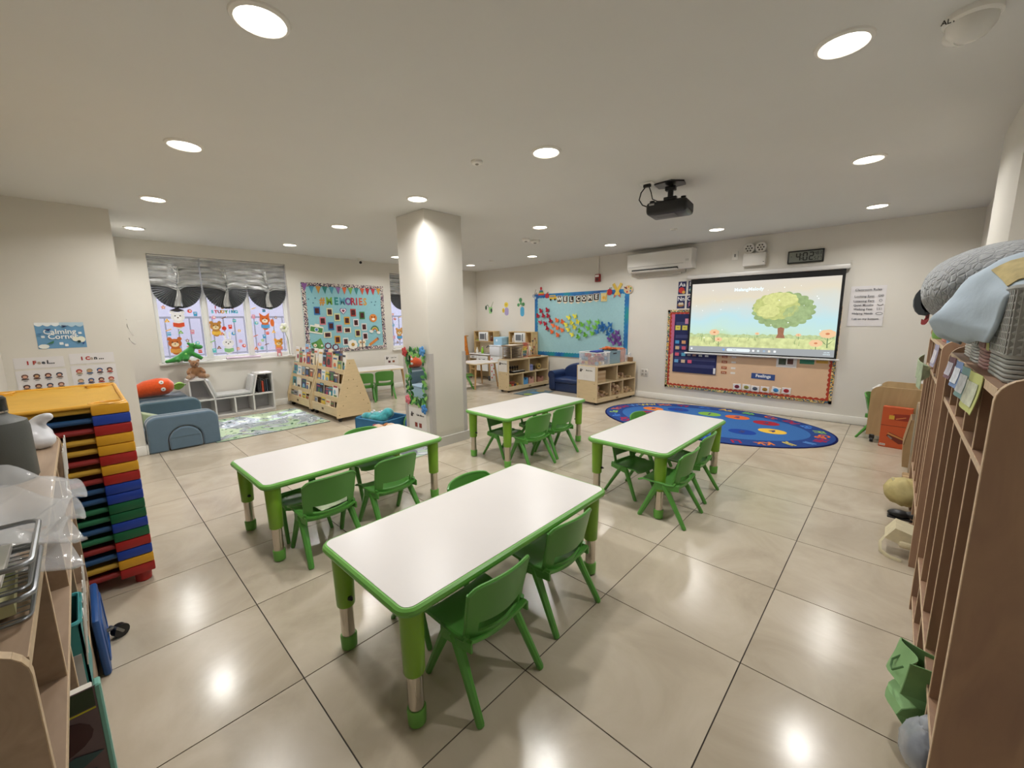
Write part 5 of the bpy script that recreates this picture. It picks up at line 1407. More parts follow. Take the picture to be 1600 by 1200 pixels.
MB().ball((-0.05, -0.052, 0.115), (0.016, 0.012, 0.018), 8).build('spot', plush_mat('dino_light', '#8fd06a'), t)
# small items on the sill
t = thing('sill_roll', 'pale pink paper roll lying along the left window sill', 'paper roll', (-6.80, 0.06, 0.80), PI / 2)
MB().tube([(-0.24, 0, 0.018), (0.20, 0, 0.018)], 0.017, 10).build('roll', C('#d8c4d8'), t)
MB().tube([(-0.242, 0, 0.018), (-0.239, 0, 0.018)], 0.012, 10).build('roll_core', C('#9a8a9a'), t)
t = thing('plastic_flower', 'white plastic flower on a thin stem at the right end of the left window', 'artificial flower', (-6.82, 0.66, 0.80), PI / 2)
MB().tube([(0.03, 0, 0.0), (0.02, 0, 0.25), (-0.02, 0, 0.40)], 0.004, 6).build('stem', C('#6a7f5a'), t)
for k in range(6):
    a = 2 * PI * k / 6
    MB().ball((-0.02 + 0.04 * math.cos(a), -0.005 * (k % 2), 0.44 + 0.045 * math.sin(a)), (0.03, 0.012, 0.035), 10).build('petal', C('#eef0e2', 0.6), t)
MB().lathe([(0.03, 0), (0.034, 0.004), (0.02, 0.01)], 12).build('weighted_base', C('#e4e2da'), t, (0.03, 0, 0))
MB().ball((-0.02, -0.012, 0.44), 0.018, 8).build('flower_center', C('#a8b070'), t)
t = thing('sill_figure', 'small pink toy chair figure on the left window sill beside the flower', 'toy', (-6.80, 0.53, 0.80), PI / 2)
mb = MB().box(-0.03, 0.03, -0.02, 0.02, 0.045, 0.055, r=0.003, seg=1).box(-0.03, 0.03, 0.012, 0.02, 0.055, 0.12, r=0.003, seg=1)
mb.build('seat', C('#d88a94'), t)
for a in (-0.026, 0.026):
    for b in (-0.016, 0.016):
        MB().tube([(a, b, 0), (a, b, 0.047)], 0.004, 6).build('leg', C('#d88a94'), t)
# play rug
def road_rug():
    m = mat('road_play_rug', '#a9c49a', 0.95, spec=0.1)
    nt = m.node_tree
    b = nt.nodes['Principled BSDF']
    tc = nt.nodes.new('ShaderNodeTexCoord')
    n = nt.nodes.new('ShaderNodeTexNoise')
    n.inputs['Scale'].default_value = 1.7
    n.inputs['Detail'].default_value = 1.5
    n.inputs['Distortion'].default_value = 1.2
    cr = nt.nodes.new('ShaderNodeValToRGB')
    cr.color_ramp.interpolation = 'CONSTANT'
    e = cr.color_ramp.elements
    e[0].position, e[0].color = 0.0, lin('#b4c6aa')
    e[1].position, e[1].color = 0.66, lin('#bccfae')
    for p, c in ((0.36, '#a2b89a'), (0.43, '#b4bcc0'), (0.445, '#9aa1a6'), (0.49, '#d5d8d8'), (0.497, '#9aa1a6'), (0.54, '#b4bcc0'), (0.555, '#c2d2b4')):
        q = e.new(p); q.color = lin(c)
    n2 = nt.nodes.new('ShaderNodeTexNoise')
    n2.inputs['Scale'].default_value = 11
    n2.inputs['Detail'].default_value = 2
    cr2 = nt.nodes.new('ShaderNodeValToRGB')
    cr2.color_ramp.interpolation = 'CONSTANT'
    f = cr2.color_ramp.elements
    f[0].position, f[0].color = 0.0, lin('#5f8274')
    f[1].position, f[1].color = 0.36, (1, 1, 1, 1)
    for p, c in ((0.66, '#d9a3a0'), (0.70, '#cfe3ee')):
        q = f.new(p); q.color = lin(c)
    mx = nt.nodes.new('ShaderNodeMix')
    mx.data_type = 'RGBA'
    mx.blend_type = 'MULTIPLY'
    mx.inputs['Factor'].default_value = 1
    nt.links.new(tc.outputs['Object'], n.inputs['Vector'])
    nt.links.new(tc.outputs['Object'], n2.inputs['Vector'])
    nt.links.new(n.outputs[0], cr.inputs[0])
    nt.links.new(n2.outputs[0], cr2.inputs[0])
    nt.links.new(cr.outputs[0], mx.inputs[6])
    nt.links.new(cr2.outputs[0], mx.inputs[7])
    nt.links.new(mx.outputs[2], b.inputs['Base Color'])
    return m
rugm = road_rug()
t = thing('road_rug', 'pale green road-map play rug in front of the white bench', 'rug', (-5.78, -0.05, 0), 0)
MB().shell(lambda u, v: (-0.64 + 1.28 * u, -0.66 + 1.27 * v, 0.003 + 0.02 * max(0, u + v - 1.9) * 10 * max(0, u + v - 1.9) * 5), 12, 12, 0.005).build('rug_pile', rugm, t)
mb = MB()
for p in ([(-0.64, -0.66), (0.64, -0.66)], [(0.64, -0.66), (0.64, 0.61)], [(-0.64, 0.61), (0.64, 0.61)], [(-0.64, -0.66), (-0.64, 0.61)]):
    mb.tube([(*p[0], 0.004), (*p[1], 0.004)], 0.004, 5)
mb.build('rug_binding', mat('rug_binding_grey', '#5d6a66', 0.9), t)
t = thing('road_mat', 'grey road-map floor mat at the foot of the square pillar', 'rug', (-3.42, 0.60, 0), 0)
MB().box(-0.40, 0.40, -0.17, 0.175, 0.0005, 0.005).build('mat_pile', rugm, t)
MB().prism(ring(0.18, -0.05, 0.13, 0.09, 24), 0.005, 0.0056, axis='z').build('road_loop', mat('road_grey', '#6d7278', 0.95), t)

# ================================================================ book displays, craft table side
ply = mat('maple_ply', '#d6bf96', 0.45, noise=0.05, nscale=9, stretch=(1, 1, 5))
ply_d = mat('maple_ply_edge', '#b99766', 0.5)
bolt = mat('brass_bolt', '#6f5a3c', 0.35, metal=0.6)
LEN = 0.90
def make_display():
    t = thing('book_display', 'tmp', 'bookcase', (0, 0, 0))
    # local x along the unit (0..LEN), local y depth 0 (front) .. 0.48
    prof = [(0.0, 0.06), (0.48, 0.06), (0.48, 0.20), (0.285, 0.83), (0.195, 0.83), (0.0, 0.20)]
    for x0, x1 in ((0.0, 0.025), (LEN - 0.025, LEN)):
        o = MB().prism(prof, x0, x1, axis='x').build('end_panel', ply, t)
        mb = MB()
        for y, z in ((0.22, 0.78), (0.255, 0.56), (0.19, 0.56), (0.165, 0.45), (0.30, 0.46), (0.14, 0.34), (0.34, 0.36), (0.09, 0.22), (0.38, 0.26), (0.03, 0.10), (0.44, 0.10), (0.44, 0.2)):
            mb.tube([(x0 - 0.002, y, z), (x1 + 0.002, y, z)], 0.006, 8)
        mb.build('bolt_heads', bolt, o)
    for k in range(4):
        for s in (0, 1):
            y0 = 0.012 + 0.042 * k
            z0 = 0.075 + 0.185 * k
            lip = 0.115 if k == 0 else 0.065
            yy = (lambda a: a) if s == 0 else (lambda a: 0.48 - a)
            a, b = sorted((yy(y0), yy(y0 + 0.014)))
            MB().box(0.025, LEN - 0.025, a, b, z0, z0 + lip).build('shelf_lip', ply, t)
            a, b = sorted((yy(y0 + 0.014), yy(y0 + 0.085)))
            MB().box(0.025, LEN - 0.025, a, b, z0, z0 + 0.012).build('shelf_board', ply, t)
            o = MB().prism([(yy(y0 + 0.075), z0 + 0.012), (yy(y0 + 0.083), z0 + 0.012), (yy(y0 + 0.088), z0 + 0.17), (yy(y0 + 0.08), z0 + 0.17)], 0.025, LEN - 0.025, axis='x').build('back_board', ply_d, t)
    MB().box(0.38, 0.44, -0.0005 + 0.010, 0.012, 0.115, 0.145).build('maker_mark', C('#6a5236'), t)
    for x in (0.06, LEN - 0.06):
        for y in (0.06, 0.42):
            c = MB().tube([(x - 0.012, y, 0.028), (x + 0.012, y, 0.028)], 0.028, 12).build('caster', blackm, t)
            MB().box(x - 0.016, x + 0.016, y - 0.016, y + 0.016, 0.045, 0.075).build('caster_bracket', mat('steel', '#8a8a8a', 0.3, metal=0.9), c)
    return t
dA = make_display()
dB = copy_tree(dA)
dA.location = (-5.87, 0.59, 0)
tag(dA, 'wooden tiered book display on casters, the one showing its plain end panel', 'bookcase', 'tiered book displays below the memories board')
dB.location = (-6.80, 0.585, 0)
tag(dB, 'wooden tiered book display on casters, pushed in the corner by the left window', 'bookcase', 'tiered book displays below the memories board')
bk_cols = [('white', '#e6e2da'), ('teal', '#2f8a98'), ('navy', '#2c3a6a'), ('red', '#b04a3a'), ('cream', '#dccfae'), ('black', '#2a2826'), ('sky blue', '#8fb8dc'), ('yellow', '#d8bf4a'), ('brown', '#7a5a48'), ('green', '#7f9a5a'), ('purple', '#5a4668'), ('grey', '#8f9296')]
bk_me = {}
def book(cn, w, h, th, seed):
    key = (cn, round(w, 3), round(h, 3))
    if key in bk_me:
        return bk_me[key]
    c = dict(bk_cols)[cn]
    r = random.Random(seed)
    a = MB().box(-w / 2, w / 2, -th / 2, th / 2, 0, h, r=0.0015, seg=1).mesh('picture_book', C(c, 0.4))
    mb = MB()
    p2 = ['#d8a84a', '#3a5a8a', '#c8643c', '#efe6d2', '#4a7a4a', '#a83a4a', '#2f2a2a', '#7fb0c8']
    ms = [C(p2[r.randrange(8)], 0.4), C(p2[r.randrange(8)], 0.4), C(p2[r.randrange(8)], 0.4)]
    mb.prism(circle(r.uniform(-0.15, 0.15) * w, h * r.uniform(0.35, 0.5), w * r.uniform(0.2, 0.32), 10), -th / 2 - 0.001, -th / 2, m=0)
    mb.box(-w * 0.36, w * 0.36, -th / 2 - 0.0014, -th / 2, h * 0.76, h * 0.86, m=1)
    mb.box(-w * 0.25, w * 0.3, -th / 2 - 0.0016, -th / 2, h * 0.12, h * 0.3, m=2)
    b = mb.mesh('cover_print', ms, None)
    pg = MB().box(-w / 2 + 0.003, w / 2 + 0.0006, -th / 2 + 0.002, th / 2 - 0.002, 0.003, h + 0.0008).mesh('pages', C('#e4ddcc', 0.8))
    bk_me[key] = (a, b, pg)
    return bk_me[key]
plan = {
 'A': (dA, 'near book display', [
    [('grey', .10, .14, .08), ('yellow', .36, .17, .12), ('cream', .52, .16, .13), ('brown', .66, .15, .10)],
    [('navy', .13, .15, .14), ('black', .24, .19, .12), ('purple', .42, .13, .11), ('teal', .54, .14, .12), ('white', .69, .20, .15)],
    [('purple', .09, .20, .14), ('white', .23, .17, .13), ('yellow', .38, .15, .15), ('purple', .52, .18, .17), ('brown', .64, .16, .16)],
    [('white', .07, .26, .15), ('black', .20, .22, .14), ('red', .36, .23, .17), ('cream', .56, .20, .14), ('green', .70, .14, .12)]]),
 'B': (dB, 'corner book display', [
    [('grey', .10, .13, .12), ('grey', .24, .15, .13), ('white', .42, .20, .13), ('yellow', .58, .16, .12), ('brown', .73, .12, .12)],
    [('teal', .12, .25, .14), ('white', .30, .23, .16), ('navy', .52, .17, .15), ('cream', .66, .14, .12)],
    [('teal', .10, .22, .14), ('white', .26, .17, .13), ('grey', .42, .18, .12), ('black', .58, .19, .15), ('brown', .74, .16, .12)],
    [('white', .10, .26, .14), ('green', .24, .20, .14), ('white', .38, .18, .13), ('red', .56, .20, .15), ('cream', .70, .19, .13)]])}
order = ['first', 'second', 'third', 'fourth', 'fifth']
tier = ['bottom', 'second', 'third', 'top']
used = {}
def put_book(src, lab, grp, loc, tilt, cn, h, w, sd, zr=0.0):
    a, b, pg = book(cn, w, h, 0.014, sd)
    o = tag(link('picture_book', a, None, loc, (tilt, 0, zr)), lab, 'book', grp)
    link('cover_print', b, o)
    link('pages', pg, o)
sd = 0
for k, (dd, nm, rows) in plan.items():
    for ti, row in enumerate(rows):
        for i, (cn, x, h, w) in enumerate(row):
            sd += 1
            put_book(None, '%s picture book on the %s tier of the %s, %s along' % (cn, tier[ti], nm, order[i]), 'picture books on the tiered displays',
                (dd.location.x + x, dd.location.y + 0.040 + 0.042 * ti, 0.09 + 0.185 * ti), -0.11, cn, h * 1.12, w * 1.1, sd)
            if ti < 3 and i % 2 == 0:
                pass
# second layer: books standing behind on the top row
for (dd, nm, row) in ((dA, 'near book display', [('white', .10, .16), ('navy', .20, .15), ('cream', .34, .16), ('black', .45, .14), ('navy', .58, .18), ('brown', .68, .13), ('white', .78, .12)]),
                      (dB, 'corner book display', [('red', .10, .16), ('white', .27, .15), ('sky blue', .43, .15), ('grey', .56, .15), ('black', .66, .13), ('white', .77, .14)])):
    for i, (cn, x, w) in enumerate(row):
        sd += 1
        hh = 0.27 if cn == 'sky blue' else 0.20 + 0.01 * (i % 3)
        put_book(None, '%s picture book on the ridge of the %s, %s from the window' % (cn, nm, ['first', 'second', 'third', 'fourth', 'fifth', 'sixth', 'seventh'][i]), 'picture books on the tiered displays',
            (dd.location.x + x, dd.location.y + 0.196, 0.66), -0.09, cn, hh + 0.06, w, sd)
# blue bin of soft toys near the pillar
t = thing('toy_bin', 'blue fabric bin heaped with soft toys beside the pillar', 'bin', (-4.02, 0.72, 0.001), math.radians(12))
bn = mat('bin_blue', '#2f6a94', 0.85, noise=0.05, nscale=40)
mb = MB()
for (x0, x1, y0, y1) in ((-0.24, 0.24, -0.20, -0.185), (-0.24, 0.24, 0.185, 0.20), (-0.24, -0.225, -0.2, 0.2), (0.225, 0.24, -0.2, 0.2)):
    mb.box(x0, x1, y0, y1, 0, 0.22)
mb.box(-0.24, 0.24, -0.2, 0.2, 0, 0.012)
mb.build('bin_walls', bn, t)
MB().tube([(a, b, 0.22) for a, b in rrect(-0.235, 0.235, -0.195, 0.195, 0.03)], 0.008, 6, closed=True).build('rim', mat('bin_rim', '#3f7fa8', 0.85), t)
t = thing('plush_dragon', 'teal patterned plush creature at the top of the blue toy bin', 'plush toy', (-4.10, 0.70, 0.17), 0.3)
mb = MB().ball((0, 0, 0.03), (0.15, 0.11, 0.07), 14).ball((0.11, 0.06, 0.08), (0.08, 0.07, 0.065), 12).ball((-0.10, -0.07, 0.05), (0.07, 0.06, 0.05), 12).tube([(-0.08, 0, 0.04), (-0.14, 0.05, 0.06), (-0.12, 0.1, 0.05)], [0.04, 0.03, 0.015], 8).ball((0.02, -0.08, 0.04), (0.07, 0.04, 0.04), 10)
blend(mb, 'body', mat('teal_plush', '#3f9aa0', 0.95, sheen=0.5, noise=0.35, nscale=25), t)
for k, (x, y) in enumerate(((-0.03, -0.05), (0.04, 0.0), (0.1, 0.02), (-0.08, 0.03), (0.02, 0.06))):
    MB().ball((x, y, 0.10), (0.02, 0.012, 0.008), 8).build('scale_patch', C('#e4e0ea'), t)
t = thing('plush_ball', 'purple and rainbow striped plush ball behind the toy bin', 'plush toy', (-3.76, 0.98, 0.001), 0)
for k, (c, a) in enumerate((('#6a4a9a', -0.078), ('#d8b03a', -0.026), ('#4f9a4a', 0.026), ('#2f6aae', 0.078))):
    m_ = mat('ball_' + c.strip('#'), c, 0.9, sheen=0.4)
    prof = [(max(0.004, math.sqrt(max(0, 0.13 ** 2 - q * q))), q) for q in [a - 0.026 + 0.052 * i / 6 for i in range(7)]] if abs(a) < 0.07 else [(max(0.004, math.sqrt(max(0, 0.13 ** 2 - q * q))), q) for q in ([-0.13 + 0.078 * i / 8 for i in range(9)] if a < 0 else [0.052 + 0.078 * i / 8 for i in range(9)])]
    MB().lathe(prof, 20).build('stripe', m_, t, (0, 0, 0.13), (0.3, 1.35, 0))
t = thing('plush_sloth', 'cream and tan plush animal slumped beside the blue toy bin', 'plush toy', (-3.80, 0.56, 0.001), 0.4)
mb = MB().ball((0, 0, 0.10), (0.12, 0.10, 0.10), 14).ball((0.12, 0.04, 0.14), (0.08, 0.075, 0.07), 12).ball((-0.09, -0.04, 0.08), (0.07, 0.06, 0.06), 10).ball((0.1, -0.08, 0.06), (0.05, 0.07, 0.05), 10)
blend(mb, 'body', plush_mat('blush_plush', '#e0bfa2'), t)
MB().ball((0.05, 0.03, 0.19), (0.05, 0.045, 0.02), 10).build('tan_patch', plush_mat('tan_plush', '#b5794a'), t)
MB().ball((-0.06, 0.02, 0.17), (0.05, 0.035, 0.02), 10).build('red_scarf', plush_mat('red_plush', '#a02a3a'), t)
t = thing('plush_pink', 'pink speckled plush peeking out at the pillar edge', 'plush toy', (-3.72, 0.76, 0.012), 0)
mb = MB().ball((0, 0, 0.06), (0.06, 0.05, 0.06), 12).ball((0.02, -0.02, 0.13), (0.045, 0.04, 0.04), 12).ball((0.05, -0.05, 0.03), (0.03, 0.03, 0.03), 8)
blend(mb, 'body', mat('pink_plush', '#c8788f', 0.95, sheen=0.5, noise=0.3, nscale=30), t)
for s in (-1, 1):
    MB().ball((0.02 + s * 0.018, -0.058, 0.14), 0.005, 6).build('eye', C('#1a1412', 0.2), t)
# leafy mirror on the pillar
t = thing('leafy_mirror', 'tall mirror framed in green leaves with red and blue flowers on the pillar', 'mirror', (-3.36, 0.80, 0.735), 0)
flat(rrect(-0.14, 0.14, -0.26, 0.26, 0.02), 0.0, 0.012, mat('mirror_glass', '#f4f6f6', 0.02, metal=1.0), 'mirror_glass', t)
rl = random.Random(4)
greens = ['#2f6a35', '#4a8f42', '#7fb85a', '#3a7d4a', '#8fc46a', '#245a30']
for k in range(92):
    s = k / 92
    per = s * 4
    if per < 1: x, z = -0.15 + 0.30 * per, 0.275
    elif per < 2: x, z = 0.155, 0.275 - 0.55 * (per - 1)
    elif per < 3: x, z = 0.15 - 0.30 * (per - 2), -0.275
    else: x, z = -0.155, -0.275 + 0.55 * (per - 3)
    x += rl.uniform(-0.03, 0.03); z += rl.uniform(-0.035, 0.035)
    a = rl.uniform(0, 2 * PI)
    L = rl.uniform(0.05, 0.08)
    poly = [(x + L * (u * math.cos(a) - v * math.sin(a)), z + L * (u * math.sin(a) + v * math.cos(a))) for u, v in ((-0.5, 0), (-0.2, 0.22), (0.2, 0.24), (0.62, 0), (0.2, -0.24), (-0.2, -0.22))]
    d = rl.uniform(0.013, 0.03)
    flat(poly, d, d + 0.004, C(greens[rl.randrange(6)], 0.7), 'leaf', t)
for x, z, c in ((-0.18, 0.27, '#b03a3a'), (0.15, 0.29, '#4f8fc8'), (-0.16, -0.25, '#d0707a'), (0.14, -0.32, '#3f7fc0')):
    fl = MB().ball((x, -0.04, z), (0.022, 0.012, 0.022), 8).build('flower', C(c, 0.7), t)
    mb = MB()
    for k in range(5):
        mb.ball((x + 0.033 * math.cos(2 * PI * k / 5), -0.036, z + 0.033 * math.sin(2 * PI * k / 5)), (0.024, 0.008, 0.024), 8)
    mb.build('petals', C(c, 0.7), fl)
s = activity_sign('area_sign', '', thing('area_sign', 'white laminated area sign low on the pillar below the mirror', 'sign', (-3.40, 0.80, 0.265), 0), 0.33, 0.26, 'Calm Mirror')
for x in (-0.03, 0.05):
    flat([(x - 0.024, -0.08), (x + 0.024, -0.08), (x + 0.024, -0.03), (x - 0.024, -0.03)], 0.003, 0.004, C('#8a3a2c'), 'picture', s)

# ================================================================ play kitchens and open shelves at the far wall
kw = wood('kitchen_birch', '#c9a873', '#d8bd8c', (1, 1, 5), 0.5)
kwhite = mat('kitchen_white', '#e9ebea', 0.4)
def kitchen(lab, x0, with_cloth):
    # local x along the wall 0..0.65, y into the wall 0..0.33 (front at y=0)
    t = thing('play_kitchen', lab, 'play kitchen', (x0, 4.45, 0), 0, 'wooden play kitchens')
    for x in (0.0, 0.63):
        MB().box(x, x + 0.02, 0.0, 0.33, 0.0, 0.55).build('side_panel', kw, t)
    MB().box(-0.01, 0.66, -0.01, 0.335, 0.55, 0.575, r=0.004, seg=1).build('counter', kwhite, t)
    MB().box(0.02, 0.63, 0.02, 0.33, 0.20, 0.215).build('bottom_shelf', kw, t)
    MB().box(0.02, 0.63, 0.31, 0.325, 0.02, 0.55).build('back_panel', mat('kitchen_back', '#d8c9a8', 0.6), t)
    d = MB().box(0.24, 0.61, -0.012, 0.004, 0.20, 0.53, r=0.004, seg=1).build('oven_door', kwhite, t)
    MB().tube([(0.33, -0.02, 0.46), (0.42, -0.03, 0.445), (0.52, -0.02, 0.46)], 0.008, 8).build('door_handle', mat('handle_grey', '#4a4a4c', 0.4), d)
    d = MB().box(0.025, 0.225, -0.010, 0.004, 0.46, 0.53, r=0.004, seg=1).build('drawer_front', kwhite, t)
    MB().box(0.09, 0.17, -0.02, -0.01, 0.49, 0.50).build('drawer_handle', mat('handle_grey', '#4a4a4c', 0.4), d)
    MB().lathe([(0.05, 0.0), (0.085, 0.004), (0.09, 0.006)], 20).build('sink_bowl', mat('sink_dark', '#5a5a5c', 0.3, metal=0.5), t, (0.46, 0.13, 0.572))
    MB().tube([(0.46, 0.25, 0.575), (0.46, 0.25, 0.70), (0.45, 0.22, 0.735), (0.41, 0.19, 0.735), (0.38, 0.175, 0.70)], 0.010, 8).build('faucet', mat('faucet_dark', '#3f4144', 0.3, metal=0.6), t)
    for x in (0.13, 0.20):
        MB().lathe([(0.05, 0), (0.05, 0.004)], 18).build('burner', blackm, t, (x - 0.01 if x < 0.15 else x + 0.03, 0.10 if x < 0.15 else 0.22, 0.575))
    # hutch
    for x in (0.0, 0.63):
        MB().box(x, x + 0.02, 0.15, 0.33, 0.575, 1.07).build('hutch_side', kw, t)
    MB().box(0.02, 0.63, 0.315, 0.33, 0.575, 1.07).build('hutch_back', mat('kitchen_back_pale', '#e6dcc4', 0.6), t)
    for z in (0.83, 1.055):
        MB().box(0.02, 0.63, 0.155, 0.315, z, z + 0.015).build('hutch_shelf', kw, t)
    for x in (0.145, 0.46):
        MB().box(x, x + 0.012, 0.16, 0.315, 0.845, 1.055).build('hutch_divider', kw, t)
    m = MB().box(0.16, 0.455, 0.15, 0.30, 0.848, 1.05, r=0.006).build('microwave', kwhite, t)
    MB().box(0.20, 0.35, 0.146, 0.151, 0.89, 1.01, r=0.002, seg=1).build('microwave_window', mat('microwave_glass', '#6f7478', 0.15), m)
    MB().tube([(0.395, 0.148, 0.88), (0.405, 0.125, 0.90), (0.405, 0.125, 1.0), (0.395, 0.148, 1.02)], 0.009, 8).build('microwave_handle', mat('handle_dark', '#2f3133', 0.4), m)
    for x in (0.02, 0.63):
        MB().box(x - 0.02, x + 0.02, -0.002, 0.02, 0.0, 0.10).build('foot_cap', mat('foot_grey', '#55565a', 0.5), t)
    return t
kitchen('wooden play kitchen with white oven door, closest to the far corner', -6.76, True)
kitchen('wooden play kitchen partly hidden behind the open shelf and tray rack', -5.66, False)
def simple_bottle(lab, x, y, z, c, h=0.12, r=0.028, grp='toy bottles on the play kitchen'):
    t = thing('toy_bottle', lab, 'toy bottle', (x, y, z), 0, grp)
    MB().lathe([(r * 0.9, 0), (r, 0.01), (r, h * 0.6), (r * 0.5, h * 0.8), (r * 0.45, h)], 14).build('bottle_body', C(c, 0.3), t)
    MB().lathe([(r * 0.5, h), (r * 0.5, h * 1.1)], 12).build('cap', C('#e8e8e0', 0.4), t)
simple_bottle('white toy bottle on the corner play kitchen counter', -6.55, 4.50, 0.576, '#eeeae0')
simple_bottle('lime green toy bottle on the corner play kitchen counter', -6.44, 4.56, 0.576, '#8fc83a', 0.14)
simple_bottle('small dark toy jar in the corner play kitchen hutch', -6.22, 4.64, 0.846, '#6a3a28', 0.10, 0.03)
simple_bottle('white toy bottle in the hutch of the half-hidden play kitchen', -5.57, 4.65, 0.846, '#e6e2d8', 0.13, 0.022)
t = thing('toy_tray', 'small yellow green toy tray in the corner play kitchen hutch', 'toy', (-6.68, 4.66, 0.846), 0)
MB().box(-0.05, 0.05, -0.04, 0.04, 0, 0.02, r=0.006).build('tray', C('#b8b04a'), t)
MB().box(-0.035, 0.035, -0.025, 0.025, 0.02, 0.03, r=0.004).build('tray_food', C('#7fae5a'), t)
# dress-up rack by the corner
t = thing('dress_up_rack', 'wooden dress-up stand hung with orange costumes in the far corner', 'clothes rack', (-6.79, 4.36, 0), 0)
for y in (-0.05, 0.05):
    MB().tube([(0, y * 2.5, 0), (0, y * 0.6, 0.98)], 0.014, 8).build('post', wood('beech_leg', '#b08a5c', '#c9a473'), t)
MB().tube([(0, -0.14, 0.10), (0, 0.14, 0.10)], 0.012, 8).build('foot_rail', MATS['beech_leg'], t)
MB().tube([(0, -0.09, 0.96), (0, 0.09, 0.96)], 0.012, 8).build('rail', MATS['beech_leg'], t)
t = thing('orange_costume', 'orange and brown costume hanging on the dress-up stand', 'costume', (-6.80, 4.30, 0.96), 0)
MB().shell(lambda u, v: (0.03 + 0.05 * v + 0.02 * math.sin(9 * u + 2 * v), (u - 0.5) * (0.10 + 0.14 * v), -0.42 * v), 10, 8, 0.012).build('cloth', mat('costume_orange', '#c9782a', 0.9, noise=0.35, nscale=14), t)
MB().tube([(0.0, -0.03, 0.02), (0.02, 0, 0.03), (0.0, 0.03, 0.02)], 0.004, 6).build('hanger_hook', chrome, t)
t = thing('white_apron', 'white cloth apron hanging beside the play kitchen at the pillar edge', 'costume', (-6.60, 3.98, 0.98), 0.4)
MB().shell(lambda u, v: (0.01 * math.sin(12 * u) * v, (u - 0.5) * (0.06 + 0.30 * v), -0.42 * v), 12, 8, 0.006).build('cloth', mat('white_cloth', '#e9e7e4', 0.9), t)
MB().tube([(0, 0, -0.02), (0, 0, 0.03), (-0.02, 0, 0.05)], 0.004, 6).build('hanger_hook', chrome, t)
t = thing('coat_stand', 'slim metal stand carrying the white apron', 'stand', (-6.62, 3.98, 0), 0)
MB().tube([(0, 0, 0), (0, 0, 1.02)], 0.010, 8).build('pole', chrome, t)
MB().lathe([(0.12, 0), (0.12, 0.012), (0.02, 0.025)], 20).build('base', chrome, t)
# storage boxes between the kitchens
def fabric_bin(lab, x, y, z, w, d, h, c, cat='bin', grp=None, rz=0.0):
    t = thing('fabric_bin', lab, cat, (x, y, z), rz, grp)
    m = mat('fabric_' + c.strip('#'), c, 0.85, noise=0.04, nscale=40)
    mb = MB()
    th = 0.008
    mb.box(-w / 2, w / 2, -d / 2, -d / 2 + th, 0, h).box(-w / 2, w / 2, d / 2 - th, d / 2, 0, h)
    mb.box(-w / 2, -w / 2 + th, -d / 2, d / 2, 0, h).box(w / 2 - th, w / 2, -d / 2, d / 2, 0, h).box(-w / 2, w / 2, -d / 2, d / 2, 0, 0.006)
    mb.build('bin_walls', m, t)
    MB().box(-w * 0.15, w * 0.15, -d / 2 - 0.003, -d / 2, h * 0.78, h * 0.86).build('handle_slot', blackm, t)
    MB().tube([(a, b, h) for a, b in rrect(-w / 2, w / 2, -d / 2, d / 2, 0.012)], 0.005, 5, closed=True).build('rim', m, t)
    return t
t = thing('dotted_cabinet', 'white narrow cabinet with red dots between the play kitchens', 'cabinet', (-5.90, 4.55, 0), 0)
MB().box(-0.14, 0.14, -0.14, 0.22, 0, 0.56, r=0.006).build('body', kwhite, t)
for k in range(7):
    MB().prism(circle(-0.09 + 0.06 * (k % 2), 0.08 + 0.068 * k, 0.018, 10), -0.142, -0.14).build('red_dot', C('#d0453a'), t)
MB().box(-0.142, -0.139, -0.142, -0.10, 0.30, 0.56).build('red_edge', C('#d0453a'), t)
t = thing('storage_box', 'white storage box on the dotted cabinet between the play kitchens', 'box', (-5.90, 4.52, 0.561), 0)
MB().box(-0.15, 0.15, -0.12, 0.14, 0, 0.20, r=0.01).build('box', mat('box_white', '#e4e8ee', 0.5), t)
MB().box(-0.155, 0.155, -0.125, 0.145, 0.20, 0.22, r=0.006).build('lid', mat('box_white', '#e4e8ee'), t)
t = thing('light_blue_box', 'light blue square box stacked on the white storage box between the kitchens', 'box', (-5.87, 4.60, 0.782), 0)
MB().box(-0.13, 0.13, -0.12, 0.13, 0, 0.17, r=0.008).build('box', mat('box_sky', '#9cc6de', 0.6), t)
MB().prism(circle(-0.03, 0.10, 0.025, 12), -0.123, -0.12).build('handle_ring', C('#e4eef4'), t)

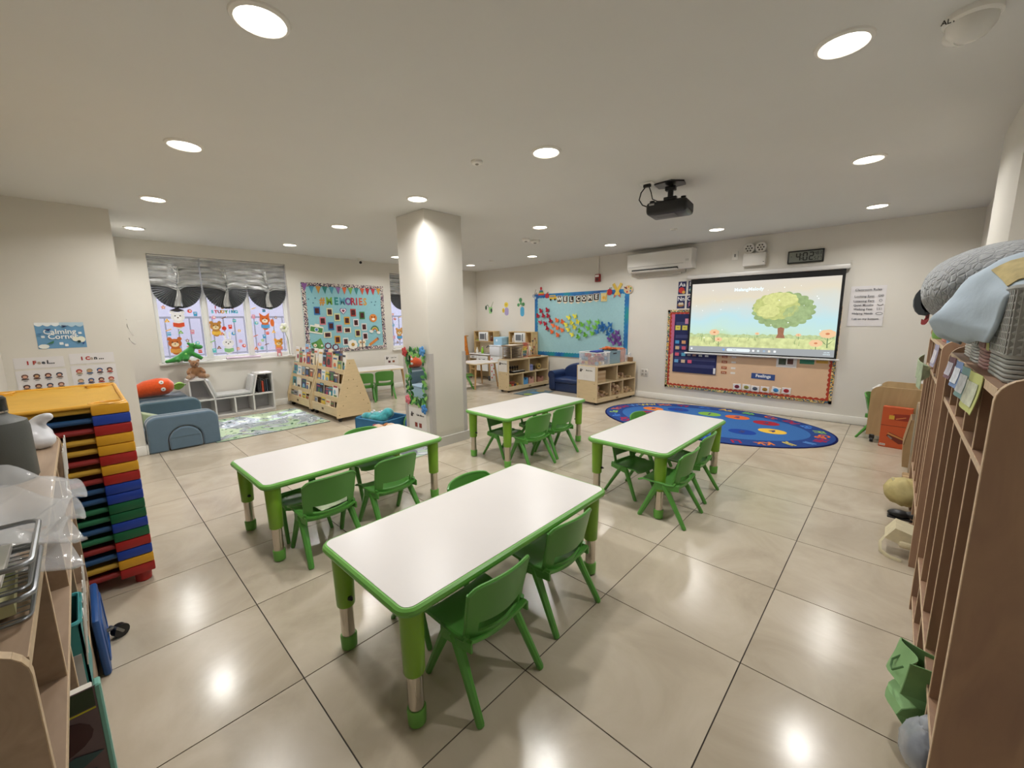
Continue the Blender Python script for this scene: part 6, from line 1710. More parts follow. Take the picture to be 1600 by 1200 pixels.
# ---------------------------------------------------------------- open shelves
shw = mat('shelf_maple', '#d2bd97', 0.42, noise=0.05, nscale=7, stretch=(1, 1, 5))
shi = mat('shelf_back', '#b39c78', 0.55, noise=0.05, nscale=7)
def open_shelf(lab, loc, rz, L, D, Hh):
    # local: front edge along +y from 0..L at x=0 facing +x, depth to x=-D
    t = thing('open_shelf', lab, 'shelf', loc, rz, 'low open wooden shelves')
    for y0 in (0.0, L - 0.02):
        o = MB().box(-D, 0, y0, y0 + 0.02, 0.04, Hh, r=0.003, seg=1).build('end_panel', shw, t)
        mb = MB()
        for x in (-D + 0.05, -0.05):
            for z in (0.10, Hh * 0.55):
                mb.tube([(x, y0 - 0.0015, z), (x, y0 + 0.0215, z)], 0.006, 8)
        mb.build('bolt_heads', bolt, o)
    MB().box(-D, 0.002, 0.02, L - 0.02, Hh - 0.02, Hh).build('top_board', shw, t)
    MB().box(-D, 0.0, 0.02, L - 0.02, 0.325, 0.343).build('middle_board', shw, t)
    MB().box(-D, 0.0, 0.02, L - 0.02, 0.085, 0.103).build('bottom_board', shw, t)
    MB().box(-0.02, 0.0, 0.02, L - 0.02, 0.04, 0.085).build('toe_rail', shw, t)
    MB().box(-D, -D + 0.01, 0.02, L - 0.02, 0.103, Hh - 0.02).build('back_panel', shi, t)
    MB().box(-D + 0.01, -0.004, L * 0.5 - 0.009, L * 0.5 + 0.009, 0.343, Hh - 0.02).build('divider', shw, t)
    for q in (0.345, 0.66):
        MB().box(-D + 0.01, -0.004, L * q - 0.009, L * q + 0.009, 0.103, 0.325).build('divider', shw, t)
    MB().box(0.0, 0.0015, L * 0.48, L * 0.54, 0.052, 0.074).build('maker_mark', C('#7a6242'), t)
    for x in (-D + 0.05, -0.05):
        for y in (0.05, L - 0.05):
            MB().tube([(x, y - 0.012, 0.021), (x, y + 0.012, 0.021)], 0.021, 12).build('caster', blackm, t)
    return t
S1 = open_shelf('low open wooden shelf with trays on top, beside the play kitchens', (-4.735, 3.62, 0), math.radians(-1), 1.14, 0.27, 0.605)
S2 = open_shelf('low open wooden shelf with toy bins on top, beside the oval blue rug', (-2.95, 3.71, 0), math.radians(-6), 1.04, 0.40, 0.605)
s = activity_sign('area_sign', '', thing('area_sign', 'white area sign on the end of the shelf by the play kitchens', 'sign', (-4.875, 3.6185, 0.485), math.radians(-1)), 0.22, 0.21, 'Music Area')
text('- - - - - -\n- - - - - -', 0.022, 0, -0.055, 0.004, C('#a8a8a8'), s)
s = activity_sign('area_sign', '', thing('area_sign', 'white Block Area sign on the end of the shelf beside the blue sofa', 'sign', (-3.155, 3.728, 0.485), math.radians(-6)), 0.34, 0.22, 'Block Area')
text('- - - - - - - -\n- - - - - - - -', 0.024, 0, -0.05, 0.004, C('#a8a8a8'), s)
def on_shelf(S, name, lab, cat, x, y, z, rz=0.0, grp=None):
    a = S.rotation_euler.z
    p = S.location + Vector((x * math.cos(a) - y * math.sin(a), x * math.sin(a) + y * math.cos(a), z))
    return thing(name, lab, cat, p, a + rz, grp)
# shelf 1 contents
t = on_shelf(S1, 'tray_rack', 'stack of thin wooden trays in a rack on the shelf by the play kitchens', 'tray rack', -0.13, 0.25, 0.606)
for k in range(8):
    MB().box(-0.10, 0.10, -0.17, 0.17, 0.012 + 0.026 * k, 0.020 + 0.026 * k, r=0.002, seg=1).build('tray', wood('tray_wood', '#7f6a55', '#a08a70', (1, 1, 3)), t)
for x in (-0.105, 0.105):
    for y in (-0.15, 0.15):
        MB().box(x - 0.005, x + 0.005, y - 0.006, y + 0.006, 0, 0.235).build('rack_post', shw, t)
for z in (0.0, 0.225):
    MB().box(-0.11, 0.11, -0.18, 0.18, z, z + 0.012).build('rack_board', MATS['tray_wood'], t)
t = on_shelf(S1, 'wood_tray', 'loose wooden tray with papers lying on top of the tray rack', 'tray', -0.12, 0.24, 0.844, 0.12)
MB().box(-0.12, 0.12, -0.19, 0.19, 0, 0.014, r=0.003, seg=1).build('tray', MATS['tray_wood'], t)
MB().box(-0.08, 0.08, -0.12, 0.10, 0.0145, 0.018).build('paper_pile', C('#d8d0c4', 0.8), t)
t = on_shelf(S1, 'abacus', 'leaning counting frame with rows of coloured beads on the shelf by the kitchens', 'toy', -0.10, 0.53, 0.606)
mb = MB()
mb.tube([(-0.02, -0.10, 0), (0.0, -0.03, 0.28)], 0.008, 8).tube([(0.02, 0.06, 0), (0.0, 0.13, 0.28)], 0.008, 8).tube([(0.0, -0.03, 0.28), (0.0, 0.13, 0.28)], 0.008, 8).tube([(-0.02, -0.10, 0.008), (0.02, 0.06, 0.008)], 0.008, 8)
mb.build('frame', mat('pink_wood', '#c98a7a', 0.5), t)
for k, c in enumerate(('#b53a34', '#b53a34', '#d8923a', '#d8c03a', '#d8c03a', '#3f7a4a', '#3a6a58', '#2f5a8a', '#2a2a3a')):
    z = 0.255 - 0.028 * k
    y0 = -0.10 + 0.07 * z / 0.28
    mb = MB()
    mb.tube([(0.002, y0 + 0.02, z), (0.002, y0 + 0.125, z)], 0.011, 8)
    mb.build('bead_row', C(c, 0.4), t)
t = on_shelf(S1, 'bead_maze', 'wooden bead maze with looping wires on the shelf by the play kitchens', 'toy', -0.13, 0.78, 0.606)
MB().box(-0.09, 0.09, -0.15, 0.17, 0, 0.022, r=0.004).build('base', mat('maze_base', '#9a6a3a', 0.5), t)
for k, (c, pts) in enumerate((('#2f2a2a', [(-0.04, -0.12, 0.02), (-0.04, -0.10, 0.16), (-0.02, -0.02, 0.20), (0, 0.03, 0.12), (0.02, 0.04, 0.02)]), ('#8a3a3a', [(0.04, -0.10, 0.02), (0.04, -0.06, 0.12), (0.02, 0.0, 0.06), (0.0, 0.07, 0.18), (-0.02, 0.12, 0.02)]), ('#5a4a3a', [(0.0, 0.02, 0.02), (0.0, 0.03, 0.30), (0.0, 0.10, 0.34), (0.0, 0.14, 0.26), (0.0, 0.10, 0.20), (0.0, 0.13, 0.02)]))):
    w_ = MB().tube(pts, 0.004, 6).build('wire', C(c, 0.4), t)
    for q in (1, 2, 3):
        MB().ball(pts[q], 0.017, 8).build('bead', C(['#3a3030', '#a03a34', '#c8a24a'][(q + k) % 3], 0.4), w_)
MB().box(-0.01, 0.01, -0.09, -0.02, 0.022, 0.20, r=0.008).build('cream_figure', C('#e4dcc8'), t)
t = on_shelf(S1, 'toy_keyboard', 'black toy keyboard lying on the middle board of the kitchen-side shelf', 'toy', -0.09, 0.32, 0.344, 0.05)
MB().box(-0.06, 0.06, -0.17, 0.17, 0, 0.03, r=0.006).build('case', blackm, t)
for k in range(16):
    MB().box(0.0, 0.055, -0.16 + 0.02 * k, -0.142 + 0.02 * k, 0.03, 0.035).build('key', C('#e4e0d8', 0.4), t)
for k in range(6):
    t = on_shelf(S1, 'toy_maraca', 'dark toy shaker standing in a row behind the toy keyboard', 'toy', -0.19, 0.12 + 0.062 * k, 0.344, 0, 'row of dark shakers behind the keyboard')
    MB().tube([(0, 0, 0), (0, 0, 0.06)], 0.008, 6).build('handle', C('#2a211c'), t)
    MB().ball((0, 0, 0.085), (0.022, 0.022, 0.03), 10).build('shaker_head', C('#2c2622', 0.4), t)
def small_bin(S, lab, x, y, z, c, w=0.10, d=0.14, h=0.12, grp='small bins on the shelf by the kitchens'):
    t = on_shelf(S, 'small_bin', lab, 'bin', x, y, z, 0, grp)
    m = C(c, 0.5)
    mb = MB()
    mb.prism([(-w / 2 * 0.85, 0), (w / 2 * 0.85, 0), (w / 2, h), (-w / 2, h)], -d / 2, -d / 2 + 0.005)
    mb.prism([(-w / 2 * 0.85, 0), (w / 2 * 0.85, 0), (w / 2, h), (-w / 2, h)], d / 2 - 0.005, d / 2)
    mb.X = Matrix.Rotation(PI / 2, 4, 'Z')
    mb.prism([(-d / 2, 0), (d / 2, 0), (d / 2, h), (d / 2 * 0.5, h), (d / 2 * 0.35, h * 0.72), (-d / 2 * 0.35, h * 0.72), (-d / 2 * 0.5, h), (-d / 2, h)], -w / 2, -w / 2 + 0.005)
    mb.prism([(-d / 2, 0), (d / 2, 0), (d / 2, h), (d / 2 * 0.5, h), (d / 2 * 0.35, h * 0.72), (-d / 2 * 0.35, h * 0.72), (-d / 2 * 0.5, h), (-d / 2, h)], w / 2 - 0.005, w / 2)
    mb.X = Matrix()
    mb.box(-w / 2 * 0.85, w / 2 * 0.85, -d / 2, d / 2, 0, 0.006)
    mb.build('bin_walls', m, t)
    MB().ball((0, 0, h * 0.5), (w * 0.38, d * 0.38, h * 0.25), 10).build('contents', C('#6a5a4a', 0.8), t)
    return t
small_bin(S1, 'blue bin in the bottom middle cubby of the kitchen-side shelf', -0.10, 0.475, 0.104, '#5a9ad0', 0.16)
small_bin(S1, 'pink bin in the bottom middle cubby of the kitchen-side shelf', -0.10, 0.645, 0.104, '#c89a8a', 0.16)
small_bin(S1, 'dusty rose bin in the bottom cubby beside the blue sofa', -0.10, 0.92, 0.104, '#a87868', 0.16, 0.16, 0.10)
t = on_shelf(S1, 'toy_radio', 'lavender toy cube on the middle board of the kitchen-side shelf', 'toy', -0.10, 0.66, 0.344)
MB().box(-0.06, 0.06, -0.055, 0.055, 0, 0.12, r=0.006).build('cube', C('#8a90c0'), t)
MB().box(0.06, 0.062, -0.03, 0.03, 0.07, 0.09).build('cube_label', C('#6a70a8'), t)
t = on_shelf(S1, 'toy_drum', 'round wooden toy with a dark hole on the middle board near the sofa', 'toy', -0.10, 0.93, 0.405)
MB().tube([(-0.03, 0, 0), (0.03, 0, 0)], 0.055, 16).build('drum_body', C('#b59a5c'), t)
MB().tube([(0.03, 0, 0), (0.033, 0, 0)], 0.02, 12).build('sound_hole', blackm, t)
for k in range(3):
    t = on_shelf(S1, 'toy_shaker', 'small dark cylinder toy between the lavender cube and round wooden toy', 'toy', -0.10, 0.755 + 0.035 * k, 0.344, 0, 'dark cylinders on the shelf by the kitchens')
    MB().lathe([(0.014, 0), (0.015, 0.01), (0.015, 0.08)], 10).build('cylinder', C('#3a3228'), t)
    MB().lathe([(0.016, 0.08), (0.016, 0.09)], 10).build('cylinder_cap', C('#6a5a3a'), t)
for k, (c, y, z) in enumerate((('#8f9a5a', 0.09, 0), ('#b5563a', 0.16, 0), ('#3a3a4a', 0.23, 0), ('#c8a24a', 0.29, 0), ('#8a4a3a', 0.19, 0.04))):
    t = on_shelf(S1, 'toy_block', '%s toy piece in the bottom cubby nearest the sign on the kitchen-side shelf' % ['olive', 'rust', 'dark', 'mustard', 'brown'][k], 'toy', -0.10, y, 0.104 + z, 0.2 * k, 'toys in the bottom cubby by the kitchens')
    MB().box(-0.05, 0.05, -0.035, 0.035, 0, 0.038, r=0.006).build('piece', C(c), t)
    MB().lathe([(0.02, 0.038), (0.018, 0.044)], 10).build('stud', C(c), t)
# shelf 2 contents: unit blocks
blk = [mat('unit_block_a', '#c3a984', 0.6), mat('unit_block_b', '#b3946c', 0.6), mat('unit_block_c', '#a88a70', 0.6)]
brand = random.Random(21)
bme = {}
def block(S, x, y, z, lx, ly, lz, k=0, lab='plain wooden unit block stacked in the shelf beside the sofa', rz=0.0):
    key = (lx, ly, lz, k)
    if key not in bme:
        bme[key] = MB().box(-lx / 2, lx / 2, -ly / 2, ly / 2, 0, lz, r=0.003, seg=1).mesh('unit_block', blk[k])
    a = S.rotation_euler.z
    p = S.location + Vector((x * math.cos(a) - y * math.sin(a), x * math.sin(a) + y * math.cos(a), z))
    tag(link('unit_block', bme[key], None, p, (0, 0, a + rz)), lab, 'block', 'wooden unit blocks')
for k in range(5):
    block(S2, -0.20, 0.165, 0.344 + 0.0355 * k, 0.30, 0.24, 0.035, k % 2, 'long flat wooden block, %s of the pile nearest the Block Area sign' % ['lowest', 'second from bottom', 'middle', 'second from top', 'topmost'][k])
up_ = ['bottom', 'second', 'third', 'fourth', 'fifth', 'sixth']
for i, (y, hs) in enumerate(((0.555, 6), (0.60, 4), (0.65, 2), (0.72, 3), (0.78, 2), (0.86, 1), (0.93, 1))):
    for k in range(hs):
        block(S2, -0.10 + 0.03 * brand.uniform(-1, 1), y, 0.344 + 0.032 * k, 0.09, 0.042, 0.031, (k + int(y * 100)) % 3, 'small wooden block, upper right cubby by the sofa, stack %s from the divider, %s up' % (['first', 'second', 'third', 'fourth', 'fifth', 'sixth', 'seventh'][i], up_[k]))
for nm_, y0, cols in (('left', 0.05, (6, 2, 3, 2)), ('middle', 0.40, (2, 6, 5, 4)), ('right', 0.72, (3, 3, 3, 2))):
    for c, hs in enumerate(cols):
        for k in range(hs):
            block(S2, -0.09 + 0.02 * brand.uniform(-1, 1), y0 + 0.035 + 0.068 * c, 0.104 + 0.031 * k, 0.10, 0.058, 0.03, (k + c) % 3, 'wooden block, lower %s cubby of the block shelf, %s stack, %s up' % (nm_, up_[c] if c else 'first', up_[k]))
# top of shelf 2
t = on_shelf(S2, 'ball_bin', 'clear plastic bin full of red and grey balls on the shelf by the rug', 'bin', -0.215, 0.20, 0.606)
clear = mat('clear_plastic', '#f4f6f8', 0.08, alpha=0.22)
mb = MB()
for q in ((-0.18, 0.18, -0.155, -0.151), (-0.18, 0.18, 0.151, 0.155)):
    mb.box(*q, 0, 0.20)
for q in ((-0.18, -0.176, -0.155, 0.155), (0.176, 0.18, -0.155, 0.155)):
    mb.box(*q, 0, 0.20)
mb.box(-0.18, 0.18, -0.155, 0.155, 0, 0.004)
mb.build('bin_walls', clear, t)
MB().tube([(a, b, 0.20) for a, b in rrect(-0.186, 0.186, -0.161, 0.161, 0.02)], 0.007, 6, closed=True).build('rim', mat('bin_rim_white', '#dfe4e6', 0.3), t)
bcol = [('red', '#a83a42'), ('grey', '#7a858c'), ('maroon', '#8a3040'), ('orange', '#d8704a'), ('white', '#e4dcd4'), ('blue', '#5a8ab0'), ('pink', '#b86a78'), ('yellow', '#d0a84a')]
ball_me = {n: MB().ball((0, 0, 0), 0.03, 10).mesh('play_ball', C(c, 0.35)) for n, c in bcol}
a = S2.rotation_euler.z
for iz in range(3):
    for ix in range(5):
        for iy in range(4):
            if iz == 2 and (ix + iy) % 3 == 0:
                continue
            if 0 < ix < 4 and 0 < iy < 3 and iz < 2:
                continue
            n = bcol[brand.choice([0, 0, 0, 1, 1, 2, 2, 3, 4, 5, 6, 7])][0]
            x, y, z = -0.215 - 0.135 + 0.0665 * ix, 0.20 - 0.11 + 0.072 * iy, 0.606 + 0.036 + 0.061 * iz
            p = S2.location + Vector((x * math.cos(a) - y * math.sin(a), x * math.sin(a) + y * math.cos(a), z))
            tag(link('play_ball', ball_me[n], None, p), '%s ball among the balls in the clear bin on the shelf' % n, 'ball', 'balls in the clear bin')
t = on_shelf(S2, 'book_pouch', 'navy and blue patterned pouch lying on the balls in the clear bin', 'pouch', -0.17, 0.19, 0.802)
MB().box(-0.06, 0.07, -0.10, 0.10, 0, 0.03, r=0.012).build('pouch', C('#2a3a8a'), t)
MB().box(0.0, 0.05, 0.02, 0.09, 0.03, 0.045, r=0.01).build('pouch_flap', C('#6a9ac8'), t)
t = fabric_bin('grey blue fabric bin between the ball bin and orange toys on the shelf', 0, 0, 0, 0.30, 0.30, 0.20, '#8aa5b0')
p = S2.location + Vector((-0.215 * math.cos(a) - 0.52 * math.sin(a), -0.215 * math.sin(a) + 0.53 * math.cos(a), 0.607))
t.location = p
t.rotation_euler.z = a + PI / 2
t = on_shelf(S2, 'toy_gears', 'heap of orange and black construction toys on the grey blue bin', 'toy', -0.20, 0.56, 0.812)
mb = MB()
for k in range(9):
    mb.box(-0.10 + 0.02 * k - 0.03, -0.10 + 0.02 * k + 0.035, -0.10 + 0.05 * (k % 4), -0.05 + 0.05 * (k % 4), 0.01 * (k % 3), 0.03 + 0.015 * (k % 3), r=0.008)
mb.build('orange_pieces', C('#d0682c', 0.4), t)
MB().tube([(-0.1, -0.14, 0.01), (0.02, -0.05, 0.02), (0.12, 0.05, 0.01)], 0.012, 6).build('black_track', blackm, t)
t = on_shelf(S2, 'orange_toy_bin', 'clear bin packed with orange and grey toys beside the grey blue bin', 'bin', -0.215, 0.775, 0.606)
MB().box(-0.13, 0.13, -0.085, 0.085, 0.006, 0.235, r=0.02).build('toy_fill', mat('orange_mix', '#c9692f', 0.5, noise=0.55, nscale=22), t)
mb = MB()
for q in ((-0.14, 0.14, -0.095, -0.091), (-0.14, 0.14, 0.091, 0.095), (-0.14, -0.136, -0.095, 0.095), (0.136, 0.14, -0.095, 0.095)):
    mb.box(*q, 0, 0.22)
mb.build('bin_walls', clear, t)
t = on_shelf(S2, 'white_card_box', 'small white box near the wall end of the shelf by the rug', 'box', -0.16, 0.92, 0.606)
MB().box(-0.05, 0.05, -0.04, 0.04, 0, 0.11, r=0.004).build('box', C('#d8d0ce'), t)
MB().box(0.05, 0.0515, -0.025, 0.025, 0.03, 0.07).build('box_label', C('#b8a8a8'), t)
t = on_shelf(S2, 'tissue_box', 'wooden tissue box with a white tissue at the wall end of the shelf', 'tissue box', -0.10, 1.0, 0.606)
MB().box(-0.045, 0.045, -0.035, 0.035, 0, 0.07, r=0.004).build('box', C('#8a6a48'), t)
MB().shell(lambda u, v: (0.03 * (u - 0.5) * (1 + v), 0.02 * math.sin(6 * u) * v, 0.065 + 0.075 * v), 8, 4, 0.002).build('tissue', C('#f0f0ee', 0.9), t)
# kids sofa
navy = mat('navy_vinyl', '#23355f', 0.38, noise=0.04, nscale=12, bump=0.04, bscale=120)
t = thing('kids_sofa', 'small navy blue vinyl sofa under the welcome board', 'sofa', (-3.86, 4.33, 0), 0)
MB().box(-0.50, 0.50, 0.02, 0.42, 0.0, 0.16, r=0.02).build('base', navy, t)
MB().box(-0.385, 0.385, 0.0, 0.36, 0.16, 0.25, r=0.03, seg=3).build('seat_cushion', navy, t)
bk = [(-0.41, 0.16), (0.41, 0.16), (0.41, 0.33)] + [(0.41 * math.cos(PI * i / 18), 0.33 + 0.19 * math.sin(PI * i / 18)) for i in range(1, 18)] + [(-0.41, 0.33)]
o = MB().prism(bk, 0.33, 0.45).build('backrest', navy, t, ang=50)
bv = o.modifiers.new('soft_edges', 'BEVEL'); bv.width = 0.03; bv.segments = 3; bv.limit_method = 'ANGLE'
for s_ in (-1, 1):
    MB().box(s_ * 0.44 - 0.07, s_ * 0.44 + 0.07, -0.01, 0.40, 0.02, 0.30, r=0.03, seg=3).tube([(s_ * 0.445, -0.012, 0.30), (s_ * 0.445, 0.36, 0.30)], 0.078, 16).build('armrest', navy, t)
t = thing('sofa_mat', 'small flat coloured floor mat in front of the kitchen-side shelf', 'rug', (-4.35, 3.95, 0), 0.1)
MB().box(-0.30, 0.18, -0.30, 0.30, 0.0005, 0.006).build('mat_pile', mat('dark_mat', '#5a6a70', 0.95, noise=0.4, nscale=14), t)
for k, c in enumerate(('#8a9a4a', '#4a7a9a', '#9a8a5a')):
    MB().prism(ring(-0.05, -0.2 + 0.2 * k, 0.08, 0.08, 16), 0.006, 0.007, axis='z').build('mat_dot', C(c, 0.95), t)

from mathutils import noise as mnoise
# ================================================================ coat cubbies along the right-hand wall
cub = wood('cubby_birch', '#8f6f5b', '#a58469', (3, 3, 0.7), 0.42, 1.5)
cube = mat('cubby_ply_edge', '#d4ba9a', 0.5, noise=0.12, nscale=60)
FX = 0.487
def round_panel(x0, x1, z0, z1, r, both=False):
    p = [(x1, z0), (x1, z1)]
    p += [(x0 + r - r * math.sin(PI / 2 * i / 6), z1 - r + r * math.cos(PI / 2 * i / 6)) for i in range(7)]
    p += [(x0, z0)]
    return p
def edge_strip(mb, x, y0, y1, z0, z1):
    mb.box(x - 0.0015, x + 0.001, y0, y1, z0, z1, m=1)
def cubbies(lab, y0, n, pitch, side_w=0.022):
    t = thing('coat_cubbies', lab, 'cubbies', (FX, y0, 0), 0, 'tall wooden coat cubbies on the right')
    L = n * pitch
    D = 0.325
    for k, yy in enumerate((0.0, L - side_w)):
        MB().prism(round_panel(0.0, D, 0.0, 1.215, 0.05), yy, yy + side_w, axis='y').build('end_panel', cub, t)
        p = [(0.0, 0.02), (0.0, 1.165)] + [(0.05 - 0.05 * math.cos(PI / 2 * i / 6), 1.165 + 0.05 * math.sin(PI / 2 * i / 6)) for i in range(1, 7)] + [(D, 1.215)]
        mb = MB()
        for a, b in zip(p[:-1], p[1:]):
            dx, dz = b[0] - a[0], b[1] - a[1]
            l = math.hypot(dx, dz)
            nx, nz = -dz / l * 0.0015, dx / l * 0.0015
            mb.prism([(a[0], a[1]), (b[0], b[1]), (b[0] + nx, b[1] + nz), (a[0] + nx, a[1] + nz)], yy + 0.001, yy + side_w - 0.001)
        mb.build('ply_edge', cube, t)
    for nm, z, th, x0 in (('top_board', 1.168, 0.022, 0.004), ('hat_shelf', 0.985, 0.018, 0.004), ('shoe_shelf', 0.245, 0.018, 0.004), ('base_board', 0.05, 0.018, 0.004)):
        o = MB().box(x0, D, side_w, L - side_w, z, z + th).build(nm, cub, t)
        MB().box(x0 - 0.0015, x0, side_w, L - side_w, z + 0.0005, z + th - 0.0005).build('ply_edge', cube, o)
    for k in range(1, n):
        y = k * pitch - 0.008
        o = MB().box(0.006, D - 0.012, y, y + 0.016, 0.068, 1.168).build('divider', cub, t)
        MB().box(0.0045, 0.006, y + 0.0005, y + 0.0155, 0.068, 1.168).build('ply_edge', cube, o)
        for q in (0.35,):
            pass
    for k in range(n):
        for a in (0.32, 0.68):
            h = MB().tube([(D - 0.014, (k + a) * pitch, 0.90), (D - 0.04, (k + a) * pitch, 0.885), (D - 0.05, (k + a) * pitch, 0.91)], 0.004, 6).build('coat_hook', chrome, t)
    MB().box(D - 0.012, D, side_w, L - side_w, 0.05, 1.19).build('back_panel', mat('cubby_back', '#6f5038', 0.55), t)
    MB().box(0.03, 0.045, side_w, L - side_w, 0.0, 0.05).build('toe_board', cub, t)
    return t
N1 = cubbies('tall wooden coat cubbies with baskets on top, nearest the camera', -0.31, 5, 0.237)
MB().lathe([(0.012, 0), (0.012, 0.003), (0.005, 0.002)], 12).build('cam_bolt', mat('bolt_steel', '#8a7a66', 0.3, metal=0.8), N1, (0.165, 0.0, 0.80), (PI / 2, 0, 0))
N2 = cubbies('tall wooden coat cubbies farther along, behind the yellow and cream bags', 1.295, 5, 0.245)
# baskets on top
def basket(lab, y0, y1, x0, x1, z, h, c, rows, grp='woven plastic baskets on the cubbies'):
    t = thing('woven_basket', lab, 'basket', ((x0 + x1) / 2, (y0 + y1) / 2, z), 0, grp)
    m = mat('basket_' + c.strip('#'), c, 0.5, bump=0.2, bscale=90)
    w, d = x1 - x0, y1 - y0
    mb = MB()
    mb.box(-w / 2 + 0.008, w / 2 - 0.008, -d / 2 + 0.008, d / 2 - 0.008, 0.0, 0.006)
    solid = 0.30 * h
    out = rrect(-w / 2, w / 2, -d / 2, d / 2, 0.035, 4)
    # solid ribbed foot, then horizontal and vertical strips with open holes
    nrib = 6
    for k in range(nrib):
        z0 = solid * k / nrib
        mb.tube([(a * (0.97 + 0.01 * k / nrib), b * (0.97 + 0.01 * k / nrib), z0 + solid / nrib / 2) for a, b in out], 0.0035, 6, closed=True, flat=solid / nrib * 0.47 / 0.0035)
    rr_ = max(3, rows)
    for k in range(rr_ + 1):
        zz = solid + (h - solid) * k / rr_
        mb.tube([(a * 0.985, b * 0.985, zz) for a, b in out], 0.006 if k < rr_ else 0.008, 6, closed=True)
    P_ = []
    for (ax, ay), (bx_, by_) in zip(out, out[1:] + out[:1]):
        l = math.hypot(bx_ - ax, by_ - ay)
        q = max(1, int(round(l / 0.022)))
        P_ += [(ax + (bx_ - ax) * i / q, ay + (by_ - ay) * i / q) for i in range(q)]
    for a, b in P_:
        mb.box(a * 0.985 - 0.0055, a * 0.985 + 0.0055, b * 0.985 - 0.0055, b * 0.985 + 0.0055, solid, h)
    mb.build('basket_wall', m, t)
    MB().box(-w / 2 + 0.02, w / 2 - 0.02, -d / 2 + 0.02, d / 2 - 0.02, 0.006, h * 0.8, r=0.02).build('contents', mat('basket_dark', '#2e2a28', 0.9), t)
    return t
TZ = 1.191
basket('big grey woven basket on the cubbies, nearest the camera', -0.20, 0.085, 0.508, 0.74, TZ, 0.215, '#9a9b97', 9)
basket('dusty pink woven basket beside the big grey one on the cubbies', 0.105, 0.285, 0.508, 0.70, TZ, 0.20, '#b08480', 8)
basket('small grey woven basket between the pink basket and the far end', 0.305, 0.49, 0.508, 0.70, TZ, 0.20, '#9d9e9a', 8)
basket('white woven basket under the grey quilt on the cubbies', 0.52, 0.76, 0.515, 0.72, TZ, 0.20, '#d2d0ca', 8)
basket('bright blue woven basket on the farther cubbies', 1.36, 1.56, 0.51, 0.70, TZ, 0.17, '#3f84b4', 6)
basket('coral woven basket at the middle of the farther cubbies', 1.66, 1.90, 0.51, 0.70, TZ, 0.17, '#c88478', 6)
nt_ = thing('sticky_note', 'yellow green note stuck to the corner of the big grey basket', 'note', (0.503, 0.072, 1.335), -PI / 2)
MB().shell(lambda u, v: ((u - 0.5) * 0.045, -0.002 * math.sin(4 * v), -0.085 * v), 3, 4, 0.001).build('note', C('#c3cc7c', 0.7), nt_)
flat([(-0.018, -0.05), (0.018, -0.05), (0.018, -0.035), (-0.018, -0.035)], 0.003, 0.0036, C('#9aa25c', 0.7), 'note_print', nt_)
# grey quilt and blue sheet
quiltm = mat('grey_quilt', '#8a8d8f', 0.95, sheen=0.3, noise=0.06, nscale=20)
def _quilt():
    nt = quiltm.node_tree
    b = nt.nodes['Principled BSDF']
    tc = nt.nodes.new('ShaderNodeTexCoord')
    v = nt.nodes.new('ShaderNodeTexVoronoi')
    v.feature = 'DISTANCE_TO_EDGE'
    v.inputs['Scale'].default_value = 42
    mr = nt.nodes.new('ShaderNodeMapRange')
    mr.inputs['From Max'].default_value = 0.16
    bp = nt.nodes.new('ShaderNodeBump')
    bp.inputs['Strength'].default_value = 0.55
    bp.inputs['Distance'].default_value = 0.008
    nt.links.new(tc.outputs['Object'], v.inputs['Vector'])
    nt.links.new(v.outputs['Distance'], mr.inputs[0])
    nt.links.new(mr.outputs[0], bp.inputs['Height'])
    nt.links.new(bp.outputs[0], b.inputs['Normal'])
_quilt()
t = thing('quilt', 'rolled grey quilt heaped over the baskets on the cubbies', 'quilt', (0.60, 0.60, 1.41), 0)
mb = MB()
mb.ball((-0.02, 0.0, 0.06), (0.20, 0.34, 0.12), 18).ball((-0.12, 0.03, 0.03), (0.115, 0.28, 0.125), 16).ball((0.10, -0.08, 0.09), (0.14, 0.34, 0.10), 16).ball((0.03, 0.12, 0.09), (0.17, 0.20, 0.10), 14)
mb.ball((-0.17, 0.20, 0.0), (0.065, 0.12, 0.07), 12)
blend(mb, 'quilt_roll', quiltm, t, vox=0.014, sm=5)
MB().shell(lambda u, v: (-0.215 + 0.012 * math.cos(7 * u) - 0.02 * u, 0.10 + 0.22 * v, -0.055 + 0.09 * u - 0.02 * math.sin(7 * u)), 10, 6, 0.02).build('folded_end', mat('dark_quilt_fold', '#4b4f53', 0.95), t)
t = thing('red_ribbon', 'short red ribbon dangling under the end of the grey quilt', 'ribbon', (0.395, 0.80, 1.335), 0)
MB().shell(lambda u, v: (0.01 * math.sin(4 * v), -0.09 + 0.12 * v, 0.02 * (u - 0.5) - 0.015 * v + 0.01 * math.sin(6 * v)), 3, 8, 0.003).build('ribbon', C('#a8242c', 0.6), t)
MB().ball((0.004, 0.03, -0.015), (0.006, 0.012, 0.012), 8).build('knot', C('#a8242c'), t)
sheetm = mat('pale_blue_sheet', '#b3c3d1', 0.85, noise=0.09, nscale=9, bump=0.5, bscale=16)
_pa = [(0.72, 1.44), (0.63, 1.425), (0.565, 1.418), (0.520, 1.412), (0.502, 1.385), (0.499, 1.345), (0.496, 1.31), (0.492, 1.29), (0.49, 1.275)]
_pb = [(0.74, 1.47), (0.66, 1.52), (0.58, 1.515), (0.52, 1.485), (0.465, 1.440), (0.425, 1.375), (0.40, 1.32), (0.415, 1.28), (0.46, 1.262)]
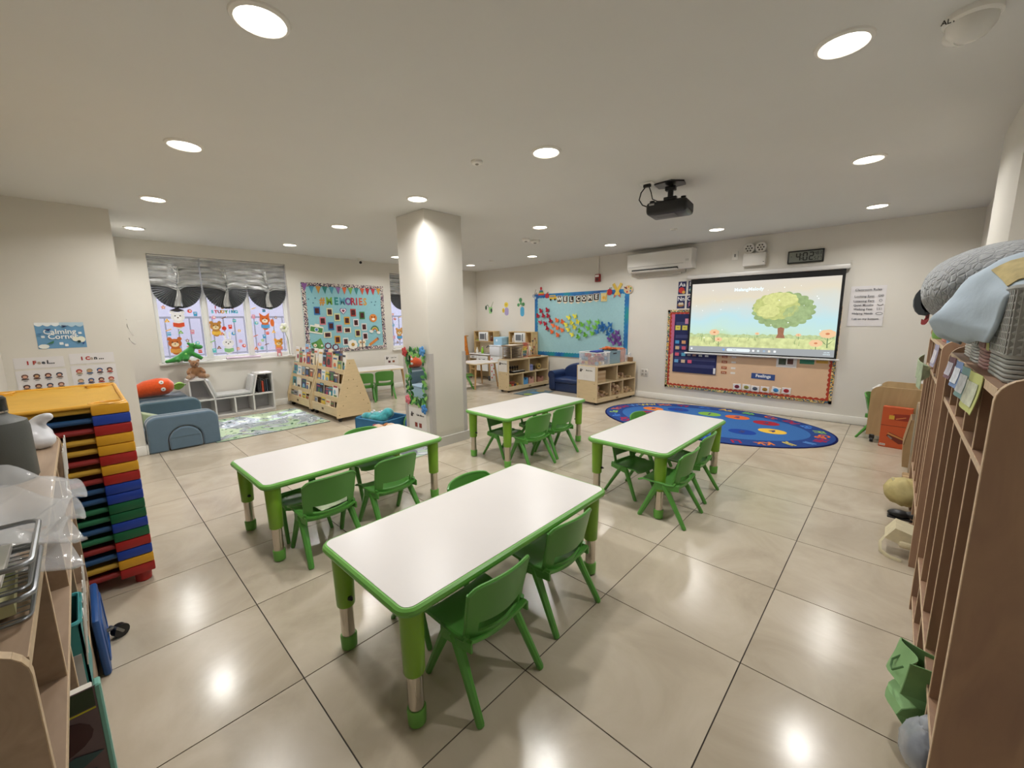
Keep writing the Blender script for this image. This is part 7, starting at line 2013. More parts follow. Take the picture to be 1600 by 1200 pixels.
def sheetf(u, v):
    q = v * (len(_pa) - 1)
    i = min(int(q), len(_pa) - 2)
    f = q - i
    L = lambda P, k: P[i][k] * (1 - f) + P[i + 1][k] * f
    s = min(1, u / 0.5)
    s = s * s * (3 - 2 * s)
    x = L(_pa, 0) * (1 - s) + L(_pb, 0) * s
    z = L(_pa, 1) * (1 - s) + L(_pb, 1) * s
    y = -0.03 + 0.38 * u - 0.15 * (1 - v) * (1 - u)
    w_ = math.sin(PI * min(1, u * 1.3))
    q_ = mnoise.noise(Vector((4 * u + 3 * v, 7 * v - 3 * u, 1.5)))
    r_ = 1 - 2 * abs(mnoise.noise(Vector((3 * u + 5 * v, 1.2 * v - 4 * u, 8.5))))
    return (x - w_ * (0.012 * q_ + 0.010 * r_), y + 0.008 * w_ * q_, z + w_ * (0.010 * q_ + 0.012 * r_))
t = thing('cot_sheet', 'pale blue printed sheet draped over the big grey basket and quilt', 'sheet', (0, 0, 0), 0)
MB().shell(sheetf, 26, 26, 0.008).build('sheet', sheetm, t, ang=None)
yl = MB()
yl.shell(lambda u, v: Vector(sheetf(0.12 + 0.22 * u, 0.22 + 0.22 * v)) + Vector((-0.004, 0, 0.006)), 6, 6, 0.002)
yl.build('printed_star', mat('sheet_print_yellow', '#bfae7a', 0.85, noise=0.2, nscale=30), t)
# name papers and small things clipped to the cubby fronts
def front_paper(lab, y, z, w, h, c, c2, rz=0.0, grp='papers clipped to the cubby fronts'):
    t = thing('clipped_paper', lab, 'paper', (FX - 0.004, y, z), -PI / 2, grp)
    MB().shell(lambda u, v: ((u - 0.5) * w, -0.012 * (1 - v) ** 2 - 0.004 * math.sin(5 * u), (v - 1) * h), 6, 6, 0.0015).build('sheet', C(c, 0.7), t)
    MB().shell(lambda u, v: ((u - 0.5) * w * 0.7, -0.0025 - 0.012 * (1 - (0.15 + 0.6 * v)) ** 2 - 0.004 * math.sin(5 * (0.15 + 0.7 * u)), (0.15 + 0.6 * v - 1) * h), 5, 5, 0.001).build('print', mat('paper_print_' + c2.strip('#'), c2, 0.7, noise=0.2, nscale=40), t)
front_paper('yellow green paper with a drawing clipped to the near cubby front', -0.005, 1.195, 0.20, 0.10, '#c3c97e', '#c8ccb8')
front_paper('teal and white card clipped to the near cubby front', 0.20, 1.19, 0.15, 0.09, '#7fa3a4', '#d4d8dc')
front_paper('blue and white crinkled wrapper clipped to the near cubby front', 0.40, 1.19, 0.14, 0.085, '#6d84ac', '#c9ced6')
front_paper('purple and white wrapper clipped at the far end of the near cubbies', 0.66, 1.185, 0.16, 0.08, '#7c5a66', '#d2cfe0')
front_paper('small crumpled lilac paper clipped to the top of the farther cubbies', 1.62, 1.18, 0.2, 0.12, '#a6a2bb', '#d6d2dc')
t = thing('paper_bow', 'pale green crumpled paper bow on the farther cubbies', 'paper', (0.462, 2.05, 1.0), -PI / 2)
MB().shell(lambda u, v: ((u - 0.5) * 0.30 * (0.25 + abs(2 * u - 1)), -0.03 * math.sin(9 * u), (v - 0.5) * 0.16 * (0.3 + 0.7 * abs(2 * u - 1)) - 0.03 * u), 12, 5, 0.003).build('paper', mat('pale_green_paper', '#b4c4a6', 0.7, noise=0.2, nscale=25), t)
MB().ball((0, -0.01, -0.01), (0.02, 0.012, 0.02), 8).build('knot', C('#d8d4c4'), t)
t = thing('green_toy_stack', 'small green and red toy on top of the farther cubbies', 'toy', (0.53, 2.10, TZ), 0)
MB().lathe([(0.05, 0), (0.055, 0.02), (0.05, 0.10), (0.02, 0.12)], 12).build('green_cup', C('#7fae5a'), t)
MB().ball((0, 0, 0.14), 0.03, 10).build('red_ball', C('#b03030'), t)
t = thing('kraft_paper_roll', 'kraft brown paper twist on the end of the farther cubbies', 'paper', (0.55, 2.36, TZ), 0)
MB().tube([(-0.05, -0.05, 0.03), (0, 0, 0.04), (0.05, 0.04, 0.03)], 0.03, 10).build('roll', C('#b59a74', 0.8), t)
MB().tube([(0.048, 0.038, 0.03), (0.053, 0.042, 0.03)], 0.018, 10).build('roll_core', C('#7a6248', 0.8), t)
# bags poking out of the shoe cubbies
def bagm(n, c):
    return mat('bag_' + n, c, 0.6, noise=0.12, nscale=14, bump=0.4, bscale=18)
def crumple(w, h, d, seed, sx=0.0):
    r = [random.Random(seed).uniform(0, 6) for _ in range(6)]
    def f(u, v):
        a = 2 * PI * u
        q = 0.75 + 0.25 * math.sin(PI * min(1, v * 1.2))
        k = 1 + 0.10 * math.sin(3 * a + r[0] + 3 * v) + 0.07 * math.sin(5 * a + r[1] - 4 * v)
        return (w / 2 * math.cos(a) * q * k + sx * v, d / 2 * math.sin(a) * q * k, h * v + 0.012 * math.sin(2 * a + r[2]) * v)
    return f
t = thing('green_shopping_bag', 'folded green shopping bag sticking out of a near bottom cubby', 'bag', (0.524, 0.045, 0.069), 0)
zz_ = [(-0.075, 0.245), (-0.088, 0.18), (-0.100, 0.135), (-0.080, 0.125), (-0.066, 0.112), (-0.092, 0.085), (-0.096, 0.06), (-0.05, 0.004)]
def gb(u, v):
    q = v * 7
    i = min(int(q), 6)
    f = q - i
    k = 1 - 0.75 * u
    x = zz_[i][0] * (1 - f) + zz_[i + 1][0] * f
    return (x + 0.018 * math.sin(5 * u + 3 * v), -0.085 + 0.17 * u, (zz_[i][1] * (1 - f) + zz_[i + 1][1] * f) - 0.03 * u * (1 - v))
MB().shell(gb, 8, 14, 0.003).build('bag_front', mat('bag_green_front', '#86b077', 0.6, noise=0.08, nscale=12), t, ang=15)
for yy in (-0.085, 0.085):
    MB().shell(lambda u, v: (gb(0 if yy < 0 else 1, v)[0] + 0.17 * u, yy + 0.02 * math.sin(PI * u) * (1 if yy < 0 else -1), gb(0 if yy < 0 else 1, v)[2] * (1 - 0.1 * u)), 6, 14, 0.003).build('bag_side', bagm('green', '#76a368'), t, ang=15)
MB().tube([(-0.085, -0.03, 0.19), (-0.108, -0.03, 0.165), (-0.110, 0.0, 0.155), (-0.108, 0.025, 0.165), (-0.088, 0.03, 0.19)], 0.003, 6).build('bag_handle', C('#4f7446'), t)
MB().prism(ring(0.01, 0.15, 0.026, 0.014, 14), -0.0905, -0.0885, axis='y').build('bag_logo', C('#4a6a42'), t)
def lump(c, r, amp, fr, seed, n=26, zmin=None):
    # a crumpled bag: a ball pushed in and out by folds
    mb = MB().ball((0, 0, 0), 1.0, n)
    for v in mb.bm.verts:
        d = v.co.normalized()
        k = 1 + amp * (1 - 2 * abs(mnoise.noise(d * fr + Vector((seed, 0, seed))))) + amp * 0.5 * mnoise.noise(d * fr * 2.3 + Vector((0, seed, 0)))
        v.co = Vector((c[0] + d.x * r[0] * k, c[1] + d.y * r[1] * k, c[2] + d.z * r[2] * k))
        if zmin is not None:
            v.co.z = max(v.co.z, zmin)
    return mb
t = thing('clear_bag', 'small translucent plastic bag in the nearest bottom cubby', 'bag', (0.504, -0.135, 0.069), 0)
lump((-0.01, 0, 0.07), (0.048, 0.058, 0.072), 0.16, 2.2, 3.1, zmin=0.001).build('bag', mat('milky_plastic', '#c9cfd8', 0.25, alpha=0.5, bump=0.6, bscale=40), t, ang=None)
lump((-0.005, 0.0, 0.148), (0.02, 0.022, 0.018), 0.3, 3.0, 1.7, n=14).build('bag_knot', MATS['milky_plastic'], t, ang=None)
lump((-0.005, 0, 0.055), (0.036, 0.042, 0.046), 0.15, 2.5, 5.0, n=16).build('dark_contents', C('#5a6478', 0.7), t)
t = thing('cream_tote', 'cream canvas tote bag with its strap looping onto the floor, farther cubbies', 'bag', (0.47, 1.46, 0.070), 0)
MB().prism([(-0.09, 0.03), (0.02, 0.0), (0.06, 0.05), (0.05, 0.075), (-0.05, 0.10)], -0.10, 0.06).build('bag_flap', mat('canvas_cream', '#cdc2a2', 0.85, noise=0.08, nscale=30), t)
MB().tube([(-0.05, -0.05, 0.05), (-0.085, -0.06, 0.03), (-0.105, -0.07, -0.01), (-0.10, -0.10, -0.05), (-0.06, -0.13, -0.064), (-0.01, -0.14, -0.066)], 0.012, 6, flat=0.25).build('strap', MATS['canvas_cream'], t)
MB().box(-0.03, 0.03, -0.12, -0.05, 0.0, 0.035, r=0.012).build('bag_corner', MATS['canvas_cream'], t)
t = thing('black_shoe', 'black shoe toe poking out of the farther bottom cubby', 'shoe', (0.50, 1.80, 0.070), 0)
mb = MB().ball((-0.06, 0, 0.028), (0.06, 0.036, 0.028), 12).ball((0.03, 0, 0.034), (0.07, 0.034, 0.034), 12)
blend(mb, 'upper', mat('black_leather', '#151516', 0.4), t, vox=0.007)
MB().prism([(-0.12 + 0.0, 0)] + [(-0.055 + 0.068 * math.cos(a), 0.038 * math.sin(a)) for a in [PI / 2 + PI * i / 10 for i in range(11)]] + [(0.10, -0.03), (0.10, 0.03)], 0.0, 0.012, axis='z').build('sole', blackm, t) if False else MB().box(-0.115, 0.09, -0.034, 0.034, 0.0, 0.012, r=0.005).build('sole', blackm, t)
t = thing('yellow_bag', 'crumpled yellow cream bag bulging from the farther bottom cubby', 'bag', (0.48, 2.08, 0.070), 0)
lump((-0.02, 0, 0.085), (0.095, 0.105, 0.085), 0.20, 2.3, 7.7, zmin=0.001).build('bag', mat('yellow_canvas', '#b9aa74', 0.75, noise=0.22, nscale=10), t, ang=None)
MB().tube([(-0.06, -0.04, 0.13), (-0.09, 0, 0.17), (-0.06, 0.04, 0.13)], 0.006, 6).build('bag_handle', C('#d2c8a0'), t)
# boxes and study carrel beyond the cubbies
kr = mat('kraft_board', '#a98b64', 0.75, noise=0.05, nscale=20)
t = thing('kraft_bag', 'tall brown kraft paper bag standing at the end of the farther cubbies', 'bag', (0.535, 3.43, 0.0), 0)
MB().prism([(-0.075, 0.0), (0.14, 0.0), (0.145, 0.43), (-0.055, 0.43), (-0.085, 0.20)], -0.16, 0.14).build('bag_body', kr, t)
MB().box(-0.052, 0.14, -0.152, 0.132, 0.431, 0.4325).build('bag_opening', C('#5f4a32', 0.9), t)
MB().prism([(-0.079, 0.2), (-0.086, 0.2), (-0.058, 0.43), (-0.052, 0.43)], -0.161, -0.159).build('side_crease', C('#86694a', 0.8), t)
t = thing('kraft_carton', 'low brown carton on the floor in front of the tall kraft bag', 'box', (0.545, 2.66, 0.0), 0)
MB().box(-0.09, 0.12, -0.10, 0.10, 0.0, 0.10, r=0.004, seg=1).build('carton', kr, t)
MB().box(-0.0905, 0.1205, -0.01, 0.01, 0.0995, 0.101).build('tape', C('#c9ac80', 0.4), t)
t = thing('wood_crate', 'pale wooden panel box behind the brown bag at the cubby end', 'box', (0.565, 2.98, 0.0), 0)
MB().box(-0.07, 0.22, -0.15, 0.15, 0.0, 0.62, r=0.006).build('body', wood('crate_wood', '#8a745a', '#a48c6c', (2, 2, 0.6)), t)
MB().box(-0.0725, -0.069, -0.12, 0.12, 0.20, 0.60).build('front_panel', C('#8f8670', 0.6), t)
ca = wood('carrel_oak', '#a88c62', '#b89c72', (4, 4, 0.7), 0.5, 1.2)
t = thing('study_carrel', 'wooden study desk with rounded side panels on casters, by the front wall corner', 'desk', (0.17, 4.05, 0.0), math.radians(-7))
# local x along its length to the right, y toward the front wall
for y in (0.0, 0.50):
    MB().prism([(0.0, 0.075), (0.60, 0.075), (0.60, 0.60)] + [(0.075 - 0.075 * math.sin(PI / 2 * i / 6), 0.525 + 0.075 * math.cos(PI / 2 * i / 6)) for i in range(7)], y, y + 0.022).build('side_panel', ca, t)
MB().box(0.02, 0.60, 0.022, 0.50, 0.44, 0.462).build('desk_top', lam, t)
MB().box(0.58, 0.60, 0.022, 0.50, 0.075, 0.60).build('back_panel', ca, t)
MB().box(-0.012, 0.02, 0.08, 0.46, 0.548, 0.566, r=0.004, seg=1).build('ledge', C('#d8d6d0', 0.5), t)
for x in (0.05, 0.55):
    for y in (0.012, 0.51):
        c = MB().tube([(x - 0.012, y, 0.026), (x + 0.012, y, 0.026)], 0.026, 12).build('caster', blackm, t)
        MB().box(x - 0.02, x + 0.02, y - 0.018, y + 0.018, 0.035, 0.085, r=0.004, seg=1).build('caster_bracket', blackm, c)
t = thing('orange_box', 'orange toy train box leaning upright against the study desk', 'box', (0.385, 3.945, 0.0), math.radians(-6))
MB().box(-0.10, 0.12, -0.035, 0.035, 0.0, 0.42, r=0.003, seg=1).build('carton', mat('orange_card', '#c4562a', 0.5, noise=0.05, nscale=10), t)
MB().box(-0.101, 0.121, -0.0355, -0.035, 0.225, 0.229).build('seam', C('#5a2418'), t)
cut(t, 'printed_train', 0.0, 0.09, [([(-0.05, 0.03), (-0.03, 0.07), (0.09, 0.02), (0.09, -0.03), (0.05, -0.04)], '#6f2a1c'), ([(-0.045, 0.05), (-0.035, 0.065), (0.09, 0.015), (0.09, 0.0)], '#c8864a'), ([(-0.04, 0.03), (-0.03, 0.035), (0.0, 0.01), (-0.01, 0.0)], '#8a8078')], d=0.0355)
cut(t, 'printed_train', 0.02, 0.31, [([(-0.05, 0.01), (-0.03, 0.04), (0.09, 0.05), (0.09, -0.02), (-0.02, -0.02)], '#97331f'), (rrect(-0.065, -0.025, -0.015, 0.025, 0.002), '#d0a83a'), ([(-0.015, -0.005), (0.06, 0.02), (0.06, 0.012), (-0.01, -0.012)], '#d8864a')], d=0.0355)
cut(t, 'barcode_label', -0.07, 0.025, [(rrect(-0.022, 0.022, -0.01, 0.01, 0.001), '#e2d8d0'), (rrect(-0.018, 0.018, -0.003, 0.003, 0.001), '#8a7a70')], d=0.0355)
t = thing('wipes_pack', 'small light blue packet on the low box behind the study desk', 'box', (0.62, 4.66, 0.601), 0)
MB().box(-0.05, 0.05, -0.03, 0.03, 0, 0.10, r=0.004).build('carton', C('#7fb0cc', 0.5), t)
MB().box(-0.035, 0.03, -0.0315, -0.03, 0.02, 0.04).build('print', C('#dfe9ee'), t)
MB().box(-0.04, 0.04, -0.0315, -0.03, 0.075, 0.09).build('print', C('#3f6f94'), t)
t = thing('desk_end_box', 'low white box in the corner behind the study desk, under the blue packet', 'box', (0.655, 4.72, 0.0), math.radians(0))
MB().box(-0.11, 0.10, -0.14, 0.07, 0.0, 0.595, r=0.004).build('body', C('#d6d2c8', 0.6), t)
MB().box(-0.112, 0.102, -0.142, 0.072, 0.595, 0.600).build('top_board', lam, t)

# ================================================================ left-hand shelf and the cot stack
ly = wood('left_birch', '#97806a', '#ab937c', (0.7, 4, 4), 0.45, 1.5)
led_ = mat('left_ply_edge', '#cdb595', 0.5, noise=0.1, nscale=70)
X0, X1, YF, YB, ZT = -2.22, -0.53, -1.738, -2.08, 0.875
t = thing('toy_shelf', 'birch storage shelf with cubbies beside the camera, trays and bottle on top', 'shelf', ((X0 + X1) / 2, YF, 0), 0)
LS = t
hx = (X1 - X0) / 2
D = YF - YB
for x in (-hx, hx - 0.02):
    p = [(-D, 0.0), (-D, ZT + 0.03)] + [(-0.05 + 0.05 * math.sin(PI / 2 * i / 6), ZT - 0.02 + 0.05 * math.cos(PI / 2 * i / 6)) for i in range(7)] + [(0, 0.0)]
    o = MB().prism(p, x, x + 0.02, axis='x').build('end_panel', ly, t)
    mb = MB()
    q = p[2:]
    for a, b in zip(q[:-1], q[1:]):
        l = math.hypot(b[0] - a[0], b[1] - a[1])
        nx, nz = -(b[1] - a[1]) / l * 0.0015, (b[0] - a[0]) / l * 0.0015
        mb.prism([a, b, (b[0] + nx, b[1] + nz), (a[0] + nx, a[1] + nz)], x + 0.001, x + 0.019, axis='x')
    mb.build('ply_edge', led_, o)
for nm, z, th in (('top_board', ZT - 0.02, 0.02), ('middle_board', 0.57, 0.018), ('lower_board', 0.20, 0.018)):
    o = MB().box(-hx + 0.02, hx - 0.02, -D, -0.002, z, z + th).build(nm, ly, t)
    MB().box(-hx + 0.02, hx - 0.02, -0.002, -0.0005, z + 0.0005, z + th - 0.0005).build('ply_edge', led_, o)
for x in (-0.94, -1.39, -1.80):
    xx = x - (X0 + X1) / 2
    o = MB().box(xx - 0.008, xx + 0.008, -D + 0.01, -0.004, 0.588, ZT - 0.02).build('divider', ly, t)
    MB().box(xx - 0.0075, xx + 0.0075, -0.004, -0.0025, 0.588, ZT - 0.02).build('ply_edge', led_, o)
for x in (-1.10, -1.62):
    xx = x - (X0 + X1) / 2
    o = MB().box(xx - 0.008, xx + 0.008, -D + 0.01, -0.004, 0.218, 0.57).build('divider', ly, t)
    MB().box(xx - 0.0075, xx + 0.0075, -0.004, -0.0025, 0.218, 0.57).build('ply_edge', led_, o)
MB().box(-hx + 0.02, hx - 0.02, -D, -D + 0.01, 0.0, ZT - 0.02).build('back_panel', ly, t)
MB().box(-hx + 0.02, hx - 0.02, -0.012, -0.002, 0.02, 0.20).build('toe_board', ly, t)
# thin white wire label frames along the shelf fronts
for k, x in enumerate((-2.20, -2.12, -2.02, -1.93)):
    w_ = thing('label_frame', 'thin white wire label frame on the shelf front, %s from the cots' % ['first', 'second', 'third', 'fourth'][k], 'label holder', (x, YF + 0.001, 0.83), 0, 'white wire label frames on the left shelf')
    MB().tube([(-0.03, 0.004, -0.10), (-0.03, 0.012, 0.05), (0.03, 0.012, 0.05), (0.03, 0.004, -0.10)], 0.0022, 5).build('wire_frame', C('#dedbd6', 0.4), w_)
    MB().box(-0.028, 0.028, 0.003, 0.005, -0.09, -0.07).build('clip', C('#c8c4be', 0.5), w_)
for k, x in enumerate((-1.80, -1.70, -1.58, -1.48, -1.38)):
    w_ = thing('label_frame', 'thin white wire label frame on the lower shelf front, %s from the cots' % ['first', 'second', 'third', 'fourth', 'fifth'][k], 'label holder', (x, YF + 0.001, 0.44), 0, 'white wire label frames on the left shelf')
    MB().tube([(-0.03, 0.004, -0.10), (-0.03, 0.012, 0.05), (0.03, 0.012, 0.05), (0.03, 0.004, -0.10)], 0.0022, 5).build('wire_frame', C('#dedbd6', 0.4), w_)
    MB().box(-0.028, 0.028, 0.003, 0.005, -0.09, -0.07).build('clip', C('#c8c4be', 0.5), w_)
# steel water jug
t = thing('water_jug', 'big dark grey water jug with a black cap on the left shelf', 'bottle', (-1.63, -1.85, ZT + 0.001), 0)
MB().lathe([(0.078, 0), (0.082, 0.008), (0.082, 0.165), (0.078, 0.185), (0.045, 0.205), (0.04, 0.215)], 28).build('jug_body', mat('powder_grey', '#50524f', 0.5, bump=0.1, bscale=300), t)
MB().lathe([(0.043, 0.215), (0.045, 0.22), (0.045, 0.255), (0.04, 0.262)], 24).build('cap', mat('cap_black', '#111213', 0.25), t)
MB().lathe([(0.041, 0.212), (0.0455, 0.214), (0.0455, 0.219), (0.041, 0.22)], 24).build('steel_collar', chrome, t)
# clear bag, wire trays
crin = mat('crinkled_clear_bag', '#e4e6e8', 0.1, alpha=0.30, bump=0.8, bscale=28)
t = thing('crinkled_bag', 'crinkled clear plastic bag spread over the left shelf top', 'bag', (-1.02, -1.82, ZT + 0.09), 0)
def bagf(u, v):
    x = -0.30 + 0.55 * u
    y = -0.22 + 0.355 * v
    z = 0.025 * math.sin(5 * u + 3 * v) + 0.02 * math.sin(11 * v - 7 * u) + 0.012 * math.sin(19 * u + 13 * v) - 0.03 * v
    return (x + 0.02 * math.sin(9 * v), y + 0.018 * math.sin(8 * u), z)
MB().shell(bagf, 30, 22, 0.002).shell(lambda u, v: tuple(Vector(bagf(u, v)) * 0.94 + Vector((0.01, 0, -0.045 - 0.01 * math.sin(8 * u)))), 24, 18, 0.002).build('film', crin, t)
t = thing('wire_tray', 'silver wire letter tray with books on the left shelf, upper of two', 'letter tray', (-0.745, -1.838, ZT + 0.055), 0, 'wire letter trays on the left shelf')
stl = mat('grey_wire', '#8f9296', 0.3, metal=0.85)
def wire_tray(t):
    rim = [(a, b, 0.045) for a, b in rrect(-0.12, 0.10, -0.16, 0.11, 0.02, 4)]
    mb = MB().tube(rim, 0.0042, 8, closed=True)
    mb.tube([(a * 0.93 - 0.001, b * 0.93, 0.004) for a, b in rrect(-0.12, 0.10, -0.16, 0.11, 0.02, 4)], 0.0025, 6, closed=True)
    mb.build('wire_rim', stl, t)
    mb = MB()
    for k in range(10):
        x = -0.10 + 0.02 * k
        mb.tube([(x, -0.158, 0.043), (x, -0.148, 0.004), (x, 0.10, 0.004), (x, 0.108, 0.043)], 0.0012, 4)
    mb.build('wire_mesh', stl, t)
wire_tray(t)
for k, (c, nm) in enumerate((('#d8d4cc', 'cream'), ('#6f8f4a', 'green'), ('#7a2f2a', 'dark red'))):
    b = thing('workbook', '%s workbook lying in the upper wire tray on the left shelf' % nm, 'book', (-0.76 - 0.004 * k, -1.865 - 0.010 * k, ZT + 0.0615 + 0.012 * k), 0.04 * k, 'workbooks in the wire trays')
    MB().box(-0.085, 0.085, -0.115, 0.10, 0, 0.011, r=0.0015, seg=1).build('cover', C(c, 0.25), b)
    MB().box(-0.083, 0.0855, -0.113, 0.098, 0.002, 0.009).build('pages', C('#e6e0d4', 0.8), b)
t = thing('wire_tray', 'silver wire letter tray with papers on the left shelf, lower and nearest', 'letter tray', (-0.75, -1.843, ZT + 0.001), 0, 'wire letter trays on the left shelf')
wire_tray(t)
b = thing('paper_stack', 'stack of yellow green papers in the lower wire tray', 'paper', (-0.765, -1.862, ZT + 0.0065), 0.05)
MB().box(-0.085, 0.085, -0.12, 0.10, 0, 0.02).build('sheets', C('#bdb98c', 0.7), b)
MB().box(-0.085, -0.03, -0.12, 0.10, 0.02, 0.022).build('top_sheet', C('#8f9a5a', 0.7), b)
b = thing('black_folder', 'black folder with white paper on the left shelf below the wire trays', 'folder', (-0.60, -1.835, ZT + 0.001), 0)
MB().box(-0.06, 0.05, -0.11, 0.05, 0, 0.008, r=0.002, seg=1).build('cover', C('#1a1a1c', 0.4), b)
MB().box(-0.055, 0.048, 0.03, 0.053, 0.002, 0.006).build('paper_edge', C('#e4e2de', 0.7), b)
# knotted white bag at the far end
t = thing('knotted_bag', 'white knotted plastic bag at the cot end of the left shelf', 'bag', (-2.08, -1.805, ZT + 0.001), 0)
mb = MB().ball((0, 0, 0.045), (0.075, 0.062, 0.05), 14).ball((0.03, 0.02, 0.03), (0.05, 0.05, 0.035), 10)
mb.tube([(-0.03, 0, 0.08), (0.0, 0.03, 0.105), (0.03, 0.055, 0.12), (0.05, 0.065, 0.12)], [0.02, 0.022, 0.018, 0.008], 8)
blend(mb, 'bag', mat('white_bag_plastic', '#d9dae0', 0.35, bump=0.5, bscale=30), t, vox=0.008, sm=3)
MB().prism(ring(0, 0, 0.016, 0.016, 12), 0, 0.003, axis='z').build('purple_sticker', C('#9a86c0', 0.5), t, (0.066, -0.01, 0.05), (0, math.radians(80), 0))
t = thing('artificial_sprig', 'olive and brown artificial sprig beside the white knotted bag', 'artificial plant', (-2.02, -1.90, ZT + 0.001), 0)
MB().tube([(0, 0, 0), (0, 0.01, 0.05)], 0.006, 6).build('stem', C('#6a5a3a'), t)
for k in range(5):
    a = 1.2 * k
    MB().ball((0.02 * math.cos(a), 0.02 * math.sin(a), 0.06 + 0.012 * k), (0.012, 0.012, 0.02), 8).build('leaf', C('#7a7a4a' if k % 2 else '#5a4636', 0.7), t)
# things in and against the shelf front
t = thing('teal_bin', 'teal plastic bin of red and dark pieces sticking out of the lower shelf', 'bin', (-1.49, -1.835, 0.2185), 0)
mb = MB()
w, d, h = 0.20, 0.20, 0.24
mb.box(-w / 2, w / 2, d / 2 - 0.006, d / 2, 0, h).box(-w / 2, w / 2, -d / 2, -d / 2 + 0.006, 0, h).box(-w / 2, -w / 2 + 0.006, -d / 2, d / 2, 0, h).box(w / 2 - 0.006, w / 2, -d / 2, d / 2, 0, h).box(-w / 2, w / 2, -d / 2, d / 2, 0, 0.006)
mb.build('bin_walls', mat('teal_plastic', '#3f9a9c', 0.4), t)
MB().tube([(a, b, h) for a, b in rrect(-w / 2, w / 2, -d / 2, d / 2, 0.015)], 0.007, 6, closed=True).build('rim', MATS['teal_plastic'], t)
mb = MB()
for k in range(12):
    mb.ball((-0.075 + 0.036 * (k % 5), -0.06 + 0.05 * (k // 5), 0.20 + 0.01 * (k % 3)), (0.026, 0.024, 0.02), 8, m=k % 2)
mb.build('contents', [C('#8a2f38', 0.4), C('#2a2426', 0.4)], t)
MB().box(w / 2, w / 2 + 0.0015, -0.02, 0.09, 0.03, 0.14).build('white_label', C('#d8dadc', 0.6), t)
t = thing('blue_tray', 'dark blue plastic tray leaning upright against the left shelf front', 'tray', (-1.94, -1.714, 0.001), math.radians(0))
o = MB().box(-0.17, 0.17, -0.012, 0.012, 0.0, 0.24, r=0.01).build('panel', mat('royal_plastic', '#23508f', 0.4), t, (0, 0, 0), (0.03, 0, 0))
MB().tube([(a, 0.0125, b) for a, b in rrect(-0.14, 0.14, 0.03, 0.21, 0.03)], 0.004, 6, closed=True).build('raised_border', MATS['royal_plastic'], t, (0, 0, 0), (0.03, 0, 0))
c_ = MB().tube([(-0.015, 0, 0.028), (0.015, 0, 0.028)], 0.028, 14).build('caster', blackm, LS, (-2.02 - (X0 + X1) / 2, -1.665 - YF, 0), (0, 0, 0.5))
MB().tube([(-0.02, 0, 0.028), (-0.02, -0.02, 0.055), (0.02, -0.02, 0.055), (0.02, 0, 0.028)], 0.006, 6).tube([(0, -0.02, 0.055), (-0.02, -0.075, 0.055)], 0.008, 6).build('caster_bracket', mat('steel', '#8a8a8a', 0.3, metal=0.9), c_)
t = thing('story_book', 'large picture book with teal spine and pink cover in the lower left shelf', 'book', (-0.915, -1.852, 0.2185), 0)
bkm = mat('story_cover', '#8a4a62', 0.25, noise=0.5, nscale=7)
MB().box(-0.012, 0.012, -0.17, 0.145, 0, 0.335, r=0.003, seg=1).build('pages', C('#e2ddd2', 0.7), t)
MB().box(0.0125, 0.0145, -0.17, 0.15, 0, 0.337).build('cover', C('#6a5a5e', 0.25), t)
MB().box(-0.0145, 0.0155, 0.146, 0.158, 0, 0.338, r=0.003, seg=1).build('spine', mat('teal_spine', '#79b5a8', 0.3), t)
mb = MB()
ms = [C('#33452f', 0.25), C('#b5487a', 0.25), C('#35575c', 0.25), C('#43262c', 0.25), C('#c8c43a', 0.25), C('#d8763a', 0.25)]
for k, (poly, mi) in enumerate((([(-0.16, 0.29), (0.145, 0.29), (0.145, 0.335), (-0.16, 0.335)], 0), ([(-0.16, 0.284), (0.145, 0.284), (0.145, 0.288), (-0.16, 0.288)], 4), (circle(0.075, 0.235, 0.06, 16, 0.042), 3), (circle(0.075, 0.24, 0.022, 10, 0.018), 5),
        ([(-0.10, 0.02), (0.02, 0.09), (0.145, 0.12), (0.145, 0.05), (0.0, 0.0)], 1), ([(0.0, 0.15), (0.10, 0.19), (0.145, 0.175), (0.06, 0.13)], 2), ([(-0.04, 0.10), (0.08, 0.155), (0.13, 0.14), (0.02, 0.085)], 2), (circle(-0.05, 0.05, 0.06, 12), 1))):
    mb.prism(poly, 0.0146 + 0.0004 * k, 0.0150 + 0.0004 * k, m=mi, axis='x')
mb.build('cover_art', ms, t, ang=None)
tx = text('ing', 0.03, 0, 0, 0, C('#e8ead8'), t, name='cover_lettering')
tx.location = (0.0185, 0.07, 0.312)
tx.rotation_euler = (PI / 2, 0, PI / 2)
t = thing('jump_rope', 'tangled thin red jump rope hanging out of the lower left shelf', 'cord', (-0.90, -1.735, 0.12), 0)
MB().tube([(0, -0.03, 0.04), (0.02, 0.006, 0.05), (0.05, 0.016, 0.0), (0.02, 0.02, -0.05), (-0.03, 0.015, -0.03), (-0.02, 0.012, 0.03), (0.04, 0.02, 0.03), (0.06, 0.02, -0.04), (0.03, 0.02, -0.09)], 0.0025, 5).build('cord', C('#8a3a30', 0.7), t)
MB().ball((0.03, 0.02, -0.095), 0.006, 6).build('knot', C('#8a3a30', 0.7), t)

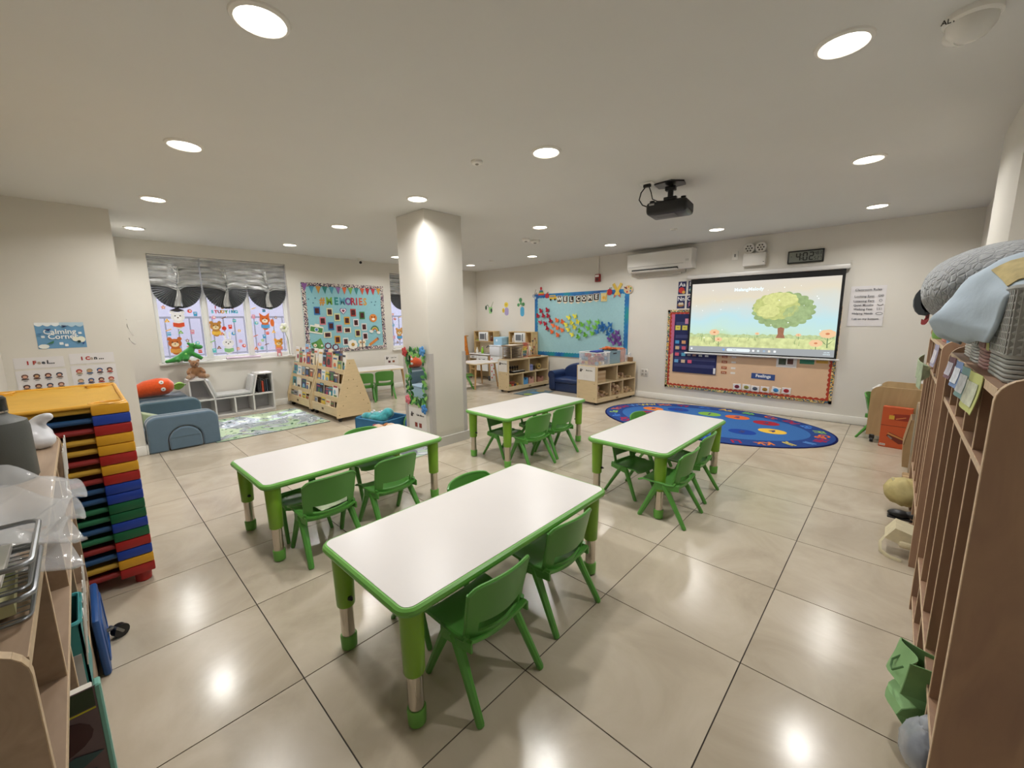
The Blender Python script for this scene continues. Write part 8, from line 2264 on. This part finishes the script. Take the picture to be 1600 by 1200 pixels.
# ---------------------------------------------------------------- stack of cots
cots = ['red', 'yellow', 'blue', 'red', 'green', 'blue', 'green', 'green', 'blue', 'blue', 'red', 'yellow', 'red', 'yellow', 'yellow', 'red', 'blue', 'yellow']
cc = dict(red='#a5211f', yellow='#d99f25', blue='#1d3fa0', green='#14603a')
rail_c = dict(red='#8f2423', yellow='#bd952e', blue='#1d4a78', green='#1c6a44')
CW, CL, CP = 0.56, 0.95, 0.0505     # width (y), length (x), pitch
def cot_meshes(c):
    m = mat('cot_' + c, cc[c], 0.38)
    mr = mat('cot_rail_' + c, rail_c[c], 0.5)
    W = 0.135
    mb = MB()
    # corner casting, local origin at its outer corner: extends -x and -y
    mb.box(-0.10, 0.0, -W, 0.0, 0.0, CP - 0.0012, r=0.007)
    corner = mb.mesh('corner_block', m)
    eb = MB().tube([(0, -CW / 2 + 0.12, 0), (0, CW / 2 - 0.12, 0)], 0.0135, 10).mesh('end_bar', mr)
    sr = MB().tube([(-CL / 2 + 0.08, 0, 0), (CL / 2 - 0.08, 0, 0)], 0.0135, 10).mesh('side_rail', mr)
    sh = MB().box(-CL / 2 + 0.05, CL / 2 - 0.05, -CW / 2 + 0.02, CW / 2 - 0.02, 0.0, 0.004).mesh('sheet', mr)
    return corner, eb, sr, sh
cme = {c: cot_meshes(c) for c in cc}
ordn = ['bottom', 'second', 'third', 'fourth', 'fifth', 'sixth', 'seventh', 'eighth', 'ninth', 'tenth', 'eleventh', 'twelfth', 'thirteenth', 'fourteenth', 'fifteenth', 'sixteenth', 'seventeenth', 'topmost']
CX, CY = -2.43 - CL / 2, -1.50 - CW / 2
for k, c in enumerate(cots):
    lab = '%s stacking cot, %s' % (c, 'bottom of the tall cot stack' if k == 0 else 'topmost of the tall cot stack' if k == 17 else ordn[k] + ' from the floor in the cot stack')
    t = thing('stacking_cot', lab, 'cot', (CX, CY, 0.055 + CP * k), 0, 'coloured cots in the tall stack')
    co, eb, sr, sh = cme[c]
    for sx in (1, -1):
        for sy in (1, -1):
            o = link('corner_block', co, t, (sx * CL / 2, sy * CW / 2, 0))
            o.scale = (sx, sy, 1)
        link('end_bar', eb, t, (sx * (CL / 2 - 0.03), 0, 0.026))
    for sy in (1, -1):
        link('side_rail', sr, t, (0, sy * (CW / 2 - 0.03), 0.026))
    if k < 17:
        link('sheet', sh, t, (0, 0, 0.030))
    else:
        fabric = mat('cot_fabric_yellow', '#c89a2e', 0.6, noise=0.06, nscale=8, bump=0.2, bscale=90)
        MB().shell(lambda u, v: ((u - 0.5) * (CL - 0.04), (v - 0.5) * (CW - 0.02), 0.046 - 0.022 * math.sin(PI * u) ** 0.5 * math.sin(PI * v) ** 0.5 + 0.0015 * math.sin(40 * v + 6 * u)), 16, 16, 0.004).build('sheet', fabric, t)
        lip = mat('cot_lip_yellow', '#e0a83a', 0.35)
        for sx in (1, -1):
            for sy in (1, -1):
                MB().tube([(sx * (CL / 2 - 0.05) + 0.045 * math.cos(a), sy * (CW / 2 - 0.075) + 0.062 * math.sin(a), 0.0515) for a in [2 * PI * i / 16 for i in range(16)]], 0.006, 6, closed=True).build('stacking_ring', lip, t)
        MB().tube([(a, b, 0.048) for a, b in rrect(-CL / 2 + 0.012, CL / 2 - 0.012, -CW / 2 + 0.012, CW / 2 - 0.012, 0.03)], 0.009, 8, closed=True).build('rim', lip, t)
    if k == 0:
        for sx in (1, -1):
            for sy in (1, -1):
                MB().lathe([(0.03, -0.055), (0.034, -0.05), (0.036, 0.0)], 14).build('foot', mat('cot_red', cc['red']), t, (sx * (CL / 2 - 0.05), sy * (CW / 2 - 0.05), 0))
